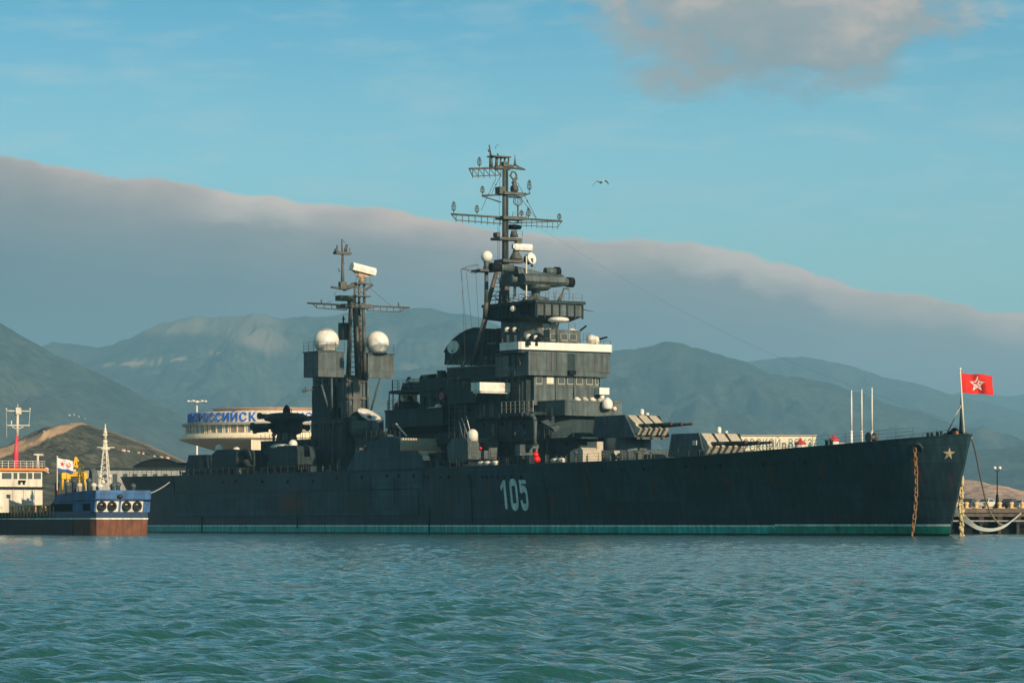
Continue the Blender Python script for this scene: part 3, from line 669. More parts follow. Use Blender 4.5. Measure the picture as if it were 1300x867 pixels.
# masthead
mb = MB(); mb.tube(P(623.5, 213), P(623, 198), .3, .22, 8); mb.tube(P(623, 198), P(621, 184), .16, .08, 7); mb.tube(P(621, 190), P(621.5, 193), .2)
mb.plan([(tM - .8, P(622, 199)[1]), (tM + .8, P(622, 199)[1]), (tM + .8, P(645, 199)[1]), (tM - .8, P(645, 199)[1])], P(630, 200)[2], P(630, 198.3)[2])
for px in (631, 636, 641): mb.tube(P(px, 199), P(px - 1, 212), .22 if px == 631 else .12, n=7)
mb.box(tM - .5, tM + .5, P(637, 205)[1], P(644, 205)[1], P(640, 212)[2], P(640, 206)[2]); mb.pipe([P(645, 199), P(646, 204), P(643, 209)], .12)
mb.tube(P(632, 198), P(632, 195), .12); mb.pipe([P(629, 189), P(630, 185), P(633, 183.5)], .04, 5)
mb.tube(P(653.5, 211), P(654, 203), .22, .1); mb.tube(P(653.7, 203), P(653.7, 196.5), .07, .04); mb.build('masthead', 'mast', fore)
for q in (((630, 226), (611, 267)), ((657, 232), (681, 277)), ((659, 249), (681, 278)), ((636, 222), (624, 246))):
    mb = MB(); mb.tube(P(*q[0]), P(*q[1]), .035, n=4); mb.tube(P(*[(a + b) / 2 for a, b in zip(*q)]), P(*[(a * .45 + b * .55) for a, b in zip(*q)]), .1, n=5); mb.build('stay_wire', 'wire', fore)
for px, ya, yb in ((632, 285, 345), (633.8, 250, 345), (657, 283, 287), (634.5, 225, 250)):
    mb = MB(); mb.tube(P(px, ya), P(px, yb), .025, n=4); mb.build('halyard', 'wire', fore)
mb = MB(); mb.box(tM + .4, tM + .55, -.12, .12, ZP(330, tM, 0), ZP(215, tM, 0)); mb.build('cable_run', 'dark', fore)
mb = MB(); A = Vector(P(664, 276)); B = Vector((209.5, 0, 12.6)); 
mb.pipe([A.lerp(B, k / 12) - Vector((0, 0, 2.6 * math.sin(math.pi * k / 12))) for k in range(13)], .008, 4); mb.build('aerial_wire', 'wire', ship)
# ---------------------------------------------------------------- aft radar tower and mainmast
tA_ = TP(452, 0)
def Q(px, py): return pt(px, py, tA_)
_, AT = BX(397, 437, 467, 476, 560, None, None)
t0, t1, w, za, zb = AT
mb = MB(); mb.box(t0, t1, -w, w, za, zb); tow = mb.build('radar_tower', 'grey', ship)
mb = MB()
for px, ya, yb in ((437.5, 476, 560), (443, 478, 545), (455, 480, 540), (461, 478, 535)): q = pt(px, ya, t1); mb.tube((t1 + .12, q[1], q[2]), (t1 + .12, q[1], ZP(yb, t1, q[1])), .13, n=7)
for y in (484, 506): mb.box(t1, t1 + .35, -w, w, ZP(y, t1, 0) - .12, ZP(y, t1, 0) + .12)
mb.box(t0, t1 + .2, -w - .15, w + .15, ZP(505, t1, 0) - .15, ZP(505, t1, 0) + .12)
mb.build('tower_trunking', 'mast', tow)
for px, y in ((452, 494), (446, 520), (462, 515)): q = pt(px, y, t1); mb = MB(); mb.box(t1 + .01, t1 + .12, q[1] - .4, q[1] + .4, q[2] - .8, q[2] + .7); mb.build('tower_door', 'dark', tow)
_, _b = SB(395, 437, -3.4, 3.4, 530, 600, 'tower_base', 'dark')
SB(396, 420, -2.9, 2.9, 489, 531, 'tower_annex', 'dark')
def radome_box(a, b, c, yt, ybs, ybf, cx, cy, r):
    tt = 72.5 if a < 450 else 71.5
    l0, l1 = LP(b, tt), LP(c, tt); tb = TP(a, l0)
    z1_ = ZP(yt, tt, l0); zf = ZP(ybf, tt, l0)
    mb = MB(); mb.plan([(tb + .4, l0 + (1.2 if l0 < 0 else 0)), (tt, l0 + (1.2 if l0 < 0 else 0)), (tt, l1 - (0 if l0 < 0 else 1.3)), (tb + .4, l1 - (0 if l0 < 0 else 1.3))], zf, zf + .9, [(tb, l0), (tt, l0), (tt, l1), (tb, l1)]) if False else mb.box(tb, tt, l0, l1, zf, z1_)
    o = mb.build('radome_house', 'grey', ship)
    mb = MB(); mb.box(tb - .15, tt + .15, l0 - .15, l1 + .15, z1_, z1_ + .14); mb.build('platform_edge', 'mast', o)
    mb = MB(); zr = z1_ + .14; mb.rail([(tb, l0, zr), (tt, l0, zr), (tt, l1, zr)], 1.35, 1.3, .04, .025); mb.build('railing', 'mast', o)
    tc, lc = (tb + tt) / 2, LP(cx, (tb + tt) / 2)
    rad = r * (Y0 - tc * SP + lc * CP) / F; zc = ZP(cy, tc, lc)
    mb = MB(); mb.ball((tc, lc, zc), rad, (1, 1, 1), 36); d = mb.build('radome', 'white', ship)
    mb = MB(); mb.lathe((tc, lc, zr - .05), [(rad * .85, 0), (rad * .8, zc - rad * .72 - zr)], 24); mb.build('pedestal', 'grey', d)
    mb = MB(); mb.lathe((tc, lc, zc - .03), [(rad * 1.004, 0), (rad * 1.004, .05)], 36); mb.build('seam', 'whited', d)
    return tb, tt, l0, l1, zf
ra = radome_box(385.5, 404, 437, 446.5, 476, 478, 414.2, 432.9, 16.2)
rb_ = radome_box(463, 467, 500, 449, 478, 479.5, 479, 435.2, 14.8)
for (p1, y1, p2, y2, t) in ((421, 478, 421.5, 518, 72), (408, 488, 417, 520, 71), (483, 479, 471, 521, 71.3), (467, 480, 467, 522, 71.3)):
    mb = MB(); mb.tube(pt(p1, y1, t), pt(p2, y2, t), .17, n=8); mb.build('brace', 'grey', tow)
# mainmast: four close columns, yard, topmast, radar
mb = MB()
for dx, pa, pb in ((-1.1, 441.5, 445), (1.1, 443, 446), (1.1, 455.5, 452), (-1.1, 460.5, 455), (.9, 463.5, 461)): mb.tube(pt(pa, 480, tA_ + dx), pt(pb, 384, tA_ + dx), .3, .24, 9)
for k in range(14): y = 388 + k * 6.5; mb.tube(Q(446, y), Q(459, y), .06, n=5)
mb.tube(Q(449.5, 380), Q(453, 478), .28, n=8)
mb.box(tA_ - .3, tA_ + .3, Q(447, 470)[1], Q(456, 470)[1], Q(450, 560)[2], Q(450, 480)[2])
mm = mb.build('mainmast', 'mast', ship)
mb = MB(); mb.plan([(tA_ - 1.3, Q(425, 390)[1] + 1), (tA_ + 1.5, Q(425, 390)[1] + 1), (tA_ + 1.5, Q(464, 390)[1] + .4), (tA_ - 1.3, Q(464, 390)[1] + .4)], Q(445, 391.5)[2], Q(445, 386.5)[2]); mb.build('mast_platform', 'mast', mm)
def yard2(pa, ya, pb, yb, la_, ly_, lb_, lyb, n):
    mb = MB(); A, B = Vector(Q(pa, ya)), Vector(Q(pb, yb)); C, D = Vector(Q(la_, ly_)), Vector(Q(lb_, lyb)); mb.tube(A, B, .13, n=8); mb.tube(C, D, .08, n=6); mb.tube(A.lerp(B, .1), C, .07, n=5)
    for k in range(n + 1): q = C.lerp(D, k / n); u = A.lerp(B, (q.y - A.y) / (B.y - A.y)); mb.tube(q, u, .06, n=5)
    mb.build('yard', 'mast', mm)
yard2(390.5, 384.8, 448, 388, 402, 391, 440, 393.5, 4); yard2(520, 390.7, 460, 388, 508, 396, 466, 394.5, 5)
for px, y in ((408, 386), (506, 390)): mb = MB(); mb.tube(Q(px, y), Q(px, y - 6), .13, .1, 6); mb.build('whip_aerial', 'mast', mm)
mb = MB(); mb.tube(Q(435, 368), Q(435, 321), .32, .16, 9); mb.tube(Q(434.5, 321), Q(433.8, 303.5), .13, .09, 7); mb.box(tA_ - .35, tA_ + .35, Q(431, 365)[1], Q(439, 365)[1], Q(435, 368)[2], Q(435, 358)[2])
mb.tube(Q(420.5, 364.5), Q(437, 367), .16, .2); mb.tube(Q(436, 367.5), Q(452, 361), .3, .35); mb.tube(Q(431.5, 345), Q(429.5, 341), .08); mb.tube(Q(435, 338), Q(437, 334), .1)
tmst = mb.build('topmast', 'mast', mm)
mb = MB(); mb.plan([(tA_ - .5, Q(425, 321)[1]), (tA_ + .5, Q(425, 321)[1]), (tA_ + .5, Q(444.5, 321)[1]), (tA_ - .5, Q(444.5, 321)[1])], Q(430, 323)[2], Q(430, 319.5)[2]); mb.tube(Q(428, 320), Q(428, 311.5), .16, .12); mb.tube(Q(438.5, 319), Q(440.5, 310.5), .25, .2); mb.tube(Q(427, 320), Q(427, 316), .3); mb.tube(Q(444, 319), Q(444, 315), .07); mb.tube(Q(433.8, 304), Q(437.5, 308), .05); mb.build('topmast_platform', 'mast', tmst)
mb = MB()
for px in (450.5, 456, 462.5): mb.tube(Q(px, 386), Q(px, 359), .2, .18, 8)
for y in (360, 376): mb.plan([(tA_ - .8, Q(449, y)[1]), (tA_ + .8, Q(449, y)[1]), (tA_ + .8, Q(467.5, y)[1]), (tA_ - .8, Q(467.5, y)[1])], Q(455, y + .9)[2], Q(455, y - .7)[2])
mb.pipe([Q(450, 374), Q(462, 362), Q(462, 374), Q(450, 362)], .07, 5); mb.tube(Q(463, 369), Q(473, 361.5), .14, .2); mb.rail([(tA_ + .7, Q(449, 359)[1], Q(455, 359)[2]), (tA_ + .7, Q(467, 359)[1], Q(455, 359)[2])], .7, .8, wires=2); mb.build('radar_frame', 'mast', mm)
mb = MB(); A, B = Vector(Q(445.5, 338)), Vector(Q(474.5, 345.5))
up = Vector((0, .22, 1)).normalized() * .85
vs = [];
for q in (A, B):
    for a, b in ((-.5, 0), (.75, -.05), (.9, .5), (.55, 1), (-.3, .95)): vs.append(q + Vector((a, 0, 0)) + up * (b - .5) * 1.25)
mb.add(vs, [(i, (i + 1) % 5, 5 + (i + 1) % 5, 5 + i) for i in range(5)] + [(4, 3, 2, 1, 0), (5, 6, 7, 8, 9)]); rd = mb.build('air_radar', 'white', ship)
mb = MB(); mb.tube(Q(459, 359), Q(459.5, 352), .55, .3, 10)
for a in ((446.5, 342), (452, 345), (470, 349)): mb.tube(Q(*a), Q(458, 354), .1, n=6)
mb.tube(Q(459.5, 352), Q(461, 344), .35, .3); mb.prof([(tA_ - .3, Q(460, 352)[2]), (tA_ + .3, Q(460, 352)[2]), (tA_ + .3, Q(460, 346)[2]), (tA_ - .3, Q(460, 346)[2])], Q(454, 350)[1], Q(467, 350)[1]); mb.build('radar_cradle', mat('rusty_cream', (.42, .27, .18), .7, .4, 3), rd)
mb = MB(); mb.box(tA_ - .8, tA_ + .8, Q(429, 378)[1], Q(444, 378)[1], Q(436, 382)[2], Q(436, 375.5)[2]); mb.box(tA_ - .5, tA_ + .5, Q(443, 378)[1], Q(448, 378)[1], Q(436, 387)[2], Q(436, 376)[2]); mb.build('equipment_box', mat('olive_paint', (.04, .055, .035), .6), mm)
mb = MB(); mb.box(tA_ - .7, tA_ + .6, Q(432.3, 420)[1], Q(440.5, 420)[1], Q(436, 431.5)[2], Q(436, 410)[2]); mb.tube(Q(436, 410), Q(436, 401), .12); mb.tube(Q(434.5, 405), Q(438, 405), .1); mb.build('equipment_box', 'dark', mm)
for q in (((470, 366), (497, 389)), ((423, 381), (410, 387)), ((427, 370), (424, 375))):
    mb = MB(); mb.tube(Q(*q[0]), Q(*q[1]), .03, n=4); mb.build('stay_wire', 'wire', mm)
mb = MB(); mb.tube(Q(384.5, 497.5), Q(398, 494), .1); mb.tube(Q(388, 497), Q(388, 491), .14); mb.tube(Q(385, 498), Q(385, 493.5), .14); mb.tube(Q(391, 496.5), Q(391, 493), .1); mb.build('side_aerial', 'mast', tow)
# drum with dish forward of the tower
td = t1 + 2.2; ld = LP(460.5, td); q = lambda y: ZP(y, td, ld)
mb = MB(); mb.lathe((td, ld, q(600)), [(1.5, 0), (1.5, q(560) - q(600)), (1.9, q(553) - q(600)), (2.3, q(551.5) - q(600)), (2.4, q(535) - q(600)), (2.1, q(534) - q(600))], 26); drum = mb.build('director_drum', 'grey', ship)
mb = MB(); A = Vector(pt(469, 527.5, td + .5)); mb.lathe(A, [(.02, -.6), (.9, -.45), (1.6, -.15), (1.95, .05), (1.9, .1), (1.2, -.15), (.02, -.3)], 26, 0, (.55, .15, .85)); mb.build('dish_antenna', 'whited', drum)
mb = MB(); mb.tube(A - Vector((0, 0, 1.4)), A, .5, .3, 10); mb.ball(A + Vector((-.6, -2.4, -.6)), .6, (1, 1, 1), 12); mb.tube(pt(485, 530, td), pt(482, 536, td), .25); mb.build('dish_mount', 'mast', drum)
mb = MB(); mb.tube(pt(481, 545, td), pt(494, 551, td + 2), .05, n=5); mb.build('stay_wire', 'wire', drum)
# aft flak director on its pedestal
t_, l_ = TP(364, 0), 0.0; q = lambda y: ZP(y, t_, l_)
mb = MB(); mb.lathe((t_, 0, q(600)), [(2.2, 0), (2.2, q(570) - q(600)), (1.6, q(557) - q(600)), (1.5, q(552) - q(600)), (2.2, q(550) - q(600)), (2.45, q(546) - q(600)), (2.45, q(536) - q(600)), (3.4, q(534) - q(600)), (3.55, q(530) - q(600)), (2.6, q(525) - q(600)), (.6, q(523.5) - q(600))], 20)
ad = mb.build('aft_director', 'dark', ship)
mb = MB(); mb.lathe((t_, 0, q(524)), [(.62, 0), (.6, .5), (.35, 1.0), (.05, 1.25)], 12); mb.tube(pt(370, 526, t_), pt(370, 519, t_), .05); mb.build('director_cap', 'black', ad)
for (a, ya, b, yb, r) in ((344, 529, 328, 528, .42), (346, 541, 319, 541.5, .5), (340, 546, 322, 547.5, .3), (384, 531, 400, 530.5, .4), (382, 541, 392, 543, .4)):
    mb = MB(); mb.tube(pt(a, ya, t_), pt(b, yb, t_), r, r * .9, 10); mb.tube(pt(b + (3 if b < 360 else -3), yb, t_), pt(b, yb, t_), r * 1.25, n=10); mb.build('rangefinder', 'dark', ad)
SB(331, 399, -4, 4, 557, 601, 'aft_deckhouse', 'dark')
# aft main turrets (trained astern) and starboard high-angle mounts
def gun_house(a, b, c, yt, yb, name):
    t1, w = FR(b, c); t0 = TP(a, -w); z1_, z0_ = ZP(yt, t1, -w), ZP(yb, t1, -w)
    mb = MB(); mb.plan([(t0 - .8, -w), (t1 - 1.2, -w), (t1, -w * .6), (t1, w * .6), (t1 - 1.2, w), (t0 - .8, w)], z0_, z1_, [(t0, -w * .92), (t1 - 1.4, -w * .95), (t1 - .3, -w * .55), (t1 - .3, w * .55), (t1 - 1.4, w * .95), (t0, w * .92)])
    o = mb.build(name, 'dark', ship)
    mb = MB(); mb.lathe(((t0 + t1) / 2, 0, Zd(40) - .1), [(3.2, 0), (3.2, z0_ - Zd(40) + .15)], 22); mb.build('barbette', 'dark', o)
    for s_ in (-1.7, 0, 1.7):
        mb = MB(); mb.tube((t0 - .3, s_, (z0_ + z1_) / 2), (t0 - 6.8, s_, (z0_ + z1_) / 2 + .1), .24, .15, 12); mb.build('gun_barrel', 'dark', o)
    return o, (t0 + t1) / 2, z1_
gun_house(238, 256, 290, 577, 599, 'main_turret')
gun_house(303, 322, 352, 571, 590, 'main_turret')
def ha_mount(a, b, c, yt, yb, lo, lit, domes):
    t1 = TP(b, lo); l2 = LP(c, t1); t0 = TP(a, lo); z1_, z0_ = ZP(yt, t1, lo), ZP(yb, t1, lo); hh = z1_ - z0_; W_ = l2 - lo
    pr = [(t0 + .5, z0_ + .1), (t1 - 1.2, z0_ + .1), (t1, z0_ + hh * .16), (t1, z1_ - hh * .25), (t1 - .3, z1_ - .2), (t1 - 1.2, z1_), (t0 + 1.5, z1_), (t0, z1_ - hh * .22), (t0, z0_ + hh * .3)]
    mb = MB(); mb.prof(pr, lo, lo + W_ * .36); mb.prof(pr, lo + W_ * .68, l2); mb.prof([(t0 + .6, z0_ + .1), (t1 - 1.2, z0_ + .1), (t1 - .06, z0_ + hh * .18), (t1 - .06, z0_ + hh * .5), (t0 + .6, z0_ + hh * .5)], lo + W_ * .36, lo + W_ * .68)
    mb.prof([(t0 + .3, z0_ + hh * .4), (t0 + 1.3, z0_ + hh * .4), (t0 + 1.3, z1_ - .25), (t0 + .8, z1_ - .1), (t0 + .3, z1_ - hh * .3)], lo + W_ * .36, lo + W_ * .68)
    o = mb.build('gun_mount', lit, ship)
    mb = MB(); mb.box(t1 - 2.4, t1 - 1.6, lo + W_ * .36, lo + W_ * .68, z0_ + hh * .5, z1_ - hh * .22); mb.build('breech', 'black', o)
    mb = MB(); mb.lathe(((t0 + t1) / 2, (lo + l2) / 2, Zd(t1) - .1), [(W_ * .42, 0), (W_ * .42, z0_ - Zd(t1) + .2)], 20); mb.build('mount_base', 'dark', o)
    for s_ in (.44, .6):
        mb = MB(); y = lo + W_ * s_; mb.tube((t0 + .4, y, z0_ + hh * .6), (t0 - 3.8, y, z0_ + hh * .72), .17, .1, 10); mb.build('gun_barrel', 'dark', o)
    mb = MB(); mb.box(t1 + .005, t1 + .1, lo + .5, lo + W_ * .3, z0_ + hh * .25, z0_ + hh * .62); mb.build('shield_door', lit, o); mb = MB(); mb.box(t1 + .005, t1 + .1, lo + W_ * .72, l2 - .3, z0_ + hh * .25, z0_ + hh * .62); mb.build('shield_door', lit, o)
    mb = MB()
    for k in range(7): mb.tube((t1 - .2 - random.random() * .3, lo + W_ * (k + .5) / 7, z0_ - .2), (t1 - .1, lo + W_ * (k + .5) / 7, z0_ + hh * (.05 + .1 * random.random())), .06, n=5)
    mb.build('mount_fittings', 'mast', o)
    for px, py, r, m in domes:
        t, l, z = pl(px, py, lo + 1.2); rr = r * (Y0 - t * SP + l * CP) / F
        mb = MB(); mb.lathe((t, l, z), [(rr, -.9), (rr, 0)] + [(rr * math.cos(R(a)), rr * math.sin(R(a))) for a in range(15, 91, 15)], 16); mb.build('periscope_hood', m, o)
    return o
hm = ha_mount(568, 594, 633, 555, 588, -10.6, 'grey', [(600, 551.5, 7, 'white')])
mb = MB(); p = pt(610, 569, TP(594, -10.6) + .1); mb.ball(p, .22); mb.build('red_lamp_cover', 'redl', hm)
mb = MB(); tq = TP(594, -10.6); a = pt(621, 556, tq - .4); b = pt(632, 566, tq - .4); mb.prof([(tq - 1.4, b[2]), (tq - .3, b[2]), (tq - .3, a[2]), (tq - .6, a[2] + .3), (tq - 1.2, a[2])], a[1], b[1]); mb.build('sight_hood', 'grey', hm)
ha_mount(269, 300, 324, 570, 596, -8.8, 'dark', [(278, 569, 5, 'white'), (300, 571, 4.5, 'white')])
ha_mount(341, 378, 401, 565, 594, -9.6, 'dark', [(372, 563.5, 5.6, 'white')])
mb = MB(); p = pl(356, 567, -8.5); mb.ball(p, 1.3, (1.6, 1, .35), 12); mb.build('canvas_cover', 'whited', ship)
# clutter at the foot of the aft structures
for k in range(26):
    px = 228 + k * 7.6 + random.uniform(-2, 2); l = random.uniform(-9, -6.5); t = TP(px, l); z = Zd(t)
    mb = MB(); hgt = random.uniform(.4, 1.5); w_ = random.uniform(.2, .7)
    if k % 3 == 0: mb.lathe((t, l, z), [(w_ * .5, 0), (w_ * .5, hgt), (w_ * .75, hgt + .05), (w_ * .7, hgt + .25), (0.05, hgt + .35)], 10); nm_ = 'mushroom_vent'
    elif k % 3 == 1: mb.box(t - w_, t + w_, l - w_, l + w_, z, z + hgt * .8); mb.box(t - w_ - .05, t + w_ + .05, l - w_ - .05, l + w_ + .05, z + hgt * .8, z + hgt * .8 + .1); nm_ = 'deck_locker'
    else: mb.tube((t, l, z), (t, l, z + hgt), .12, n=8); mb.tube((t + .5, l, z), (t + .5, l, z + hgt), .12, n=8); mb.tube((t - .3, l, z + .1), (t + .8, l, z + .1), .1, n=6); nm_ = 'bollard'
    mb.build(nm_, random.choice(['dark', 'grey', 'mast']), ship)
# ---------------------------------------------------------------- amidships: flak tub, secondary director
t0, t1 = TP(486.5, -6), TP(562, -6); za, zb = ZP(546, t0, -6), ZP(521.5, t0, -6)
def rounded(t0, t1, w, k=8): return [(t0 + w * .55 * (1 - math.cos(R(a))), -w * math.sin(R(a))) for a in np.linspace(-90, 90, k)][::-1] if False else [(t0 + w * (1 - math.cos(R(a))), w * math.sin(R(a))) for a in np.linspace(90, -90, 13)] + [(t1, -w), (t1, w)]
def rr_(t0, t1, w): return [(t0 + w * .8 * (1 - math.cos(R(a))), w * math.sin(R(a))) for a in np.linspace(90, -90, 13)] + [(t1, -w), (t1, w)]
mb = MB(); mb.plan(rr_(t0 - 3.2, t1, 6), za + .3, zb); tub = mb.build('gun_tub', 'dark', ship)
mb = MB(); mb.plan(rr_(t0 - 3.0, t1, 5.6), za - .6, za + .31); mb.build('tub_skirt', 'black', tub)
mb = MB(); mb.plan(rr_(t0 - 3.35, t1, 6.15), zb - .16, zb + .05); mb.build('tub_rim', 'dark', tub)
mb = MB(); mb.rail([(t0 - 1.2, -4.6, zb), (t0 + 1.4, -5.9, zb), (t0 + 4, -5.9, zb)], 1.5, 1.3); mb.build('railing', 'mast', tub); mb = MB(); mb.rail([(t0 - 1.5, 3, zb), (t0 - 3, 0, zb), (t0 - 1.2, -4.6, zb)], 1.5, 1.3); mb.build('railing', 'mast', tub)
a = pl(548, 517, -5.2); mb = MB(); mb.ball((a[0], -5, a[2] - .3), .8, (3, .8, .45), 14); mb.ball((a[0] + 1.2, -4.8, a[2] + .1), .6, (1.2, .8, .6), 12); mb.build('canvas_cover', 'whited', tub)
# upper platform
t2, t3 = TP(492.5, -4.4), TP(560, -4.4); zc = ZP(498.5, t2, -4.4)
mb = MB(); mb.plan(rr_(t2 - 2.5, t3, 4.4), zc - .1, zc + .25); up = mb.build('upper_platform', 'dark', ship)
mb = MB(); mb.rail([(t2 - 2, 2, zc + .25), (t2 - 2.4, 0, zc + .25), (t2 - 1, -3, zc + .25), (t2 + 1, -4.3, zc + .25), (t3 - 6, -4.3, zc + .25)], 1.5, 1.5, .045, .025); mb.build('railing', 'mast', up)
for px in (494, 499): q = pl(px, 498, -3.6); mb = MB(); mb.tube(q, (q[0], q[1], zb), .09, n=6); mb.build('stanchion', 'mast', up)
ts = TP(521, 0)
def zq(y): return ZP(y, ts, 0)
mb = MB(); mb.lathe((ts, 0, zq(498)), [(1.5, 0), (1.15, zq(486.5) - zq(498)), (.2, zq(485.5) - zq(498))], 16); sd_ = mb.build('secondary_director', 'dark', ship)
mb = MB(); mb.ball((ts, .6, zq(483.5)), .65, (1, 2, .6), 12); mb.build('canvas_cover', 'whited', sd_)
mb = MB(); mb.tube(pt(519.5, 487, ts), pt(519, 478.5, ts), .35, .25, 8); mb.tube(pt(515.5, 483, ts), pt(519, 482, ts), .12); mb.tube(pt(533, 494, ts), pt(533, 484, ts), .9, .3, 8); mb.tube(pt(531, 488, ts), pt(540, 478, ts), .38, .32, 8); mb.tube(pt(532, 484, ts), pt(536, 477, ts), .2); mb.tube(pt(538, 480, ts), pt(542, 480.5, ts), .2); mb.build('director_optics', 'black', sd_)
mb = MB(); mb.lathe((ts, -.5, zb), [(2.2, 0), (1.9, zq(513) - zb), (1.35, zq(509) - zb), (1.25, zq(500) - zb)], 18); fm = mb.build('flak_mount', 'dark', ship)
A = pt(512, 500.5, ts + 1); B = pt(528.5, 509.5, ts + 1)
mb = MB(); mb.box(ts + .2, ts + 1.3, A[1], B[1], B[2], A[2]); mb.ball((ts + .8, A[1], (A[2] + B[2]) / 2), .6, (1, .4, 1), 10); mb.build('canvas_cover', 'white', fm)
mb = MB(); c = pt(519, 505.5, ts + 1.3); mb.tube((ts + 1.2, c[1], c[2]), (ts + 1.9, c[1], c[2]), .38, .3, 10); mb.tube((ts + 1.2, c[1] - .9, c[2] + .1), (ts + 1.5, c[1] - .9, c[2] + .1), .12, n=6); mb.build('muzzle', 'black', fm)
SB(536, 566, -3.6, 3.6, 483, 523, 'vent_trunk', 'dark')
SB(545, 553, -3.9, -1.5, 474.5, 484, 'vent_cowl', 'black'); 
for k, px in enumerate((551, 556)):
    q = pl(px, 475, -3.5); mb = MB(); mb.tube(q, (q[0], q[1], q[2] - 1.3), .25, n=8); mb.build('pole', 'whited', ship)
mb = MB()
for px in (570, 577, 584, 590): q = pl(px, 512, -7.2); mb.tube(q, (q[0], q[1], ZP(556, q[0], q[1])), .06, n=5)
for y in (522, 533, 544): mb.tube(pl(569, y, -7.2), pl(592, y, -7.2), .05, n=5)
mb.build('scaffold_frame', 'mast', ship)
mb = MB()
for a, b in (((586, 530), (597, 562)), ((583, 535), (590, 565)), ((592, 528), (598, 552))): mb.tube(pl(*a, -7.4), pl(*b, -7.6), .06, n=5)
mb.build('ladder', 'whited', ship)
mb = MB(); mb.tube(pl(503, 538, -7.5), pl(516, 553, -8), .13, n=6); mb.build('boom', 'whited', ship)
mb = MB(); mb.tube(pl(490, 548, -8), pl(494, 554, -9), .2, n=6); mb.build('boom', 'rustm', ship)
a = pl(562, 503, -5.1); mb = MB(); mb.lathe((a[0], -5.25, a[2]), [(.3, -.1), (.52, -.1), (.55, 0), (.52, .1), (.3, .1), (.3, -.1)], 16, 0, (0, 1, 0)); mb.build('lifebuoy', mat('pink_buoy', (.45, .1, .12), .6), ship)
# lockers below the ribbed screen
mb = MB(); q0 = pl(538, 575, -9.6); t5 = TP(560, -9.6); mb.box(q0[0], t5, -9.6, -6, Zd(105), q0[2]); mb.build('deck_locker', 'dark', ship)
mb = MB(); q0 = pt(556, 584, TP(556, -10.2)); q1 = pt(565, 590, q0[0]); mb.box(q0[0] - .6, q0[0], q0[1], q1[1], Zd(105), q0[2]); o = mb.build('deck_locker', 'grey', ship)
mb = MB(); mb.lathe((q0[0], (q0[1] + q1[1]) / 2, (Zd(105) + q0[2]) / 2 + .05), [(.22, 0), (.22, .06)], 10, 0, (1, 0, 0)); mb.build('gauge', 'black', o)
for px in (546, 549, 552):
    q = pl(px, 578, -9.7); mb = MB(); mb.tube((q[0], -9.75, q[2]), (q[0], -9.65, q[2]), .28, n=10); mb.build('valve_wheel', 'black', ship)
mb = MB(); mb.tube(pl(574, 562, -10), pl(583, 590, -10.5), .08, n=5); mb.tube(pl(577, 560, -10), pl(577.5, 578, -10), .12, n=6); mb.ball(pl(573, 576, -10.2), .3); mb.build('davit', 'whited', ship)
M['dullred'] = mat('dull_red_paint', (.10, .016, .012), .7)
# ---------------------------------------------------------------- forward turrets
def turret(bt, bb, ct, cb, a, yt, yb, tag_z):
    t1, w = FR(bb, cb); t2, w2 = FR(bt, ct); w2 = min(w2, w); t2 = TP(bt, -w2)
    z0_, z1_ = ZP(yb, t1, -w), ZP(yt, t2, -w2); t0 = TP(a, -w)
    base = [(t0, -w * .62), (t0 + 2.2, -w), (t1, -w), (t1, w), (t0 + 2.2, w), (t0, w * .62)]
    top = [(t0 + .5, -w2 * .6), (t0 + 2.2, -w2 * .95), (t2, -w2), (t2, w2), (t0 + 2.2, w2 * .95), (t0 + .5, w2 * .6)]
    mb = MB(); mb.plan(base, z0_, z1_, top); o = mb.build('main_turret', 'turret', ship)
    tc = t0 + (t1 - t0) * .52
    mb = MB(); mb.lathe((tc, 0, Zd(tc) - .2), [(3.1, 0), (3.1, z0_ - Zd(tc) + .2)], 28); mb.build('barbette', 'grey', o)
    hh = z1_ - z0_; gz = z0_ + hh * .5
    for k, y in enumerate((-w * .62, 0, w * .62)):
        tg = t1 + (t2 - t1) * .5
        mb = MB(); q = w * .245
        lo = [(t1 + .04, z0_ + hh * .1), (t1 + .75, z0_ + hh * .38), (tg + .95, gz), (tg + .75, gz + hh * .12), (t2 + .2, z1_ - hh * .02), (t2 - .2, z1_ + .02), (tg - .4, gz)]
        mb.prof(lo, y - q, y + q); b_ = mb.build('blast_bag', 'canvas', o)
        mb = MB(); tip = tg + 7.6; mb.tube((tg + .3, y, gz), (tg + 3.5, y, gz + .06), .3, .22, 14); mb.tube((tg + 3.5, y, gz + .06), (tip, y, gz + .14), .22, .15, 14); mb.tube((tip, y, gz + .14), (tip + .3, y, gz + .145), .19, .19, 14)
        g = mb.build('gun_barrel', 'dark', o)
        mb = MB(); mb.tube((tip + .22, y, gz + .143), (tip + .305, y, gz + .146), .2, n=14); mb.build('muzzle_cap', 'dullred', g)
        mb = MB(); ym = y + q + .12
        if k < 3: mb.prof([(t1 + .02, z0_ + .1), (t1 + .3, z0_ + .25), (t2 + .35, z1_ - .1), (t2 + .05, z1_ - .05)], ym - .12, ym + .3); mb.build('gunport_rib', 'black', o)
    mb = MB(); p = (t2 - .4, w2 * .15, z1_); mb.tube(p, (p[0], p[1], p[2] + .5), .28, .28, 10); mb.ball((p[0], p[1], p[2] + .6), .3, (1, 1, .8), 10); mb.build('periscope_hood', 'white', o)
    mb = MB(); p = (t2 - 2, w2 * .9, z1_); mb.tube(p, (p[0], p[1], p[2] + .4), .25, n=8); mb.build('periscope_hood', 'whited', o)
    mb = MB(); mb.box(t1 + .01, t1 + .3, -w * .95, w * .95, z0_ - .25, z0_ + .04); mb.build('turret_sill', 'mast', o)
    return o, t0, t1, w, z0_, z1_
tbr = turret(793, 806, 842, 848, 744, 526.5, 555, True)
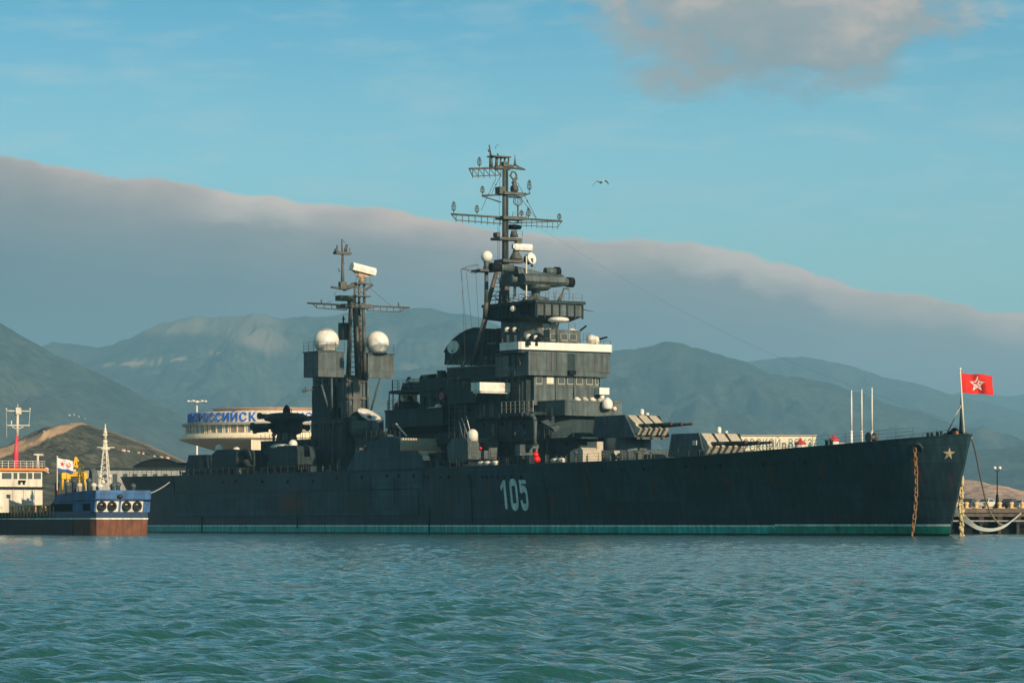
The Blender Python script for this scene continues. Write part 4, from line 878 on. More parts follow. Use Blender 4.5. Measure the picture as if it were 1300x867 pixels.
tar = turret(887, 893, 936, 945, 838, 549.5, 578, False)
mb = MB(); p = pl(882, 562, -tar[3]); mb.box(p[0] - .45, p[0] + .45, -tar[3] - .06, -tar[3] + .02, p[2] - .3, p[2] + .3); mb.build('hatch', 'whited', tar[0])
# splinter screens round the barbettes
mb = MB(); tc = tbr[1] + (tbr[2] - tbr[1]) * .52; mb.lathe((tc + 1.2, 0, Zd(tc) - .05), [(5.3, 0), (5.3, 1.75), (5.2, 1.75), (5.2, 0)], 30); mb.build('splinter_screen', 'grey', ship)
for px in (693, 700, 718, 731, 745, 775, 790, 806, 822): q = pl(px, 587, -9.4); mb = MB(); mb.tube((q[0], -9.4, Zd(q[0])), (q[0], -9.4, Zd(q[0]) + random.uniform(.7, 1.3)), .09, n=6); mb.build('stanchion', 'grey', ship)
tq = TP(740, -8.4); A = pt(741, 565, tq); B = pt(761, 587, tq)
rr = random.Random(3)
mb = MB(); mb.prof([(tq - 3, Zd(tq)), (tq, Zd(tq)), (tq, B[2] + 1.6), (tq - .5, A[2] - .3), (tq - 2, A[2] - .5), (tq - 3, B[2] + 1.4)], -8.4, -6.1); mb.build('canvas_cover', 'canvas', ship)
mb = MB(); mb.box(tq - 2.5, tq - .3, -6.0, -5.0, Zd(tq), A[2] + .5); mb.build('deck_locker', 'canvas', ship)
mb = MB(); q = pl(777, 573, -7.5); mb.box(q[0] - .5, q[0] + .5, -7.5, -6.6, Zd(q[0]), q[2] + .1); mb.build('deck_locker', 'canvas', ship)
# deck rails
def deckrail(pa, pb, n=1, h=1.1, st=2.0, both=True):
    ta, tb = pa, pb; k = max(2, int((tb - ta) / 6))
    for sd in ((-1, 1) if both else (-1,)):
        mb = MB()
        mb.rail([(ta + (tb - ta) * i / k, sd * (Bd(ta + (tb - ta) * i / k) - .15), Zd(ta + (tb - ta) * i / k)) for i in range(k + 1)], h, st)
        mb.build('railing', 'mast', ship)
deckrail(118, 165); deckrail(188, 204, h=1.25, st=3); deckrail(108, 118); deckrail(8, 84); deckrail(165, 188, h=.8)
# forecastle fittings
for px, py, r in ((1016, 566, 7.2), (1058.5, 563, 7)):
    l = -1.0; t, _, z = pl(px, py, l); zb = Zd(t); rad = r * (Y0 - t * SP) / F
    mb = MB(); mb.lathe((t, l, zb), [(rad, 0), (rad * .95, .55), (rad * .9, .9)], 18); o = mb.build('capstan', 'whited', ship)
    mb = MB(); mb.lathe((t, l, zb + .9), [(rad * 1.05, 0), (rad, .2), (rad * .55, .4), (rad * .2, .45), (.12, .8)], 18); mb.build('capstan_head', 'red', o)
for px, yt in ((1081, 495.5), (1094, 494), (1107, 492)):
    l = 3.2 + (px - 1094) * .11; t = TP(px, l); z = Zd(t); zt = ZP(yt, t, l)
    mb = MB(); mb.tube((t, l, z), (t, l, z + 2.2), .18, .14, 8); mb.tube((t, l, z + 2.2), (t, l, zt), .12, .07, 8); mb.build('whip_aerial', 'white', ship)
mb = MB(); q = pl(1068, 561, 0); mb.ball((q[0], 0, Zd(q[0]) + .3), .7, (1.6, 1, .6), 10); mb.build('canvas_cover', 'whited', ship)
tJ = 208.9
mb = MB(); mb.tube((tJ, 0, 11.5), pt(1219, 470, tJ), .13, .075, 10); mb.tube((tJ - 3.4, 0, 11.4), (tJ - .2, pt(1221, 512, tJ)[1] * .5, ZP(512, tJ, 0)), .1, .08, 8); mb.ball(pt(1219, 468.5, tJ), .16, n=10); js = mb.build('jackstaff', 'whited', ship)
mb = MB(); mb.tube((tJ - .6, 0, 11.5), (tJ - .5, 0, 16.4), .22, .05, 6); mb.build('boat_rope', 'dark', js)
for k, (px, py, s_, m) in enumerate(((1207, 550, .55, 'black'), (1212, 546, .5, 'black'), (1216, 549, .6, 'dark'), (1223, 551, .5, 'black'), (1200, 553, .4, 'dark'), (1227, 552, .35, 'grey'))):
    t, l, z = pl(px, py, .2 if px < 1225 else 0); mb = MB(); mb.lathe((t, l, Zd(min(t, 209)) - .1), [(s_, 0), (s_ * 1.0, max(.3, z - Zd(min(t, 209)))), (s_ * .7, max(.35, z - Zd(min(t, 209)) + .25)), (.1, max(.4, z - Zd(min(t, 209)) + .4))], 12); mb.build('windlass', m, ship)
mb = MB(); q = pl(1214, 551, -.3); mb.box(q[0] - .3, q[0] + .3, -.6, .1, q[2] - .2, q[2] + .35); mb.build('fairlead', 'rustm', ship)
for q_ in ((1178, 552), (1190, 554)): 
    t, l, z = pl(*q_, -1.5); mb = MB(); mb.tube((t, l, Zd(t)), (t, l, Zd(t) + .7), .18, n=8); mb.tube((t + .7, l, Zd(t)), (t + .7, l, Zd(t) + .7), .18, n=8); mb.build('bollard', 'dark', ship)

# ---------------------------------------------------------------- wall fittings: doors, ladders, pipes, ports, rails
rf_ = random.Random(21)
def side_fittings(l, ta, tb, za, zb, doors, ladders, ports_, npipe, parent=ship):
    s_ = -1
    for k in range(doors):
        t = rf_.uniform(ta + .6, tb - .6); mb = MB(); mb.box(t - .42, t + .42, l - .07, l + .02, za + .25, za + 2.05); mb.box(t - .34, t + .34, l - .1, l - .06, za + .35, za + 1.95); mb.build('door', rf_.choice(['dark', 'grey', 'black']), parent)
    for k in range(ladders):
        t = rf_.uniform(ta + .6, tb - .6); mb = MB()
        for d in (-.22, .22): mb.tube((t + d, l - .18, za), (t + d, l - .18, zb), .035, n=5)
        for q in range(int((zb - za) / .35)): mb.tube((t - .22, l - .18, za + .3 + q * .35), (t + .22, l - .18, za + .3 + q * .35), .025, n=4)
        mb.build('ladder', rf_.choice(['mast', 'grey']), parent)
    for k in range(ports_):
        t = ta + (tb - ta) * (k + .6) / (ports_ + .2); mb = MB(); mb.lathe((t, l, zb - .75), [(.26, 0), (.26, .07), (.18, .08), (.18, .02), (0, .02)], 12, 0, (0, -1, 0)); mb.build('porthole', 'black', parent)
    mb = MB(); zc = zb - .25; mb.tube((ta + .2, l - .12, zc), (tb - .2, l - .12, zc), .06, n=6)
    for k in range(npipe):
        t = rf_.uniform(ta + .4, tb - .4); z0_ = za + (zb - za) * rf_.choice([0, 0, .2, .45]); mb.tube((t, l - .12, z0_), (t, l - .12, zc), rf_.uniform(.04, .1), n=6)
        if rf_.random() < .6: mb.box(t - .25, t + .25, l - .3, l - .02, z0_, z0_ + rf_.uniform(.3, .7))
    mb.build('piping', rf_.choice(['mast', 'grey', 'dark']), parent)
def zz_(y, t, l): return ZP(y, t, l)
D = Zd(118)
side_fittings(-4.6, L1[0], L1[1], D, L1[3], 4, 2, 7, 9)
side_fittings(-5.2, L2[0], L2[1], L2[2] + .2, L2[3], 3, 2, 6, 8)
side_fittings(-6.0, L3[0] + 2, L3[1], L3[2], L3[3], 3, 2, 7, 8)
side_fittings(-4.2, TP(533, -4.2), TP(598, -4.2), zz_(546, 100, -4), zz_(500, 100, -4), 2, 3, 5, 9)
side_fittings(-W4[2], W4[0], W4[1] - .3, W4[3], W4[4], 0, 1, 0, 4, bridge)
side_fittings(-3.4, TP(395, -3.4), TP(437, -3.4), Zd(80), zz_(532, 78, -3.4), 3, 2, 4, 6)
side_fittings(-AT[2], AT[0], AT[1], AT[3] + 3, AT[4], 2, 2, 4, 6, tow)
side_fittings(-4.0, TP(331, -4), TP(399, -4), Zd(60), zz_(558, 60, -4), 4, 2, 7, 7)
def edge_rail(l, ta, tb, z, m='mast'): mb = MB(); mb.rail([(ta, l, z), (tb, l, z)], 1.05, 1.4, .035, .022); mb.build('railing', m, ship)
edge_rail(-5.5, L1[0], L1[1], zz_(554.4, L1[1], -5.6))
edge_rail(-5.1, L2[0] + 1, L2[1], L2[3] + .02)
edge_rail(-7.6, TP(567, -7.75), TP(606, -7.75), zz_(488.6, TP(606, -7.75), -7.75))
edge_rail(-5.4, f0 + 2.4, f1, ZP(462, f1, -5.4), 'grey')
edge_rail(-4.0, TP(331, -4), TP(399, -4), zz_(557, TP(399, -4), -4))
edge_rail(-10.8, TP(451, -10.9) + 3, TP(507, -10.9), zz_(554, TP(507, -10.9), -10.9))
# life raft canisters along the deck edge rail of the lower deckhouse
lr = MB(); lr.lathe((-.65, 0, 0), [(.18, 0), (.3, .08), (.3, 1.22), (.18, 1.3)], 14, 0, (1, 0, 0)); lr.box(-.5, -.4, -.3, .3, -.42, -.2); lr.box(.4, .5, -.3, .3, -.42, -.2); lro = None
for px in (712, 704, 618, 610, 628):
    o = lr.build('life_raft_canister', 'whited', ship) if lro is None else lro.copy()
    if lro is not None: COL.objects.link(o)
    else: lro = o
    t = TP(px, -9.2); o.location = (t, -9.2, Zd(t) + .45)
# winches, lockers and reels round the foot of the bridge
for k in range(16):
    px = 575 + k * 17 + rf_.uniform(-4, 4); l = rf_.uniform(-9.2, -6.4); t = TP(px, l); z = Zd(t); hgt = rf_.uniform(.5, 1.7); w_ = rf_.uniform(.25, .6); mb = MB()
    if k % 4 == 0: mb.lathe((t, l - .5, z + .6), [(.55, 0), (.55, .08), (.3, .1), (.3, .9), (.55, .92), (.55, 1)], 16, 0, (0, 1, 0)); mb.box(t - .5, t + .5, l - .5, l + .5, z, z + .15); n_ = 'hose_reel'
    elif k % 4 == 1: mb.lathe((t, l, z), [(w_ * .45, 0), (w_ * .45, hgt), (w_ * .8, hgt + .1), (w_ * .8, hgt + .3), (.05, hgt + .4)], 12); n_ = 'mushroom_vent'
    elif k % 4 == 2: mb.box(t - w_, t + w_, l - w_, l + w_, z, z + hgt); mb.box(t - w_ - .05, t + w_ + .05, l - w_ - .05, l + w_ + .05, z + hgt, z + hgt + .08); n_ = 'deck_locker'
    else: mb.tube((t, l, z), (t, l, z + 1.0), .1, n=7); mb.lathe((t, l, z + 1.0), [(.3, 0), (.3, .12), (.02, .14)], 12); n_ = 'valve_post'
    mb.build(n_, rf_.choice(['dark', 'grey', 'mast', 'dark']), ship)

def roof_clutter(ta, tb, la, lb, z, n, hmax=1.6):
    for k in range(n):
        t = rf_.uniform(ta, tb); l = rf_.uniform(la, lb); hgt = rf_.uniform(.35, hmax); w_ = rf_.uniform(.15, .45); q = rf_.random(); mb = MB()
        if q < .3: mb.lathe((t, l, z - .05), [(w_ * .5, 0), (w_ * .5, hgt * .7), (w_ * .9, hgt * .75), (w_ * .8, hgt), (.05, hgt + .1)], 10); n_ = 'mushroom_vent'
        elif q < .55: mb.box(t - w_, t + w_ * 1.6, l - w_, l + w_, z - .05, z + hgt * .7); mb.box(t - w_ - .04, t + w_ * 1.6 + .04, l - w_ - .04, l + w_ + .04, z + hgt * .7, z + hgt * .7 + .07); n_ = 'deck_locker'
        elif q < .8: mb.tube((t, l, z - .05), (t, l, z + hgt * 1.5), .06, .035, 6); mb.tube((t, l - .35, z + hgt * 1.2), (t, l + .35, z + hgt * 1.2), .03, n=5); n_ = 'signal_post'
        else: mb.tube((t, l, z - .05), (t, l, z + hgt * .6), .12, n=8); mb.ball((t, l, z + hgt * .6 + .2), .28, (1, 1, .9), 10); n_ = 'deck_lamp'
        mb.build(n_, rf_.choice(['dark', 'grey', 'mast', 'mast', 'whited' if n_ == 'deck_lamp' else 'dark']), ship)
roof_clutter(L1[0], L1[1] - 4, -5.5, -4.9, zz_(554.4, L1[1], -5.6), 8)
roof_clutter(TP(567, -7.75), TP(606, -7.75), -7.5, -6.2, zz_(488.6, TP(606, -7.75), -7.75), 5, 1.2)
roof_clutter(f0 + 3, f1 - 1, -5.2, -2.5, ZP(462, f1, -5.4), 9)
roof_clutter(TP(536, -4), TP(560, -4), -4, 2, zz_(476, TP(602, -4.2), -4.2), 8)
roof_clutter(TP(331, -4), TP(350, -4), -3.8, 3, zz_(557, TP(399, -4), -4), 5)
roof_clutter(TP(376, -4), TP(396, -4), -3.8, 3, zz_(557, TP(399, -4), -4), 5)
roof_clutter(TP(453, -9), TP(463, -9), -10.5, -4, ZP(573, TP(466, -10.97), -10.97), 5)
roof_clutter(TP(488, -9), TP(505, -9), -10.4, -7.5, ZP(555, TP(500, -10.97), -10.97), 6)
# foredeck: bitts, fairleads, cable reels along the starboard edge
for k, t in enumerate((168.5, 190, 196.5)):
    l = -Bd(t) + .75; z = Zd(t); mb = MB()
    if k % 3 != 2:
        for d in (-.45, .45): mb.lathe((t + d, l, z), [(.19, 0), (.19, .6), (.26, .64), (.24, .76), (.02, .78)], 10)
        mb.box(t - .8, t + .8, l - .3, l + .3, z - .02, z + .1); mb.build('bollard', 'dark', ship)
    else:
        mb.lathe((t, l - .1, z + .62), [(.6, 0), (.6, .08), (.28, .1), (.28, .9), (.6, .92), (.6, 1)], 16, 0, (0, 1, 0)); mb.box(t - .5, t + .5, l - .2, l + 1, z - .02, z + .14); mb.build('cable_reel', 'mast', ship)
# ================================================================= things on and round the cruiser
def SW(t, l, z): return (X0 + t * CP + l * SP, Y0 - t * SP + l * CP, z)
# jack flag
def flag_mesh(org, ux, W_, H_, amp, name, mats, parent=None, fn=None, nx=26, ny=14, ph=0.0):
    ux = Vector(ux).normalized(); uz = Vector((0, 0, 1)); nn = ux.cross(uz)
    def p(a, b): return Vector(org) + ux * (a * W_) + uz * (b * H_ - H_ - .06 * H_ * math.sin(2.2 * a) * 1.2) + nn * (amp * (math.sin(9 * a + 2.6 * b + ph) + .45 * math.sin(19 * a - 3 * b + 1 + ph)) * (.15 + a)) - uz * (.05 * H_ * math.sin(8 * a + ph) * a)
    mb = MB(); vs = [p(i / nx, j / ny) for i in range(nx + 1) for j in range(ny + 1)]
    for i in range(nx):
        for j in range(ny):
            q = (i * (ny + 1) + j, (i + 1) * (ny + 1) + j, (i + 1) * (ny + 1) + j + 1, i * (ny + 1) + j + 1)
            mb.f.append(q); mb.m.append(fn(i / nx, j / ny) if fn else 0); mb.s.append(True)
    mb.v = [tuple(v) for v in vs]
    return mb.build(name, mats, parent), p, nn
fl_top = SW(tJ, pt(1220.5, 474, tJ)[1], ZP(473.5, tJ, 0))
fo, fp, fn_ = flag_mesh(fl_top, (.995, .1, -.02), 3.72, 2.25, .26, 'flag', 'flag')
JACK = (fp, fn_)
tag(fo, 'red naval jack with a white bordered star flying from the bow staff', 'flag')
def emblem(name, polys, m, parent, off, fp=None, fn_=None):
    fp = fp or JACK[0]; fn_ = fn_ or JACK[1]
    mb = MB()
    for s_ in (-1, 1):
        for q in polys:
            vs = [fp(a, b) + fn_ * (off * s_) for a, b in q]; mb.add(vs, [tuple(range(len(q)))])
    return mb.build(name, m, parent)
cx, cy = .5, .5; ax_, ay_ = .27 * 2.25 / 3.72 * 1.5, .42
def starq(k1, k2):
    o = [(cx + ax_ * k1 * a, cy + ay_ * k1 * b) for a, b in star_pts(1, .42)]; i = [(cx + ax_ * k2 * a, cy + ay_ * k2 * b) for a, b in star_pts(1, .42)]
    return [(o[j], o[(j + 1) % 10], i[(j + 1) % 10], i[j]) for j in range(10)]
em = emblem('star_emblem', starq(1.0, .62), 'flagw', fo, .012)
emblem('hammer_and_sickle', [[(cx + ax_ * .3 * a, cy - .02 + ay_ * .3 * b) for a, b in q] for q in (
    stroke(arc(0, 0, .75, .75, -200, 40, 9), .28) + stroke([(-.8, -.8), (.45, .5)], .25) + stroke([(.15, .85), (.75, .25)], .34))], 'flagw', em, .014)
# anchor chains: one mesh of welded links each
def chain(a, b, n, lw, r, name, m, sag=0.0, lumps=False):
    a, b = Vector(a), Vector(b); d = b - a; L_ = d.length / n; mb = MB(); d.normalize(); u = d.orthogonal().normalized(); w = d.cross(u)
    for k in range(n):
        f_ = (k + .5) / n; c = a.lerp(b, f_) + Vector((sag * math.sin(math.pi * f_), 0, 0)); g_ = random.uniform(-.45, .45) + (0 if k % 2 else 1.5708); s_ = u * math.cos(g_) + w * math.sin(g_); hl = L_ * .62; o = s_.cross(d)
        loop = []
        for i in range(12):
            g = 2 * math.pi * i / 12; y = math.sin(g) * lw; x = math.cos(g) * lw * .8 + (hl - lw * .8) * (1 if math.cos(g) > .05 else -1 if math.cos(g) < -.05 else 0)
            loop.append(c + d * x + s_ * y)
        vs = []
        for i, q in enumerate(loop):
            tn = (loop[(i + 1) % 12] - loop[i - 1]).normalized(); nb = tn.cross(o)
            for j in range(6): h_ = 2 * math.pi * j / 6; vs.append(q + (nb * math.cos(h_) + o * math.sin(h_)) * r)
        mb.add(vs, [(i * 6 + j, i * 6 + (j + 1) % 6, ((i + 1) % 12) * 6 + (j + 1) % 6, ((i + 1) % 12) * 6 + j) for i in range(12) for j in range(6)], 0, True)
        if lumps:
            for _ in range(5): q = c + Vector((random.uniform(-.24, .24), random.uniform(-.24, .24), random.uniform(-.3, .3))); mb.ball(q, random.uniform(.1, .22), (1, 1, 1.2), 7)
    return mb.build(name, m)
ha = Vector(SW(*HAWSE)); hb = Vector(wp(1157, 682, ha.y - .5)); hb.z = -.6
tag(chain(ha, hb, 21, .2, .078, 'anchor_chain', 'rustm', sag=.35), 'rusty orange anchor chain hanging from the hawse hole on the dark hull', 'chain')
pa = Vector(wp(1219.5, 590, 397)); pb = Vector(wp(1221, 681, 397)); pb.z = -.5
tag(chain(pa, pb, 19, .2, .085, 'anchor_chain', 'chainp', lumps=True), 'pale yellowish encrusted anchor chain beyond the stem of the warship', 'chain')
def rope(pts, r, name, m, label, sub=5):
    P_ = [Vector(p) for p in pts]; out = []
    for i in range(len(P_) - 1):
        a, b = P_[i], P_[i + 1]; p0 = P_[max(i - 1, 0)]; p3 = P_[min(i + 2, len(P_) - 1)]
        for k in range(sub):
            q = k / sub; out.append(.5 * ((2 * a) + (b - p0) * q + (2 * p0 - 5 * a + 4 * b - p3) * q * q + (3 * a - p0 - 3 * b + p3) * q ** 3))
    out.append(P_[-1]); mb = MB(); mb.pipe(out, r, 6); o = mb.build(name, m)
    return tag(o, label, 'rope') if label else o
PY = 480.0
rope([wp(1233.5, 556, 393), wp(1238, 572, 405), wp(1244, 602, 425), wp(1251, 633, 445), wp(1260, 655, 460), wp(1273, 666.5, 470), wp(1286, 660, 477), wp(1296, 651, PY - .3)], .11, 'mooring_rope', 'rope', 'brown hawser hanging from the bow of the warship down to the pier')
rp = empty('mooring_rope', wp(1255, 673, 445), 0, 'bundle of slack pale ropes looping low above the water to the pier', 'rope')
for k in range(4):
    o = rope([wp(1208 + k * 1.2, 643 - k, 402), wp(1215 + k * 1.5, 653 - k * 1.2, 410), wp(1228 + k, 664.5 - k * 1.4, 425), wp(1243, 672.5 - k * 1.3, 445), wp(1260, 673.8 - k * .9, 460), wp(1275, 669 - k * .7, 470), wp(1287, 659, 477), wp(1296, 652, PY - .3)], .08, 'strand', 'ropel', None)
    o.parent = rp; o.matrix_parent_inverse = Matrix.Translation(-rp.location)
rope([wp(222, 606, 556), wp(212, 614.5, 530), wp(200, 622, 500), wp(186, 627.5, 460), wp(172, 629.5, 435), wp(160, 630, 428.0)], .09, 'mooring_rope', 'ropel', 'thin pale line running from the stern of the warship to the blue vessel')
lb = SW(*pl(681.5, 584, -10.6))
mb = MB(); mb.ball((0, 0, .1), .5, (1, 1, .95), 14); mb.ball((-.15, -.1, .7), .4, (1, 1, .95), 14); mb.tube((-.1, 0, 1.0), (-.1, 0, 1.5), .04, n=6)
o = mb.build('buoy', 'redl'); o.location = lb; tag(o, 'small bright red lumpy buoy hung at the deck edge above the number', 'buoy')
# ================================================================= blue service vessel, left
class Fr:
    def __init__(s, x, y, phi): s.x, s.y, s.c, s.s, s.phi = x, y, math.cos(phi), math.sin(phi), phi
    def TP(s, p, l): u = p - 650; return (u * (s.y + l * s.c) - F * (s.x + l * s.s)) / (F * s.c + u * s.s)
    def LP(s, p, t): u = p - 650; return (F * (s.x + t * s.c) - u * (s.y - t * s.s)) / (u * s.c - F * s.s)
    def ZP(s, y, t, l): return H + (HY - y) * (s.y - t * s.s + l * s.c) / F
    def pt(s, px, py, t): l = s.LP(px, t); return (t, l, s.ZP(py, t, l))
    def pl(s, px, py, l): t = s.TP(px, l); return (t, l, s.ZP(py, t, l))
VY = 428.0
V = Fr((154.5 - 650) * VY / F, VY, R(57))
ves = empty('service_vessel', (V.x, V.y, 0), -R(57), 'blue and rusty service vessel with white wheelhouse and tyre fenders on its bow', 'ship')
M['blue'] = mat('blue_hull_paint', (.04, .125, .29), .55, .25, .9, .4, .16, rustcol=(.09, .05, .04), plates=(2.6, 1.3, .1))
M['blued'] = mat('deep_blue_paint', (.012, .035, .09), .45, .2, .8, .2)
M['rusth'] = mat('rusty_hull', (.16, .058, .028), .75, .35, .7, .35, .25, rustcol=(.06, .03, .018), bump=.3)
M['darkh'] = mat('black_hull_paint', (.034, .024, .019), .6, .3, .7, .3, .2)
M['cream'] = mat('cream_paint', (.66, .61, .5), .55, .12, 1.2, .22, .14, rustcol=(.3, .16, .08))
M['orange'] = mat('orange_paint', (.75, .22, .03), .5)
M['yellow'] = mat('yellow_paint', (.72, .40, .02), .5, .15)
M['rub'] = mat('tyre_rubber', (.012, .012, .012), .85, .2, 6)
hw_ = 3.85; zr, zw, zp, zt, zk = 2.0, 2.15, 2.9, 4.4, 5.62
def hullpoly(a, b, w, f=1.1): return [(a, -w), (b - f, -w), (b, -w + f * .25), (b, w - f * .25), (b - f, w), (a, w)]
mb = MB(); mb.plan(hullpoly(-46, 0, hw_ - .1), -.8, zr, hullpoly(-46, .12, hw_)); vh = mb.build('hull', 'rusth', ves)
ta_ = V.TP(92, -hw_)
mb = MB(); mb.box(-46, ta_, -hw_ - .03, hw_ + .03, -.8, zr + .001); mb.build('aft_shell', 'darkh', vh)
mb = MB(); mb.plan(hullpoly(-46, .15, hw_ + .06), zr, zw); mb.build('white_line', 'line', vh)
mb = MB(); mb.plan(hullpoly(V.TP(66, -hw_), .12, hw_), zw, zp); mb.build('lower_strake', 'blued', vh); mb = MB(); mb.plan(hullpoly(-46, V.TP(66, -hw_), hw_, .1), zw, zp); mb.build('aft_strake', 'darkh', vh)
tf0 = V.TP(64.5, -hw_)
mb = MB(); sp_ = [(tf0, zp), (.1, zp), (.35, zt), (.45, zt), (.55, zk)] + [(V.TP(p, -hw_), V.ZP(y, V.TP(p, -hw_), -hw_)) for p, y in ((112, 622.5), (88, 625), (73, 628))] + [(tf0, V.ZP(640, tf0, -hw_))]
mb.prof(sp_, -hw_, hw_); fc = mb.build('forecastle', 'blue', ves)
mb = MB(); mb.tube((.5, -hw_, zt), (.5, hw_, zt), .12); mb.tube((.5, -hw_, zt), (tf0 + 2, -hw_ - .02, zt - .1), .1); mb.build('rubbing_bar', 'blued', fc)
for a, b in ((122.5, 150.5), (153.5, 181.5)):
    l0, l1 = V.LP(a, .3), V.LP(b, .3); mb = MB(); mb.add([(.14, l0, zp + .03), (.14, l1, zp + .03), (.42, l1, zt - .14), (.42, l0, zt - .14), (.05, l0, zp + .03), (.05, l1, zp + .03), (.3, l1, zt - .14), (.3, l0, zt - .14)], [(0, 1, 2, 3), (4, 7, 6, 5), (0, 4, 5, 1), (3, 2, 6, 7), (0, 3, 7, 4), (1, 5, 6, 2)]); mb.build('white_panel', 'whited', fc)
ty = MB(); ty.lathe((0, 0, 0), [(.3, -.13), (.5, -.15), (.6, -.08), (.62, .04), (.55, .14), (.32, .14), (.29, 0), (.3, -.13)], 22, 0, (1, 0, .15)); tyo = None
for p in (129.4, 142.5, 161, 174.5):
    o = ty.build('tyre_fender', 'rub', ves) if tyo is None else tyo.copy()
    if tyo is not None: COL.objects.link(o)
    else: tyo = o
    o.location = V.pt(p, 642, .48); o.parent = ves
mb = MB(); a = V.pl(65, 639.5, -hw_); b = V.pl(92, 649, -hw_); mb.box(a[0], b[0], -hw_ - .03, -hw_ + .3, b[2], a[2]); mb.build('mooring_port', 'black', fc)
mb = MB(); a = V.pl(105.5, 639, -hw_); b = V.pl(114.5, 648, -hw_); mb.box(a[0], b[0], -hw_ - .04, -hw_ + .3, b[2], a[2]); mb.build('mooring_port', 'black', fc)
mb = MB(); mb.lathe((.6, V.LP(152, .5), zt + .3), [(.35, 0), (.4, .2), (.2, .4)], 10); mb.build('fairlead', 'darkh', fc)
# aft bulwark with stanchions
zb0, zb1 = V.ZP(655, -16, -hw_), V.ZP(641, -16, -hw_)
mb = MB(); mb.box(-46, tf0 + .2, -hw_, -hw_ + .1, zb0 - .6, zb0); mb.box(-46, tf0 + .2, -hw_ - .08, -hw_ + .16, zb1 - .12, zb1); mb.box(-46, tf0, hw_ - .1, hw_, zb0 - .6, zb1)
for k in range(36): mb.box(-46 + k * .98, -46 + k * .98 + .28, -hw_ - .06, -hw_ + .08, zb0, zb1 - .1)
mb.build('bulwark', mat('worn_brown_paint', (.5, .3, .14), .8, .4, 2, .3), ves)
mb = MB(); mb.box(-46, tf0 + .2, -hw_ + .5, hw_ - .5, zp - .4, zp + .02); mb.build('deck', 'rusth', ves)
M['tan'] = mat('tan_board_paint', (.42, .25, .11), .8, .3, 1.5, .3)
for k in range(13): mb = MB(); mb.box(tf0 - 2.2 - k * 1.7, tf0 - 2.0 - k * 1.7, -hw_ + .6, hw_ - .6, zp, zb1 - .1 - .25 * (k % 3)); mb.build('sun_catch_board', 'tan', ves)  # added boards facing the bow, meant to catch sun behind the stanchions
# deckhouse
tw_ = -24.5; dl0, dl1 = V.LP(-8, tw_), V.LP(54, tw_); z_ = lambda y: V.ZP(y, tw_, 0)
mb = MB(); mb.box(tw_ - 7, tw_, dl0, dl1, zp, z_(619)); dh = mb.build('deckhouse', 'cream', ves)
mb = MB(); mb.box(tw_ - 6, tw_ + .1, dl0 + .2, dl1 - .1, z_(618), z_(597)); wh = mb.build('wheelhouse', 'cream', dh)
mb = MB(); mb.box(tw_ - 7.2, tw_ + .6, dl0, dl1 + .15, z_(619.5), z_(618)); mb.build('bridge_deck', 'black', dh)
mb = MB(); mb.box(tw_ - 6.4, tw_ + .5, dl0, dl1 + .5, z_(597.5), z_(594.5)); mb.build('roof', 'orange', dh)
for a, b in ((2, 14), (16.8, 21.5), (24, 33), (35, 40.5), (42.5, 51.5)):
    p, q = V.pt(a, 600, tw_), V.pt(b, 607.8, tw_); mb = MB(); mb.box(tw_ + .08, tw_ + .15, p[1], q[1], q[2], p[2]); mb.build('window', 'glass', dh)
p, q = V.pt(22.5, 609.5, tw_), V.pt(32, 615, tw_); mb = MB()
cy_, cz_ = (p[1] + q[1]) / 2, (p[2] + q[2]) / 2; dy, dz = (q[1] - p[1]) / 2, (p[2] - q[2]) / 2
mb.box(tw_ + .11, tw_ + .16, cy_ - dy, cy_ + dy, cz_ + dz * .1, cz_ + dz); mb.box(tw_ + .11, tw_ + .16, cy_ - dy, cy_ - dy * .35, cz_ - dz, cz_ + dz * .1); mb.box(tw_ + .11, tw_ + .16, cy_ + dy * .2, cy_ + dy * .8, cz_ - dz, cz_ + dz * .1); mb.build('bow_mark', 'black', dh)
mb = MB()
for a, b, y1, y2 in ((8, 13, 627.5, 632),): p, q = V.pt(a, y1, tw_), V.pt(b, y2, tw_); mb.box(tw_ + .02, tw_ + .08, p[1], q[1], q[2], p[2])
mb.build('window', 'glass', dh)
for px in (16.5, 30, 44): p = V.pt(px, 622, tw_); mb = MB(); mb.box(tw_ + .01, tw_ + .12, p[1] - .05, p[1] + .05, zp + .6, z_(620)); mb.build('pipe', 'whited', dh)
p, q = V.pt(33, 624, tw_), V.pt(43, 641, tw_); mb = MB(); mb.box(tw_ + .01, tw_ + .07, p[1], q[1], q[2], p[2]); mb.build('door', 'whited', dh)
zr_ = z_(594.5); mb = MB(); mb.rail([(tw_ + .3, dl0 + .2, zr_), (tw_ + .3, dl1 + .2, zr_), (tw_ - 6, dl1 + .2, zr_)], .95, .9, .04, .03); mb.build('railing', 'whited', dh)
tm_ = tw_ - 2.5; v = lambda px, py: V.pt(px, py, tm_)
mb = MB(); mb.tube(v(19.5, 594), v(21.5, 551), .42, .17, 10); mb.build('mast_trunk', mat('pink_red_paint', (.78, .06, .1), .5, .1), dh)
mb = MB(); mb.tube(v(21.8, 553), v(22.5, 522), .22, .16, 9); mb.tube(v(22.5, 522), v(22.5, 513), .07, n=6); mb.tube(v(8, 521.5), v(38.5, 522), .09); mb.tube(v(8, 540), v(38, 540), .09); mb.tube(v(19, 520), v(26, 520), .3, n=8); mb.tube(v(19, 523.5), v(26, 524), .35, n=8); mb.pipe([v(15, 541.5), v(22, 545), v(30, 541.5)], .06); mb.tube(v(14.5, 540), v(14.5, 534), .08); mb.tube(v(38, 522), v(36.5, 542), .035, n=4); mb.tube(v(8, 522), v(8.5, 555), .03, n=4)
for px in (8, 38): mb.tube(v(px, 521), v(px, 518), .1)
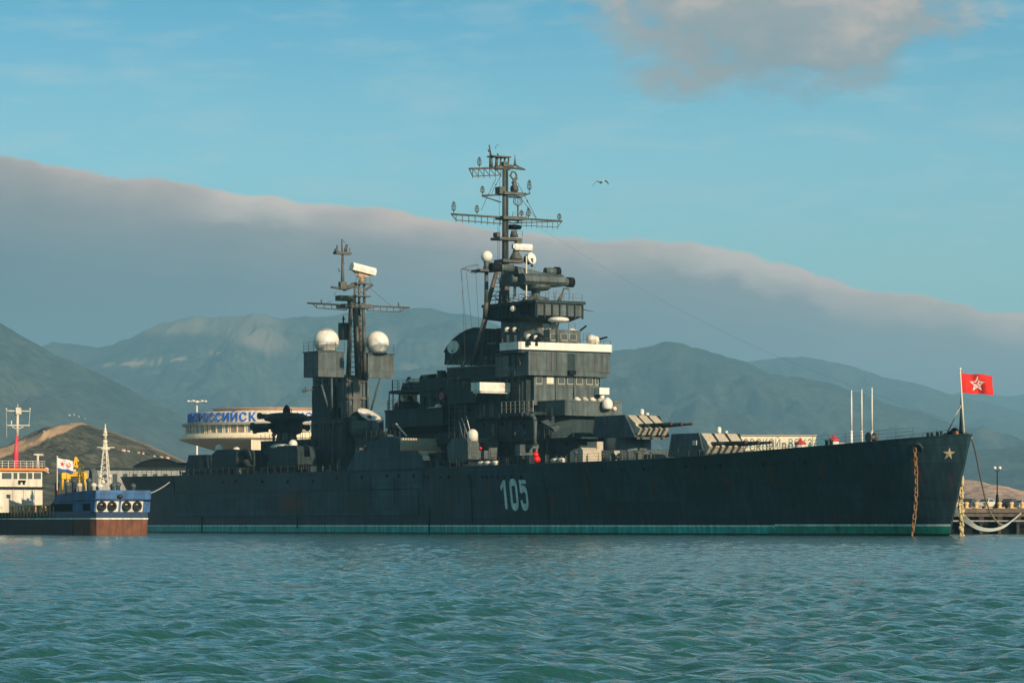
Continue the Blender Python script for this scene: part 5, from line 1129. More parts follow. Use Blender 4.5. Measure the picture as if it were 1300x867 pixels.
mb.build('radar_mast', 'cream', dh)
mb = MB(); mb.tube(v(47.7, 594), v(48, 578), .17, n=8); mb.tube(v(42.5, 577), v(54.5, 577.5), .16, n=8); mb.build('radar_scanner', 'cream', dh)
mb = MB(); mb.tube(v(62, 600), v(54, 596), .1); mb.ball(v(59, 596), .3); mb.build('wing_lamp', 'whited', dh)
for k in range(9):
    t = random.uniform(-16, -12); l = random.uniform(-2, 3); mb = MB(); hgt = random.uniform(.8, 3.6); mb.tube((t, l, zp), (t, l + random.uniform(-.2, .2), zp + hgt + .8), random.uniform(.1, .35), n=8); mb.build('deck_post', random.choice(['cream', 'grey', 'whited', 'rusth']), ves)
# forward lattice mast
tm2 = -5.0; v2 = lambda px, py: V.pt(px, py, tm2); mb = MB()
top = v2(133.6, 552)
for a in ((125.5, 624), (141, 622)):
    mb.tube(v2(*a), v2(132.8 if a[0] < 133 else 134.6, 556), .09, .07, 6)
for dt in (-.9, .9): b = v2(133.5, 622); mb.tube((b[0] + dt, b[1], b[2]), v2(133.6, 556), .09, .07, 6)
for k in range(9):
    f_ = k / 9; y = 618 - 62 * f_; w_ = 8 * (1 - f_); mb.tube(v2(133 - w_, y), v2(133.6 + w_, y - 6.5), .05, n=5); mb.tube(v2(133.6 + w_, y), v2(133 - w_, y - 6.5), .05, n=5)
mb.tube(v2(133.6, 558), v2(133.6, 543), .2, .14, 8); mb.tube(v2(133.6, 543), v2(133.6, 538), .07, n=5); mb.tube(v2(123, 568), v2(145.5, 568), .08); mb.tube(v2(128, 569.5), v2(139, 569.5), .2, n=8)
for y in (552, 560, 566): mb.tube(v2(130.5, y), v2(136, y), .13, n=6)
for px, y in ((127, 605), (139.5, 604.5), (131, 612), (133.5, 549)): mb.ball(v2(px, y), .28, n=8)
mb.build('lattice_mast', 'cream', ves)
for px, y, h_ in ((113, 612, 1.4), (119, 618, 1), (127, 619, .8), (144, 618, .9), (150, 617, 1.1), (169, 619, .8), (86, 617, 1.2), (94, 613, 1.5), (101, 618, 1)):
    t, l, z = V.pt(px, y, -4.5 if px > 105 else -8); mb = MB(); mb.lathe((t, l, zk - .8), [(.3, 0), (.28, z - zk + .8), (.42, z - zk + .9), (.35, z - zk + 1.2), (.05, z - zk + 1.35)], 10); mb.build('deck_vent', random.choice(['cream', 'whited', 'grey']), ves)
mb = MB(); p = V.pt(117, 600, -5.5); mb.prof([(p[0] - 1, zk - .6), (p[0] + .6, zk - .6), (p[0] + .4, p[2]), (p[0] - .4, p[2] + .6)], p[1] - .2, p[1] + .6); mb.build('deck_shelter', 'grey', ves)
# yellow A-frame
tc_ = -11.5; v3 = lambda px, py: V.pt(px, py, tc_); mb = MB()
for a, b in (((79, 622), (80, 601)), ((107.5, 622), (107, 601)), ((86, 622), (86, 601)), ((78.5, 601), (109, 600)), ((78.5, 604), (109, 603)), ((91, 600), (96, 580)), ((108, 600), (96, 580)), ((98.5, 600), (96, 582)), ((93, 592), (101, 592)), ((100, 601), (102, 622))): mb.tube(v3(*a), v3(*b), .16 if b[1] > 595 else .13, n=8)
for px in (80, 86, 107): q = v3(px, 603); mb.box(q[0] - .25, q[0] + .25, q[1] - .3, q[1] + .3, q[2] - .5, q[2] + .25)
dc = mb.build('deck_crane', 'yellow', ves); mb = MB(); mb.ball(v3(94, 597.5), .3, (1, 1, .8)); mb.ball(v3(101, 597.5), .28, (1, 1.4, .8)); mb.build('crane_winch', 'whited', dc)
# naval ensigns on thin staffs
def VW(t, l, z): return (V.x + t * V.c + l * V.s, V.y - t * V.s + l * V.c, z)
fw = lambda a, b: 1 if b < .2 else 0
f1, p_1, n_1 = flag_mesh(VW(*v3(73.2, 581)), (.95, .3, -.12), 2.0, 1.6, .1, 'flag', ['flagw', 'flagb', 'flag'], fn=fw, nx=30, ny=24)
tag(f1, 'white naval flag with red mark and blue lower stripe, nearest its staff', 'flag', 'naval flags on the service vessel')
f2, p_2, n_2 = flag_mesh(VW(*V.pt(84.5, 585, -12.5)), (.9, .4, .02), 1.5, 1.2, .14, 'flag', ['flagw', 'flagb', 'flag'], fn=fw, nx=30, ny=24, ph=1.4)
tag(f2, 'second white naval flag, in front of the yellow crane', 'flag', 'naval flags on the service vessel')
for fo_, p_, n_ in ((f1, p_1, n_1), (f2, p_2, n_2)):
    e_ = emblem('star_emblem', [[(.3 + .17 * a, .6 + .24 * b) for a, b in star_pts(1, .42)][k:k + 2] + [(.3, .6)] for k in range(9)] + [[(.3 + .17 * star_pts(1, .42)[9][0], .6 + .24 * star_pts(1, .42)[9][1]), (.3, .84), (.3, .6)]], 'flag', fo_, .012, p_, n_)
    emblem('hammer_and_sickle', [[(.7 + .15 * a, .6 + .2 * b) for a, b in q] for q in stroke(arc(0, 0, .75, .75, -200, 40, 9), .4) + stroke([(-.8, -.8), (.45, .5)], .35) + stroke([(.15, .85), (.75, .25)], .5)], 'flag', e_, .013, p_, n_)
mb = MB(); mb.tube(v3(72.6, 622), v3(72.6, 578.5), .07, n=6); mb.tube(V.pt(84, 622, -12.5), V.pt(84.2, 583, -12.5), .06, n=6); mb.build('flagstaff', 'cream', ves)
# ================================================================= gull
gx, gy, gz = wp(762.8, 231.8, 250)
def gull():
    mb = MB(); n = 12
    prof = [(-.30, .01), (-.24, .04), (-.12, .085), (.02, .1), (.12, .09), (.2, .06), (.26, .062), (.31, .055), (.35, .025), (.42, .008)]
    vs = []
    for x, r in prof:
        for i in range(n): g = 2 * math.pi * i / n; vs.append((x, r * math.cos(g), r * .9 * math.sin(g) + (.02 if x > .2 else 0)))
    mb.add(vs, [(k * n + i, k * n + (i + 1) % n, (k + 1) * n + (i + 1) % n, (k + 1) * n + i) for k in range(len(prof) - 1) for i in range(n)] + [tuple(range(n)), tuple(range(len(vs) - n, len(vs)))], 0, True)
    for s_ in (-1, 1):
        st_ = [(.05, .04, .15, -.12, .035), (.28, .12, .17, -.1, .03), (.42, .06, .10, -.14, .02), (.55, -.08, .02, -.16, .012), (.64, -.2, -.09, -.15, .006)]
        vs = []
        for y, z, xa, xb, th in st_: vs += [(xa, s_ * y, z), ((xa + xb) / 2, s_ * y, z + th), (xb, s_ * y, z - .005), ((xa + xb) / 2, s_ * y, z - th * .4)]
        for k in range(len(st_) - 1): mb.add([vs[k * 4 + j] for j in range(4)] + [vs[k * 4 + 4 + j] for j in range(4)], [(j, (j + 1) % 4, 4 + (j + 1) % 4, 4 + j) for j in range(4)], 0 if k == 0 else 1, True)
        mb.f.append(tuple(range(len(mb.v) - 4, len(mb.v)))); mb.m.append(1); mb.s.append(False)
    mb.add([(-.28, -.02, 0), (-.28, .02, 0), (-.44, .08, .01), (-.44, -.08, .01)], [(0, 1, 2, 3)], 0)
    return mb.build('seagull', ['white', mat('gull_grey_feather', (.12, .14, .15), .8)])
g = gull(); g.location = (gx, gy, gz); g.rotation_euler = (R(8), R(-4), R(-72)); tag(g, 'white and grey seagull gliding with drooped wings in the open sky', 'bird')
# ================================================================= terminal buildings
M['wall'] = mat('pale_plaster', (.8, .69, .5), .8, .08, .5, .12)
M['conc'] = mat('grey_concrete', (.3, .29, .27), .85, .15, .6, .2)
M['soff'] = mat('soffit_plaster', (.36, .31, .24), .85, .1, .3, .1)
M['letb'] = mat('blue_letter_enamel', (.01, .11, .55), .4, .05)
M['lett'] = mat('turquoise_letter_enamel', (.008, .16, .2), .4, .05)
M['curt'] = mat('curtained_window', (.24, .17, .12), .3, .35, .8, spec=.7)
M['pane'] = mat('sky_window', (.12, .17, .19), .1, .3, .5, spec=.9)
hall = empty('passenger_terminal', ((345 - 650) * 740 / F, 740, 3), 0, 'round cream terminal hall with flared base and blue city name on its parapet', 'building')
def ring(prof, name, m, parent=hall, n=72):
    mb = MB(); mb.lathe((0, 0, 0), prof, n, smooth=False); return mb.build(name, m, parent)
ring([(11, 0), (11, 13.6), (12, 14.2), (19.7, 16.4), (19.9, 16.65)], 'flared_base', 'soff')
ring([(19.95, 16.66), (19.95, 17.1), (19.3, 17.12), (19.2, 17.75), (18.6, 17.76)], 'sill_band', 'wall')
wl = ring([(18.3, 17.7), (18.3, 19.5)], 'wall', 'wall')
ring([(18.3, 19.46), (19.3, 19.48), (19.3, 19.95), (18.2, 19.96)], 'eave', 'conc')
par = ring([(17.9, 19.96), (17.9, 22.35), (17.6, 22.36), (17.4, 21.9), (0.1, 21.9)], 'parapet', 'whited')
mb = MB()
for k in range(5): mb.lathe((0, 0, 20.15 + k * .46), [(17.86, 0), (17.99, .02), (17.99, .16), (17.86, .18)], 72, smooth=False)
mb.build('parapet_slat', 'white', par)
mb = MB(); mb.lathe((0, 0, 22.0), [(12.5, 0), (12.5, 1.05), (12.8, 1.06), (12.8, 1.3), (.1, 1.32)], 40, smooth=False); mb.build('roof_lantern', mat('tan_roof', (.4, .25, .17), .8), hall)
for k in range(30):
    a = R(-92 + k * 5.4); c_, s_ = math.sin(a), -math.cos(a); mb = MB()
    big = k % 3 != 0
    hw2 = .72 if big else .35
    for (r0, r1, q, z0_, z1_, mi) in ((18.25, 18.42, hw2, 17.9, 19.35, 0),):
        ux, uy = -s_ * -1, c_ * -1
        tx, ty_ = math.cos(a), math.sin(a)
        vs = []
        for r in (r0, r1):
            for sx_, z in ((-1, z0_), (1, z0_), (1, z1_), (-1, z1_)): vs.append((c_ * r + tx * q * sx_, s_ * r + ty_ * q * sx_, z))
        mb.add(vs, [(0, 1, 2, 3), (4, 7, 6, 5), (0, 4, 5, 1), (1, 5, 6, 2), (2, 6, 7, 3), (3, 7, 4, 0)])
    o = mb.build('window', 'curt' if k % 4 in (1, 2) else 'pane', hall)
    mb = MB(); vs = []
    for sx_ in (-hw2 - .12, hw2):
        q = [(c_ * r + tx * (sx_ + d), s_ * r + ty_ * (sx_ + d)) for r, d in ((18.2, 0), (18.2, .12), (18.55, .12), (18.55, 0))]; mb.plan(q, 17.8, 19.45)
    mb.build('frame', 'wall', o)
for i, ch in enumerate('НОВОРОССИЙСК'):
    a = R(-9.0 - 6.35 * (11 - i)); rr_2 = 18.12
    M4 = Matrix.Translation((math.sin(a) * rr_2, -math.cos(a) * rr_2, 20.25)) @ Matrix.Rotation(a, 4, 'Z') @ Matrix.Rotation(R(90), 4, 'X')
    text_obj(ch, 2.55, 'letter', 'letb', par, M4, .08, .95)
for i, ch in enumerate('НО'):
    a = R(23.5 + 6.35 * i); M4 = Matrix.Translation((math.sin(a) * 18.12, -math.cos(a) * 18.12, 20.25)) @ Matrix.Rotation(a, 4, 'Z') @ Matrix.Rotation(R(90), 4, 'X'); text_obj(ch, 2.55, 'letter', 'letb', par, M4, .08, .95)
mb = MB(); mb.box(-3, 9, -19.2, -8, 0, 16.4); mb.build('stair_block', 'wall', hall)
for k in range(3): mb = MB(); mb.box(4.6 + k * 1.4, 5.4 + k * 1.4, -19.3, -19.18, 15 - 0, 16); mb.build('window', 'curt', hall)
mk = empty('floodlight_mast', wp(250, 668, 800), 0, 'slim white floodlight mast rising behind the round terminal hall', 'light mast'); mk.location.z = 3
zt_ = wp(250, 511, 800)[2] - 3; mb = MB(); mb.tube((0, 0, 0), (0, 0, zt_), .3, .17, 10); mb.build('pole', 'white', mk)
mb = MB(); mb.lathe((0, 0, zt_), [(.2, -.3), (.75, 0), (.75, .3), (.2, .5)], 12)
for k in range(6): a = 2 * math.pi * k / 6 + .2; mb.tube((0, 0, zt_ + .1), (math.cos(a) * 1.9, math.sin(a) * 1.9, zt_ + .35), .08)
mb.build('lamp_ring', 'whited', mk)
for k in range(6):
    a = 2 * math.pi * k / 6 + .2; mb = MB(); mb.ball((math.cos(a) * 2.0, math.sin(a) * 2.0, zt_ + .3), .42, (1, 1, .6), 10); mb.build('lamp_head', 'white', mk)
# sea terminal with the sign
st_b = empty('sea_terminal', ((990 - 650) * 720 / F, 720, 3), 0, 'flat cream sea terminal block with turquoise rooftop lettering seen over the foredeck', 'building')
xa, xb = (905 - 990) * 720 / F, (1036 - 990) * 720 / F; zt_ = wp(0, 553.5, 720)[2] - 3
mb = MB(); mb.box(xa, xb, 0, 22, 0, zt_); w_ = mb.build('wall', 'wall', st_b)
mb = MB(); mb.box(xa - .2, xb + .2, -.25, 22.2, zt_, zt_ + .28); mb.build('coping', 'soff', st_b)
for k in range(12): x = xa + 1 + k * 1.75; mb = MB(); mb.box(x, x + .9, -.06, .05, zt_ - 6.6, zt_ - 4.9); mb.build('window', 'curt', st_b)
zl = wp(0, 567, 718)[2] - 3
mb = MB(); mb.box((930 - 990) * 718 / F, (1047 - 990) * 718 / F, -1.75, -1.6, zl - .12, zl); mb.build('sign_rail', 'conc', st_b)
for i, ch in enumerate('МОРСКОЙ ВОКЗАЛ'):
    if ch == ' ': continue
    x = (946 + (i - 1) * 8.13 - 990) * 718 / F
    text_obj(ch, 2.25, 'letter', 'lett', st_b, Matrix.Translation((x, -1.7, zl + .02)) @ Matrix.Rotation(R(90), 4, 'X'), .07, .78)
# grey quay building and barrel roofed hall
gb = empty('quay_building', ((176 - 650) * 645 / F, 645, 3), 0, 'long low grey building with square windows behind the blue vessel', 'building')
s6 = 645 / F; zt_ = wp(0, 596, 645)[2] - 3
mb = MB(); mb.box((108 - 176) * s6, (236 - 176) * s6, 0, 12, 0, zt_); mb.build('wall', mat('grey_plaster', (.36, .35, .32), .85, .1, .5, .2), gb)
mb = MB(); mb.box((107 - 176) * s6, (237 - 176) * s6, -.35, 12.3, zt_, zt_ + .35); mb.build('roof', 'dark', gb)
for px in (133, 146, 159, 171, 184, 197, 210):
    x = (px - 176) * s6; mb = MB(); mb.box(x - .42, x + .42, -.05, .1, zt_ - 2.5, zt_ - .8); o = mb.build('window', 'glass', gb)
    mb = MB(); mb.box(x - .5, x + .5, -.16, -.05, zt_ - 2.62, zt_ - 2.5); mb.build('sill', 'conc', o)
bh = empty('barrel_hall', ((202 - 650) * 668 / F, 668, 3), 0, 'dark shallow arched roof hall just left of the warship stern', 'building')
s7 = 668 / F; zs = wp(0, 593, 668)[2] - 3; zc_ = wp(0, 583, 668)[2] - 3; wv = 31 * s7
mb = MB(); mb.box(-wv, wv, 0, 18, 0, zs); mb.build('wall', 'conc', bh)
arcp = [(-wv * 1.05 + 2.1 * wv * k / 16, zs + (zc_ - zs) * (1 - (k / 8 - 1) ** 2)) for k in range(17)]
mb = MB(); vs = [(x, -.6, z) for x, z in arcp] + [(x, 18, z) for x, z in arcp]; mb.add(vs, [(k, k + 1, 18 + k, 17 + k) for k in range(16)] + [tuple(range(17)), tuple(range(17, 34))]); rf = mb.build('roof', 'black', bh)
mb = MB()
for (x, z), (x2, z2) in zip(arcp, arcp[1:]): mb.tube((x, -.65, z + .05), (x2, -.65, z2 + .05), .16, n=6)
mb.build('fascia', 'black', rf)
# ================================================================= pier on the right
def P2(px, py, Y): return wp(px, py, Y)
pier = empty('pier', (150, PY, 0), 0, 'dark concrete pier on piles with a weathered beam edge beyond the bow', 'pier')
mb = MB(); mb.box(-101, 150, 0, 120, 2.45, 3.6); mb.build('deck', mat('pier_concrete', (.13, .105, .085), .9, .25, .8, .3, .1), pier)
mb = MB(); mb.box(-101, 150, -.25, .3, 3.0, 3.62); mb.build('edge_beam', mat('edge_concrete', (.16, .125, .10), .9, .3, .6, .3, .1), pier)
mb = MB(); mb.box(-100, 150, 1.6, 119, -2, 2.46); mb.build('dark_recess', 'black', pier)  # black block stands in for the shade under the deck, behind the piles
for k in range(42): x = -100 + k * 2.6; mb = MB(); mb.box(x, x + .7, .05, 1.5, 1.55, 2.44); mb.box(x + .15, x + .55, .4, 1.3, -2, 1.56); mb.build('pile', 'darkh', pier)
mb = MB(); mb.box(-101, 150, -.1, .2, 1.75, 1.95); mb.build('waling', 'conc', pier)
M['boll'] = mat('worn_yellow_paint', (.66, .47, .22), .7, .2, 4, .2, .15)
def bollard_(px):
    o = empty('bollard', ((px - 650) * (PY + .9) / F, PY + .9, 3.6))
    return o
b0 = None; bl = ['partly hidden by the stem of the warship', 'just right of the encrusted chain', 'in front of the dark car', 'in front of the white car', 'at the foot of the lamp post', 'right of the lamp post', 'at the right edge of the picture']
for k, px in enumerate((1213, 1227, 1239.5, 1253, 1269, 1284, 1298)):
    if b0 is None:
        b0 = o = bollard_(px)
        mb = MB(); mb.lathe((0, 0, 0), [(.34, 0), (.28, .1), (.26, .45), (.36, .62), (.38, .78), (.25, .9), (.02, .93)], 16); mb.build('post', 'boll', o)
        mb = MB(); mb.lathe((0, 0, 0), [(.52, 0), (.52, .06), (.3, .08)], 16); mb.box(.1, .75, -.3, .3, 0, .1); mb.build('base_plate', 'boll', o)
    else:
        o = copy_tree(b0); o.location = ((px - 650) * (PY + .9) / F, PY + .9, 3.6)
    tag(o, 'worn yellow bollard on the pier edge, ' + bl[k], 'bollard', 'bollards along the pier edge')
# cars
cb = {n: mat(n + '_car_paint', c, .3, .05, spec=.6) for n, c in (('white', (.72, .7, .66)), ('navy', (.02, .03, .05)), ('black', (.015, .017, .02)), ('silver', (.45, .47, .48)))}
def make_car():
    c = empty('parked_car'); mb = MB()
    lo = [(-2.1, .35), (-2.15, .75), (-2.0, .95), (-1.1, 1.0), (1.0, .95), (1.95, .82), (2.15, .6), (2.1, .35)]
    mb.prof(lo, -.85, .85); mb.add([(-1.75, -.8, .97), (.95, -.8, .95), (.95, .8, .95), (-1.75, .8, .97), (-1.3, -.62, 1.46), (.2, -.62, 1.46), (.2, .62, 1.46), (-1.3, .62, 1.46)], [(0, 1, 2, 3), (4, 7, 6, 5), (0, 4, 5, 1), (1, 5, 6, 2), (2, 6, 7, 3), (3, 7, 4, 0)]); b = mb.build('body', cb['white'], c)
    mb = MB()
    for s_ in (-1, 1): mb.add([(-1.5, s_ * .785, 1.02), (.75, s_ * .79, 1.0), (.15, s_ * .655, 1.4), (-1.2, s_ * .655, 1.4)], [(0, 1, 2, 3)])
    mb.add([(.9, -.7, 1.0), (.9, .7, 1.0), (.27, .57, 1.42), (.27, -.57, 1.42)], [(0, 1, 2, 3)]); mb.add([(-1.74, -.68, 1.03), (-1.74, .68, 1.03), (-1.36, .56, 1.4), (-1.36, -.56, 1.4)], [(0, 1, 2, 3)]); mb.build('window', 'glass', c)
    for x in (-1.3, 1.35):
        for s_ in (-1, 1):
            mb = MB(); mb.lathe((x, s_ * .8, .32), [(.2, -.1), (.32, -.09), (.33, .07), (.2, .09)], 16, 0, (0, s_, 0)); w = mb.build('wheel', 'rub', c); mb = MB(); mb.lathe((x, s_ * .8, .32), [(.19, .06), (.19, .1), (.04, .08)], 12, 0, (0, s_, 0)); mb.build('rim', 'conc', w)
    for s_ in (-1, 1): mb = MB(); mb.ball((2.06, s_ * .6, .68), .16, (.6, 1.2, .7), 10); mb.build('headlight', 'glass', c)
    return c
car0 = make_car()
for k, (px, Y, rz, colr, lab) in enumerate(((1229, 489, 155, 'navy', 'dark blue car parked on the pier between the bow and the white car'), (1251, 490, 152, 'white', 'white car parked on the pier behind the slanting hawser'), (1280, 493, 150, 'black', 'dark car parked on the pier just right of the lamp post'), (1294, 515, 150, 'silver', 'pale silver car parked behind the dark car by the lamp'), (1310, 497, 152, 'white', 'white car at the far right end of the parked row'))):
    c = car0 if k == 0 else copy_tree(car0)
    c.location = ((px - 650) * Y / F, Y, 3.6); c.rotation_euler = (0, 0, R(rz + 90)); tag(c, lab, 'car', 'cars parked on the pier')
    for ch in c.children:
        if ch.name.startswith('body'): ch.material_slots[0].link = 'OBJECT'; ch.material_slots[0].material = cb[colr]
lp = empty('street_lamp', P2(1266, 645, 486), 0, 'dark street lamp with twin white globes on the pier', 'street lamp'); lp.location.z = 3.6
zt_ = wp(0, 597, 486)[2] - 3.6; mb = MB(); mb.lathe((0, 0, 0), [(.5, 0), (.35, .5), (.22, 1.2), (.2, 1.8), (.09, 2.2), (.07, zt_)], 12); mb.pipe([(-.36, 0, zt_ + .12), (-.2, 0, zt_ - .05), (.2, 0, zt_ - .05), (.36, 0, zt_ + .12)], .045); mb.build('post', 'black', lp)
for x in (-.36, .36): mb = MB(); mb.ball((x, 0, zt_ + .34), .25, n=14); mb.build('globe', 'white', lp)
# ================================================================= ground, hills
rng = np.random.default_rng(7)
def vnoise(x, y, seed):
    r = np.random.default_rng(seed).random((256, 256)); xi = np.floor(x).astype(int); yi = np.floor(y).astype(int); fx = x - xi; fy = y - yi
    fx = fx * fx * (3 - 2 * fx); fy = fy * fy * (3 - 2 * fy); g = lambda a, b: r[a % 256, b % 256]
    return (g(xi, yi) * (1 - fx) + g(xi + 1, yi) * fx) * (1 - fy) + (g(xi, yi + 1) * (1 - fx) + g(xi + 1, yi + 1) * fx) * fy
def fbm(x, y, seed, o=5):
    s_ = 0; a = .5
    for k in range(o): s_ = s_ + a * vnoise(x * 2 ** k, y * 2 ** k, seed + k); a *= .5
    return s_
def hillmat(name, cols, scale, bare_sunlit=None):
    m = bpy.data.materials.new(name); m.use_nodes = True; nt = m.node_tree; N, L = nt.nodes, nt.links; b = N['Principled BSDF']; b.inputs['Roughness'].default_value = .95; b.inputs['Specular IOR Level'].default_value = .1
    tc = N.new('ShaderNodeTexCoord'); out = None
    for k, (c1, c2, sc, lo, hi) in enumerate(cols):
        n = N.new('ShaderNodeTexNoise'); n.inputs['Scale'].default_value = sc; n.inputs['Detail'].default_value = 8; n.inputs['Roughness'].default_value = .68; L.new(tc.outputs['Object'], n.inputs['Vector'])
        r = N.new('ShaderNodeValToRGB'); r.color_ramp.elements[0].position = lo; r.color_ramp.elements[1].position = hi; r.color_ramp.elements[0].color = (*c1, 1); r.color_ramp.elements[1].color = (*c2, 1); L.new(n.outputs['Fac'], r.inputs['Fac'])
        if out is None: out = r.outputs['Color']
        else:
            mx = N.new('ShaderNodeMixRGB'); mx.blend_type = 'MULTIPLY'; mx.inputs[0].default_value = 1; L.new(out, mx.inputs[1]); L.new(r.outputs['Color'], mx.inputs[2]); out = mx.outputs[0]
    if bare_sunlit:
        at = N.new('ShaderNodeAttribute'); at.attribute_name = 'bare_sunlit'; mx = N.new('ShaderNodeMixRGB'); L.new(at.outputs['Fac'], mx.inputs[0]); L.new(out, mx.inputs[1]); mx.inputs[2].default_value = (*bare_sunlit, 1); out = mx.outputs[0]
    bp = N.new('ShaderNodeBump'); bp.inputs['Strength'].default_value = .6; bp.inputs['Distance'].default_value = .14 / sc; L.new(n.outputs['Fac'], bp.inputs['Height']); L.new(bp.outputs[0], b.inputs['Normal'])
    L.new(out, b.inputs['Base Color'])
    return m
FOREST = [((.014, .028, .022), (.055, .066, .048), .004, .36, .62), ((.4, .4, .4), (1.6, 1.6, 1.5), .03, .38, .62)]
def hill(name, ridge, Yf, Yr, mtl, seed, nx=220, ny=70, rough=.10, bare_sunlit_fn=None, spur=90., p=1.15):
    px = np.linspace(ridge[0][0], ridge[-1][0], nx); ry = np.interp(px, [a for a, _ in ridge], [b for _, b in ridge])
    k = np.ones(5) / 5; ry = np.convolve(np.pad(ry, 2, 'edge'), k, 'valid')
    ztop = H + (HY - ry) * Yr / F
    kk = np.concatenate([np.linspace(0, 1, ny), [1.06, 1.15, 1.35]]); Yv = Yf + (Yr - Yf) * kk
    X = (px - 650) * Yr / F
    XX, YY = np.meshgrid(X, Yv, indexing='ij'); KK = np.broadcast_to(kk, XX.shape)
    S = np.where(KK <= 1, KK ** p, np.maximum(0, 1 - (KK - 1) * 1.6))
    rn = np.abs(fbm(XX / (spur * 2.2), YY / (spur * 4), seed) - .47) * 4
    wx = fbm(XX / (spur * 1.3), YY / (spur * 1.3), seed + 31, 3) * spur * .9
    rn2 = .5 - 2.2 * np.abs(fbm((XX + wx) / (spur * .75), YY / (spur * 2.2), seed + 9) - .48)
    rn3 = .5 - 2.2 * np.abs(fbm((XX + wx) / (spur * .28), YY / (spur * .8), seed + 14, 4) - .48)
    env = np.clip(KK * 2.2, 0, 1) * np.clip((1.02 - KK) * 4, .12, 1)
    Z = 2.8 + (ztop[:, None] - 2.8) * S * (1 + env * (rough * 2.4 * (rn - .75) + rough * 2.2 * (rn2 - .3) + rough * .9 * (rn3 - .3))) + (fbm(XX / 40, YY / 60, seed + 20) - .48) * ztop[:, None] * .018
    Z = np.minimum(Z, H + (ztop[:, None] - H) * YY / Yr * 1.01)
    vs = np.stack([XX, YY, Z], -1).reshape(-1, 3); m_ = len(kk)
    i, j = np.meshgrid(np.arange(nx - 1), np.arange(m_ - 1), indexing='ij'); a = (i * m_ + j).ravel(); f_ = np.stack([a, a + m_, a + m_ + 1, a + 1], -1)
    me = bpy.data.meshes.new(name); me.from_pydata(vs.tolist(), [], f_.tolist()); me.polygons.foreach_set('use_smooth', [True] * len(f_)); me.materials.append(mtl)
    at = me.attributes.new('bare_sunlit', 'FLOAT', 'POINT')
    PX = 650 + F * XX / YY; PYY = HY - F * (Z - H) / YY
    bv = bare_sunlit_fn(PX, KK, PYY, XX, YY) if bare_sunlit_fn else np.zeros_like(XX)
    at.data.foreach_set('value', np.clip(bv, 0, 1).ravel().astype(np.float32))
    o = bpy.data.objects.new(name, me); COL.objects.link(o); return tag(o, kind='structure')
def sm(a, b, x): q = np.clip((x - a) / (b - a), 0, 1); return q * q * (3 - 2 * q)
HM = hillmat('wooded_slope', FOREST, 1, (.38, .30, .22))
# near hillside with the quarry road
def bare1(px, k, py, X, Y):
    top = np.interp(px, [-60, 0, 40, 75, 92, 104, 120], [590, 571, 556, 541, 535, 534.5, 541]); n = fbm(X / 6, Y / 6, 3)
    th = np.interp(px, [-60, 30, 85, 100, 112], [11, 10, 10, 5, 1]) + 3 * (n - .5)
    road = sm(th + 1, th - 1, py - top) * sm(-1, 1, py - top + 1) * (1 - sm(108, 115, px)) * 1.4
    trk = np.exp(-((py - np.interp(px, [104, 150, 190, 230, 260], [536, 551, 566, 584, 600])) / 1.0) ** 2) * sm(104, 115, px) * (.3 + n * .6)
    road = road + trk + np.exp(-((py - 565 - (px - 150) * .12) / 1.2) ** 2) * sm(120, 135, px) * n * .4
    return road + sm(.62, .78, fbm(X / 18, Y / 60, 77)) * .35 + 0
hm1 = hillmat('scrub_slope', [((.05, .058, .046), (.125, .12, .09), .03, .34, .66), ((.4, .42, .42), (1.5, 1.45, 1.35), .22, .38, .62)], 1, (.55, .36, .21))
hill('hillside', [(-260, 640), (-120, 606), (-40, 584), (0, 571), (40, 556), (75, 541), (92, 534.5), (104, 534), (120, 540), (150, 549), (185, 562), (225, 580), (260, 598), (300, 625), (340, 655)], 1000, 1500, hm1, 11, 420, 110, .08, bare1, 30, .9)
# left mountain
def bare_sunlit2(px, k, py, X, Y): return (1 - sm(-18, 22, py - np.interp(px, [0, 60, 130, 200, 300], [478, 500, 522, 548, 580]) + 26 * (fbm(X / 160, Y / 500, 15) - .5))) * 0 + sm(-14, 20, py - np.interp(px, [0, 60, 130, 200, 300], [478, 492, 512, 540, 580]) + 30 * (fbm(X / 160, Y / 500, 15) - .5)) * .07 + sm(.66, .8, fbm(X / 45, Y / 200, 5)) * .55 * (1 - sm(.55, .85, k))  # lower slope tinted paler as sunlit below cloud shadow, plus scattered bare patches
hill('mountain', [(-420, 330), (-200, 345), (-60, 385), (0, 405), (40, 430), (80, 452), (130, 472), (170, 493), (210, 515), (260, 540), (330, 566), (400, 588), (470, 612), (560, 645)], 5200, 8200, HM, 23, 260, 80, .12, bare_sunlit2, 260)
# long ridge with the bare crest
def bare3(px, k, py, X, Y):
    n = fbm(X / 220, Y / 700, 41)
    low = np.interp(px, [120, 180, 230, 260, 300, 345, 380], [425, 428, 424, 424, 432, 447, 440]); n2 = fbm(X / 60, Y / 200, 44)
    crest = sm(5, -7, py - low + 14 * (n - .5)) * sm(110, 190, px) * (1 - sm(335, 390, px)) * (.45 + .8 * n2)
    road = np.exp(-((py - 459.5 + (px - 185) * .07 + 3 * (n2 - .5)) / 1.5) ** 2) * sm(120, 150, px) * (1 - sm(228, 240, px)) * sm(.3, .5, fbm(X / 25, Y / 25, 46)) * 1.3
    t2 = np.exp(-((py - 450 - (px - 285) * .3) / 2.2) ** 2) * sm(262, 272, px) * (1 - sm(300, 318, px)) * sm(.4, .6, fbm(X / 30, Y / 30, 48)) * 1.6
    return crest * .5 + np.clip(road * 1.6, 0, 1) + t2 * n * 1.3 + sm(.66, .8, n) * .3 * sm(.5, .8, k)
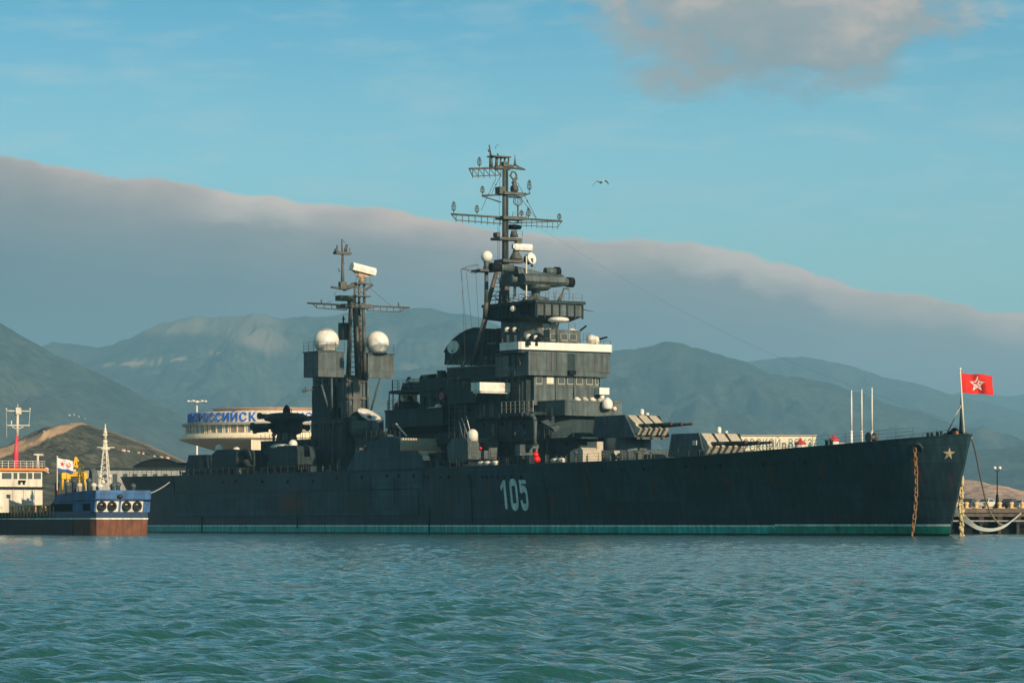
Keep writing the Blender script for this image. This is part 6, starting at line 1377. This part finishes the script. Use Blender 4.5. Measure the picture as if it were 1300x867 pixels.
hill('mountain', [(-200, 470), (20, 440), (70, 430), (100, 431.5), (125, 432.5), (150, 424), (190, 407), (225, 397), (245, 395), (262, 395.5), (280, 397), (305, 393), (330, 391.5), (365, 394), (400, 396), (430, 392), (480, 391), (530, 390), (570, 395), (610, 403), (640, 415), (680, 432), (740, 460), (820, 505)], 7500, 12500, HM, 37, 560, 150, .16, bare3, 420)
# ridge behind the foredeck
hill('mountain', [(560, 520), (640, 478), (700, 455), (760, 444), (785, 440), (810, 440.5), (830, 436), (842, 432), (856, 432), (870, 436), (885, 442), (910, 450), (950, 461), (1000, 474), (1050, 487), (1100, 500), (1150, 514), (1210, 532), (1280, 552), (1360, 578)], 7000, 10500, HM, 53, 260, 80, .13, lambda px, k, py, X, Y: sm(.7, .82, fbm(X / 150, Y / 400, 61)) * .25, 220)
hill('mountain', [(860, 500), (905, 470), (940, 458), (965, 457), (985, 454), (1010, 453), (1035, 456), (1070, 462), (1110, 473), (1150, 483), (1190, 494), (1240, 508), (1320, 530), (1420, 560)], 11000, 15500, HM, 67, 220, 60, .1, None, 320)
hill('mountain', [(1060, 540), (1120, 515), (1180, 502), (1215, 497.5), (1250, 496), (1290, 500), (1340, 492), (1420, 480), (1550, 470), (1700, 500)], 13000, 19000, HM, 71, 220, 60, .1, None, 380)
hill('hillside', [(1000, 640), (1080, 612), (1140, 590), (1200, 575), (1260, 568), (1320, 560), (1420, 548), (1600, 540)], 5200, 8000, HM, 83, 160, 50, .12, None, 160)
# pale spit of land behind the pier
spm = hillmat('pale_rubble', [((.42, .29, .22), (.75, .56, .44), .25, .3, .7), ((.6, .6, .6), (1.2, 1.2, 1.2), 1.2, .3, .7)], 1)
hill('spoil_bank', [(1150, 632), (1180, 616), (1205, 609.5), (1225, 608.5), (1238, 609), (1248, 613), (1262, 616.5), (1280, 619), (1296, 623), (1320, 624), (1400, 628), (1480, 640)], 700, 860, spm, 91, 200, 60, .05, None, 9, .8)
gm = mat('waste_ground', (.12, .11, .08), .95, .3, .02)
me = MB(); me.add([(-9000, 640, 2.7), (9000, 640, 2.7), (9000, 24000, 2.7), (-9000, 24000, 2.7)], [(0, 1, 2, 3)]); tag(me.build('ground', gm), kind='structure')
me = MB(); me.box(-420, 60, 600, 900, -3, 3.0); tag(me.build('quay', 'conc'), kind='structure')
me = MB(); me.box(60, 420, 602, 900, -3, 2.95); tag(me.build('quay', 'conc'), kind='structure')
# houses on the hillside
hs = [(157, 571, 5, 3.6), (163, 572, 3.4, 2.6), (176, 574, 3.6, 2.6), (182, 575, 2.6, 3), (196, 578.5, 3, 2), (205, 579.5, 4.5, 2.4), (213, 580.5, 4.6, 3), (88, 526.5, 2.6, 1.8), (94, 526, 2.2, 2), (100, 528.5, 2, 1.5), (56, 547, 2, 1.6), (108, 531, 1.8, 1.4)]
hw1 = [mat('house_wall', c, .8) for c in ((.72, .5, .36), (.66, .6, .5), (.6, .42, .3))]; hr = mat('house_roof', (.3, .17, .11), .8)
bpy.context.view_layer.update(); DG = bpy.context.evaluated_depsgraph_get()
for k, (px, py, w_, h_) in enumerate(hs):
    Y = 1330 if py > 560 else 1900
    hit = SC.ray_cast(DG, Vector((0, 0, H)), (Vector(wp(px, py + h_ * .5, Y)) - Vector((0, 0, H))).normalized(), distance=9000)
    x, y, z = hit[1] if hit[0] and hit[1].y > 900 else wp(px, py - 4, Y)
    Y = y; a = w_ * Y / F; b = h_ * Y / F
    mb = MB(); mb.box(-a / 2, a / 2, 0, a * .7, -3, b * .62, 0); mb.add([(-a * .56, -.2, b * .62), (a * .56, -.2, b * .62), (a * .56, a * .75, b * .62), (-a * .56, a * .75, b * .62), (-a * .5, a * .36, b), (a * .5, a * .36, b)], [(0, 1, 5, 4), (2, 3, 4, 5), (0, 4, 3), (1, 2, 5), (0, 3, 2, 1)], 1)
    o = mb.build('house', [hw1[k % 3], hr]); o.location = (x, y, z); o.rotation_euler.z = R(random.uniform(10, 35))
    tag(o, ('small cream house on the slope above the barrel roofed hall' if py > 560 else 'tiny pale house high on the hillside by the road'), 'house', 'houses above the hall' if py > 560 else 'houses by the hillside road')
# ================================================================= water
def make_water():
    rows = [2.0]
    while rows[-1] < 640: y = rows[-1]; rows.append(y + (max(.07, y * .0027) if y > 22 else 1.2))
    rows = np.array(rows); u = np.linspace(-1, 1, 560); az = .21 * u + 1.0 * u ** 7
    sc = np.maximum(rows, 40)
    XX = az[:, None] * sc[None, :]; YY = np.broadcast_to(rows, XX.shape)
    dx = np.gradient(az)[:, None] * sc[None, :]; dy = np.gradient(rows)[None, :]
    Z = np.zeros_like(XX); rg = np.random.default_rng(3); DX = np.zeros_like(XX); DY = np.zeros_like(XX)
    for lam, amp, n in ((9, .009, 5), (5, .012, 8), (2.8, .013, 12), (1.6, .0145, 18), (.9, .0130, 26), (.5, .0108, 30), (.3, .0066, 30)):
        for _ in range(n):
            l_ = lam * rg.uniform(.75, 1.3); th = rg.normal(R(-62), .55); kx, ky = math.cos(th) * 2 * math.pi / l_, math.sin(th) * 2 * math.pi / l_
            at = np.clip(1.6 - 4.0 * np.maximum(dx * abs(math.cos(th)), dy * abs(math.sin(th))) / l_, 0, 1)
            ph = kx * XX + ky * YY + rg.uniform(0, 6.28); a = amp * rg.uniform(.5, 1.3) / math.sqrt(n) * 1.9
            Z += at * a * np.sin(ph); DX += at * a * .8 * math.cos(th) * np.cos(ph); DY += at * a * .8 * math.sin(th) * np.cos(ph)
    gust = .6 + .9 * fbm(XX / 14, YY / 40, 300, 3)
    Z *= gust
    vs = np.stack([XX - DX, YY - DY, Z], -1).reshape(-1, 3); nx, m_ = XX.shape
    i, j = np.meshgrid(np.arange(nx - 1), np.arange(m_ - 1), indexing='ij'); a = (i * m_ + j).ravel(); f_ = np.stack([a, a + m_, a + m_ + 1, a + 1], -1)
    me = bpy.data.meshes.new('water'); me.vertices.add(len(vs)); me.vertices.foreach_set('co', vs.ravel().astype(np.float32))
    me.loops.add(f_.size); me.loops.foreach_set('vertex_index', f_.ravel().astype(np.int32)); me.polygons.add(len(f_)); me.polygons.foreach_set('loop_start', np.arange(0, f_.size, 4, dtype=np.int32)); me.update(calc_edges=True); me.validate()
    me.polygons.foreach_set('use_smooth', [True] * len(me.polygons))
    m = bpy.data.materials.new('sea_water'); m.use_nodes = True; nt = m.node_tree; N, L = nt.nodes, nt.links; b = N['Principled BSDF']
    b.inputs['Base Color'].default_value = WATER_COL; b.inputs['Roughness'].default_value = .07; b.inputs['IOR'].default_value = 1.33; b.inputs['Specular IOR Level'].default_value = .5
    tc = N.new('ShaderNodeTexCoord'); prev = None
    for sc_, dist, st_ in ((1.1, .22, .9), (3.4, .06, .9), (10, .016, .8)):
        n = N.new('ShaderNodeTexNoise'); n.inputs['Scale'].default_value = sc_; n.inputs['Detail'].default_value = 4; n.inputs['Roughness'].default_value = .6
        mp = N.new('ShaderNodeMapping'); mp.inputs['Scale'].default_value = (.75, 1.2, 1); mp.inputs['Rotation'].default_value = (0, 0, R(25)); L.new(tc.outputs['Object'], mp.inputs['Vector']); L.new(mp.outputs[0], n.inputs['Vector'])
        bp = N.new('ShaderNodeBump'); bp.inputs['Strength'].default_value = st_; bp.inputs['Distance'].default_value = dist; L.new(n.outputs['Fac'], bp.inputs['Height'])
        if prev: L.new(prev, bp.inputs['Normal'])
        prev = bp.outputs[0]
    L.new(prev, b.inputs['Normal'])
    me.materials.append(m); o = bpy.data.objects.new('water', me); COL.objects.link(o); return tag(o, kind='structure')
WATER_COL = (.016, .084, .076, 1)
make_water()
# ================================================================= light, sky, haze, camera
SUN_EL = R(22); sd = Vector((CP * math.cos(R(3)) + SP * math.sin(R(3)), -SP * math.cos(R(3)) + CP * math.sin(R(3)), 0)).normalized()
sdir = Vector((sd.x * math.cos(SUN_EL), sd.y * math.cos(SUN_EL), math.sin(SUN_EL)))
su = bpy.data.lights.new('sun', 'SUN'); su.energy = 5.0; su.angle = R(.6); su.color = (1.0, .79, .56)
so = bpy.data.objects.new('sun', su); COL.objects.link(so); so.rotation_euler = sdir.to_track_quat('Z', 'Y').to_euler(); so.location = (0, 0, 100)
W = bpy.data.worlds.new('World'); SC.world = W; W.use_nodes = True; nt = W.node_tree; N, L = nt.nodes, nt.links
bg = N['Background']; bg.inputs['Strength'].default_value = .1
sky = N.new('ShaderNodeTexSky'); sky.sky_type = 'NISHITA'; sky.sun_disc = False; sky.sun_elevation = SUN_EL; sky.sun_rotation = math.atan2(sd.x, sd.y); sky.air_density = 1.0; sky.dust_density = .6; sky.ozone_density = 2.5
def mathn(op, a, b=None, c=None, clamp=False):
    n = N.new('ShaderNodeMath'); n.operation = op; n.use_clamp = clamp
    for k, q in enumerate((a, b, c)):
        if q is None: continue
        if isinstance(q, (int, float)): n.inputs[k].default_value = q
        else: L.new(q, n.inputs[k])
    return n.outputs[0]
def ramp(fac, els, interp='LINEAR'):
    r = N.new('ShaderNodeValToRGB'); r.color_ramp.interpolation = interp
    while len(r.color_ramp.elements) < len(els): r.color_ramp.elements.new(.5)
    for e, (p, c) in zip(r.color_ramp.elements, els): e.position = p; e.color = (*c, 1) if len(c) == 3 else c
    L.new(fac, r.inputs['Fac']); return r.outputs['Color']
def mix(f_, a, b, mode='MIX'):
    m = N.new('ShaderNodeMixRGB'); m.blend_type = mode
    for k, q in enumerate((f_, a, b)):
        if isinstance(q, (int, float)): m.inputs[k].default_value = q
        elif isinstance(q, tuple): m.inputs[k].default_value = (*q, 1)
        else: L.new(q, m.inputs[k])
    return m.outputs[0]
tc = N.new('ShaderNodeTexCoord'); sx = N.new('ShaderNodeSeparateXYZ'); L.new(tc.outputs['Generated'], sx.inputs[0])
x_, y_, z_o = sx.outputs
az = mathn('ARCTAN2', x_, y_)
el = mathn('DIVIDE', z_o, mathn('SQRT', mathn('ADD', mathn('MULTIPLY', x_, x_), mathn('MULTIPLY', y_, y_))))
cmb = N.new('ShaderNodeCombineXYZ'); L.new(az, cmb.inputs[0]); L.new(el, cmb.inputs[1])
def noisew(scale, sxyz, detail=6, rough=.6, off=(0, 0, 0)):
    mp = N.new('ShaderNodeMapping'); mp.inputs['Scale'].default_value = sxyz; mp.inputs['Location'].default_value = off; L.new(cmb.outputs[0], mp.inputs['Vector'])
    n = N.new('ShaderNodeTexNoise'); n.inputs['Scale'].default_value = scale; n.inputs['Detail'].default_value = detail; n.inputs['Roughness'].default_value = rough; L.new(mp.outputs[0], n.inputs['Vector']); return n.outputs['Fac']
# cloud bank: height of its top by azimuth
tab = [(-1400, 175), (-600, 180), (-200, 188), (0, 203), (100, 220), (200, 232), (300, 245), (400, 257), (500, 269), (600, 285), (700, 300), (770, 304), (850, 307), (920, 318), (980, 332), (1020, 341), (1045, 357), (1100, 369), (1200, 386), (1300, 403), (1500, 430), (2200, 500)]
def n_az(p): return (math.atan((p - 650) / F) + .5) / 1.0
def n_el(y): return (HY - y) / F / .2
fc_ = N.new('ShaderNodeFloatCurve'); cv = fc_.mapping.curves[0]
pts = [(n_az(p), n_el(y)) for p, y in tab]
cv.points[0].location = (0, pts[0][1]); cv.points[1].location = (1, pts[-1][1])
for p in pts: cv.points.new(*p)
for p in cv.points: p.handle_type = 'AUTO'
fc_.mapping.update()
L.new(mathn('ADD', az, .5, clamp=True), fc_.inputs['Value'])
edge = mathn('MULTIPLY', fc_.outputs[0], .2)
edge = mathn('ADD', edge, mathn('MULTIPLY', mathn('SUBTRACT', noisew(60, (1, 1.6, 1)), .5), .007))
d = mathn('SUBTRACT', edge, el)
nb = noisew(22, (1, 2.4, 1), 7, .6, (3, 1, 0))
soft = mathn('ADD', .0003, mathn('MULTIPLY', noisew(14, (1, 1, 1), 2), .0022))
mask = mathn('DIVIDE', mathn('ADD', d, mathn('MULTIPLY', soft, .4)), soft, clamp=True)
mask = mathn('MULTIPLY', mask, mathn('SUBTRACT', 1.6, mathn('ABSOLUTE', az), clamp=True))
dd = mathn('ADD', mathn('MULTIPLY', d, 13.0), mathn('MULTIPLY', mathn('SUBTRACT', nb, .5), .22), clamp=True)
K = 10.0
def kc(r, g, b): return tuple(((v / 255) ** 2.2) for v in (r, g, b))
rimL = ramp(dd, [(0, kc(214, 180, 165)), (.05, kc(179, 157, 149)), (.16, kc(141, 130, 130)), (.38, kc(100, 104, 110)), (.75, kc(70, 86, 96)), (1, kc(62, 80, 92))])
rimR = ramp(dd, [(0, kc(251, 206, 183)), (.05, kc(211, 180, 165)), (.13, kc(151, 137, 135)), (.34, kc(119, 117, 122)), (.7, kc(98, 108, 118)), (1, kc(87, 104, 116))])
rfac = mathn('MULTIPLY_ADD', az, 3.4, .5, clamp=True)
brt = mathn('MULTIPLY_ADD', mathn('SUBTRACT', noisew(30, (1, 1.2, 1), 4, .55, (7, 2, 0)), .5), .35, 1.0)
def gz_(p, w): q = mathn('DIVIDE', mathn('SUBTRACT', az, math.atan((p - 650) / F)), w); return mathn('POWER', 2.718, mathn('MULTIPLY', mathn('MULTIPLY', q, q), -1.0))
bank = mix(rfac, rimL, rimR)
lit_ = mathn('MULTIPLY', mathn('ADD', gz_(330, .018), gz_(930, .022), clamp=True), mathn('SUBTRACT', 1.0, mathn('MULTIPLY', mathn('ADD', dd, mathn('MULTIPLY', mathn('SUBTRACT', nb, .5), .2)), 7.0), clamp=True))
bank = mix(mathn('MULTIPLY', lit_, .8), bank, kc(236, 212, 194))
# drifting cloud, upper right
ex = mathn('DIVIDE', mathn('SUBTRACT', az, (985 - 650) / F), .047)
ey = mathn('DIVIDE', mathn('SUBTRACT', el, (HY + 22) / F), .0275)
rad = mathn('ADD', mathn('MULTIPLY', ex, ex), mathn('MULTIPLY', mathn('MULTIPLY', ey, ey), 1.0))
n3 = noisew(34, (1, 1.7, 1), 7, .58, (1.3, 4, 0)); n4 = noisew(90, (1, 1.5, 1), 5, .6, (5, 4, 0))
cl = mathn('SUBTRACT', mathn('ADD', mathn('MULTIPLY', n3, 2.6), mathn('MULTIPLY', n4, .5)), mathn('ADD', mathn('MULTIPLY', rad, .62), .45))
clm = mathn('MULTIPLY', mathn('SMOOTH_MIN', mathn('MULTIPLY', cl, 1.7, clamp=True), 1.0, .1), .97, clamp=True)
# pale streak right of it
clf = mathn('ADD', mathn('MULTIPLY_ADD', ey, .38, .45), mathn('MULTIPLY', mathn('SUBTRACT', n3, .5), 1.6), clamp=True)
clc = ramp(clf, [(0, kc(138, 146, 152)), (.3, kc(160, 157, 156)), (.55, kc(206, 182, 168)), (1, kc(236, 210, 188))])
# thin veil in the blue
veil = mathn('MULTIPLY', mathn('MULTIPLY', noisew(7, (1, 5, 1), 6, .62, (2, 9, 0)), .75), mathn('SUBTRACT', 1.25, mathn('MULTIPLY', el, 8.0), clamp=True))
HAZE = 7.5e-5; EXPO = 0.15
skc = mix(1.0, sky.outputs[0], (.72, 1.13, 1.14), 'MULTIPLY')
def scaled(c): return mix(1.0, c, (K, K, K), 'MULTIPLY')
dim = ramp(mathn('MULTIPLY', el, .5, clamp=True), [(.08, (1, 1, 1)), (.35, (.40, .43, .46))])
skc = mix(1.0, skc, dim, 'MULTIPLY')
grd = ramp(mathn('MULTIPLY', el, 2.0, clamp=True), [(.12, (1, 1, 1)), (.21, (.80, .93, .97)), (.31, (.34, .68, .80)), (.42, (.62, .86, .82)), (.7, (.82, .95, .80)), (1, (.65, .8, .75))])
skc = mix(1.0, skc, grd, 'MULTIPLY')
skc = mix(veil, skc, tuple(v * K for v in kc(178, 212, 216)))
wsp = N.new('ShaderNodeMapping'); wsp.inputs['Scale'].default_value = (1, 4.5, 1); wsp.inputs['Rotation'].default_value = (0, 0, R(-12)); L.new(cmb.outputs[0], wsp.inputs['Vector'])
wn = N.new('ShaderNodeTexNoise'); wn.inputs['Scale'].default_value = 26; wn.inputs['Detail'].default_value = 7; wn.inputs['Roughness'].default_value = .65; L.new(wsp.outputs[0], wn.inputs['Vector'])
wf = ramp(wn.outputs['Fac'], [(.48, (0, 0, 0)), (.78, (.42, .42, .42))])
skc = mix(wf, skc, tuple(v * K for v in kc(200, 214, 214)))
skc = mix(clm, skc, scaled(clc))
br = N.new('ShaderNodeCombineXYZ'); [L.new(brt, br.inputs[k]) for k in range(3)]
bank = mix(.6, bank, mix(1.0, bank, br.outputs[0], 'MULTIPLY'))
skc = mix(mask, skc, scaled(bank))
L.new(skc, bg.inputs['Color'])
# haze
hz = MB(); hz.box(-8500, 8500, -300, 23000, -4, 1080)
hm_ = bpy.data.materials.new('haze'); hm_.use_nodes = True; n = hm_.node_tree; n.nodes.clear()
pv = n.nodes.new('ShaderNodeVolumePrincipled'); pv.inputs['Color'].default_value = (.38, .75, 1.0, 1); pv.inputs['Density'].default_value = HAZE; pv.inputs['Anisotropy'].default_value = 0.0
mo = n.nodes.new('ShaderNodeOutputMaterial'); n.links.new(pv.outputs[0], mo.inputs['Volume'])
ho = hz.build('haze', hm_); tag(ho, kind='stuff', label='thin bluish air over the bay and hills', cat='haze')
cam = bpy.data.cameras.new('camera'); co = bpy.data.objects.new('camera', cam); COL.objects.link(co)
co.location = (0, 0, H); co.rotation_euler = (R(90), 0, 0); cam.sensor_width = 36; cam.sensor_fit = 'HORIZONTAL'; cam.lens = F / 1300 * 36
cam.shift_y = (HY - 433.5) / 1300; cam.clip_end = 40000; cam.clip_start = .5; SC.camera = co
vs_ = SC.view_settings; vs_.view_transform = 'Standard'; vs_.look = 'None'; vs_.exposure = EXPO; vs_.gamma = 1; vs_.use_curve_mapping = False
cy2 = SC.cycles; cy2.use_denoising = True; cy2.max_bounces = 6; cy2.volume_bounces = 1; cy2.transparent_max_bounces = 8; cy2.diffuse_bounces = 3; cy2.glossy_bounces = 3; cy2.caustics_reflective = False; cy2.caustics_refractive = False
cy2.sample_clamp_indirect = 4
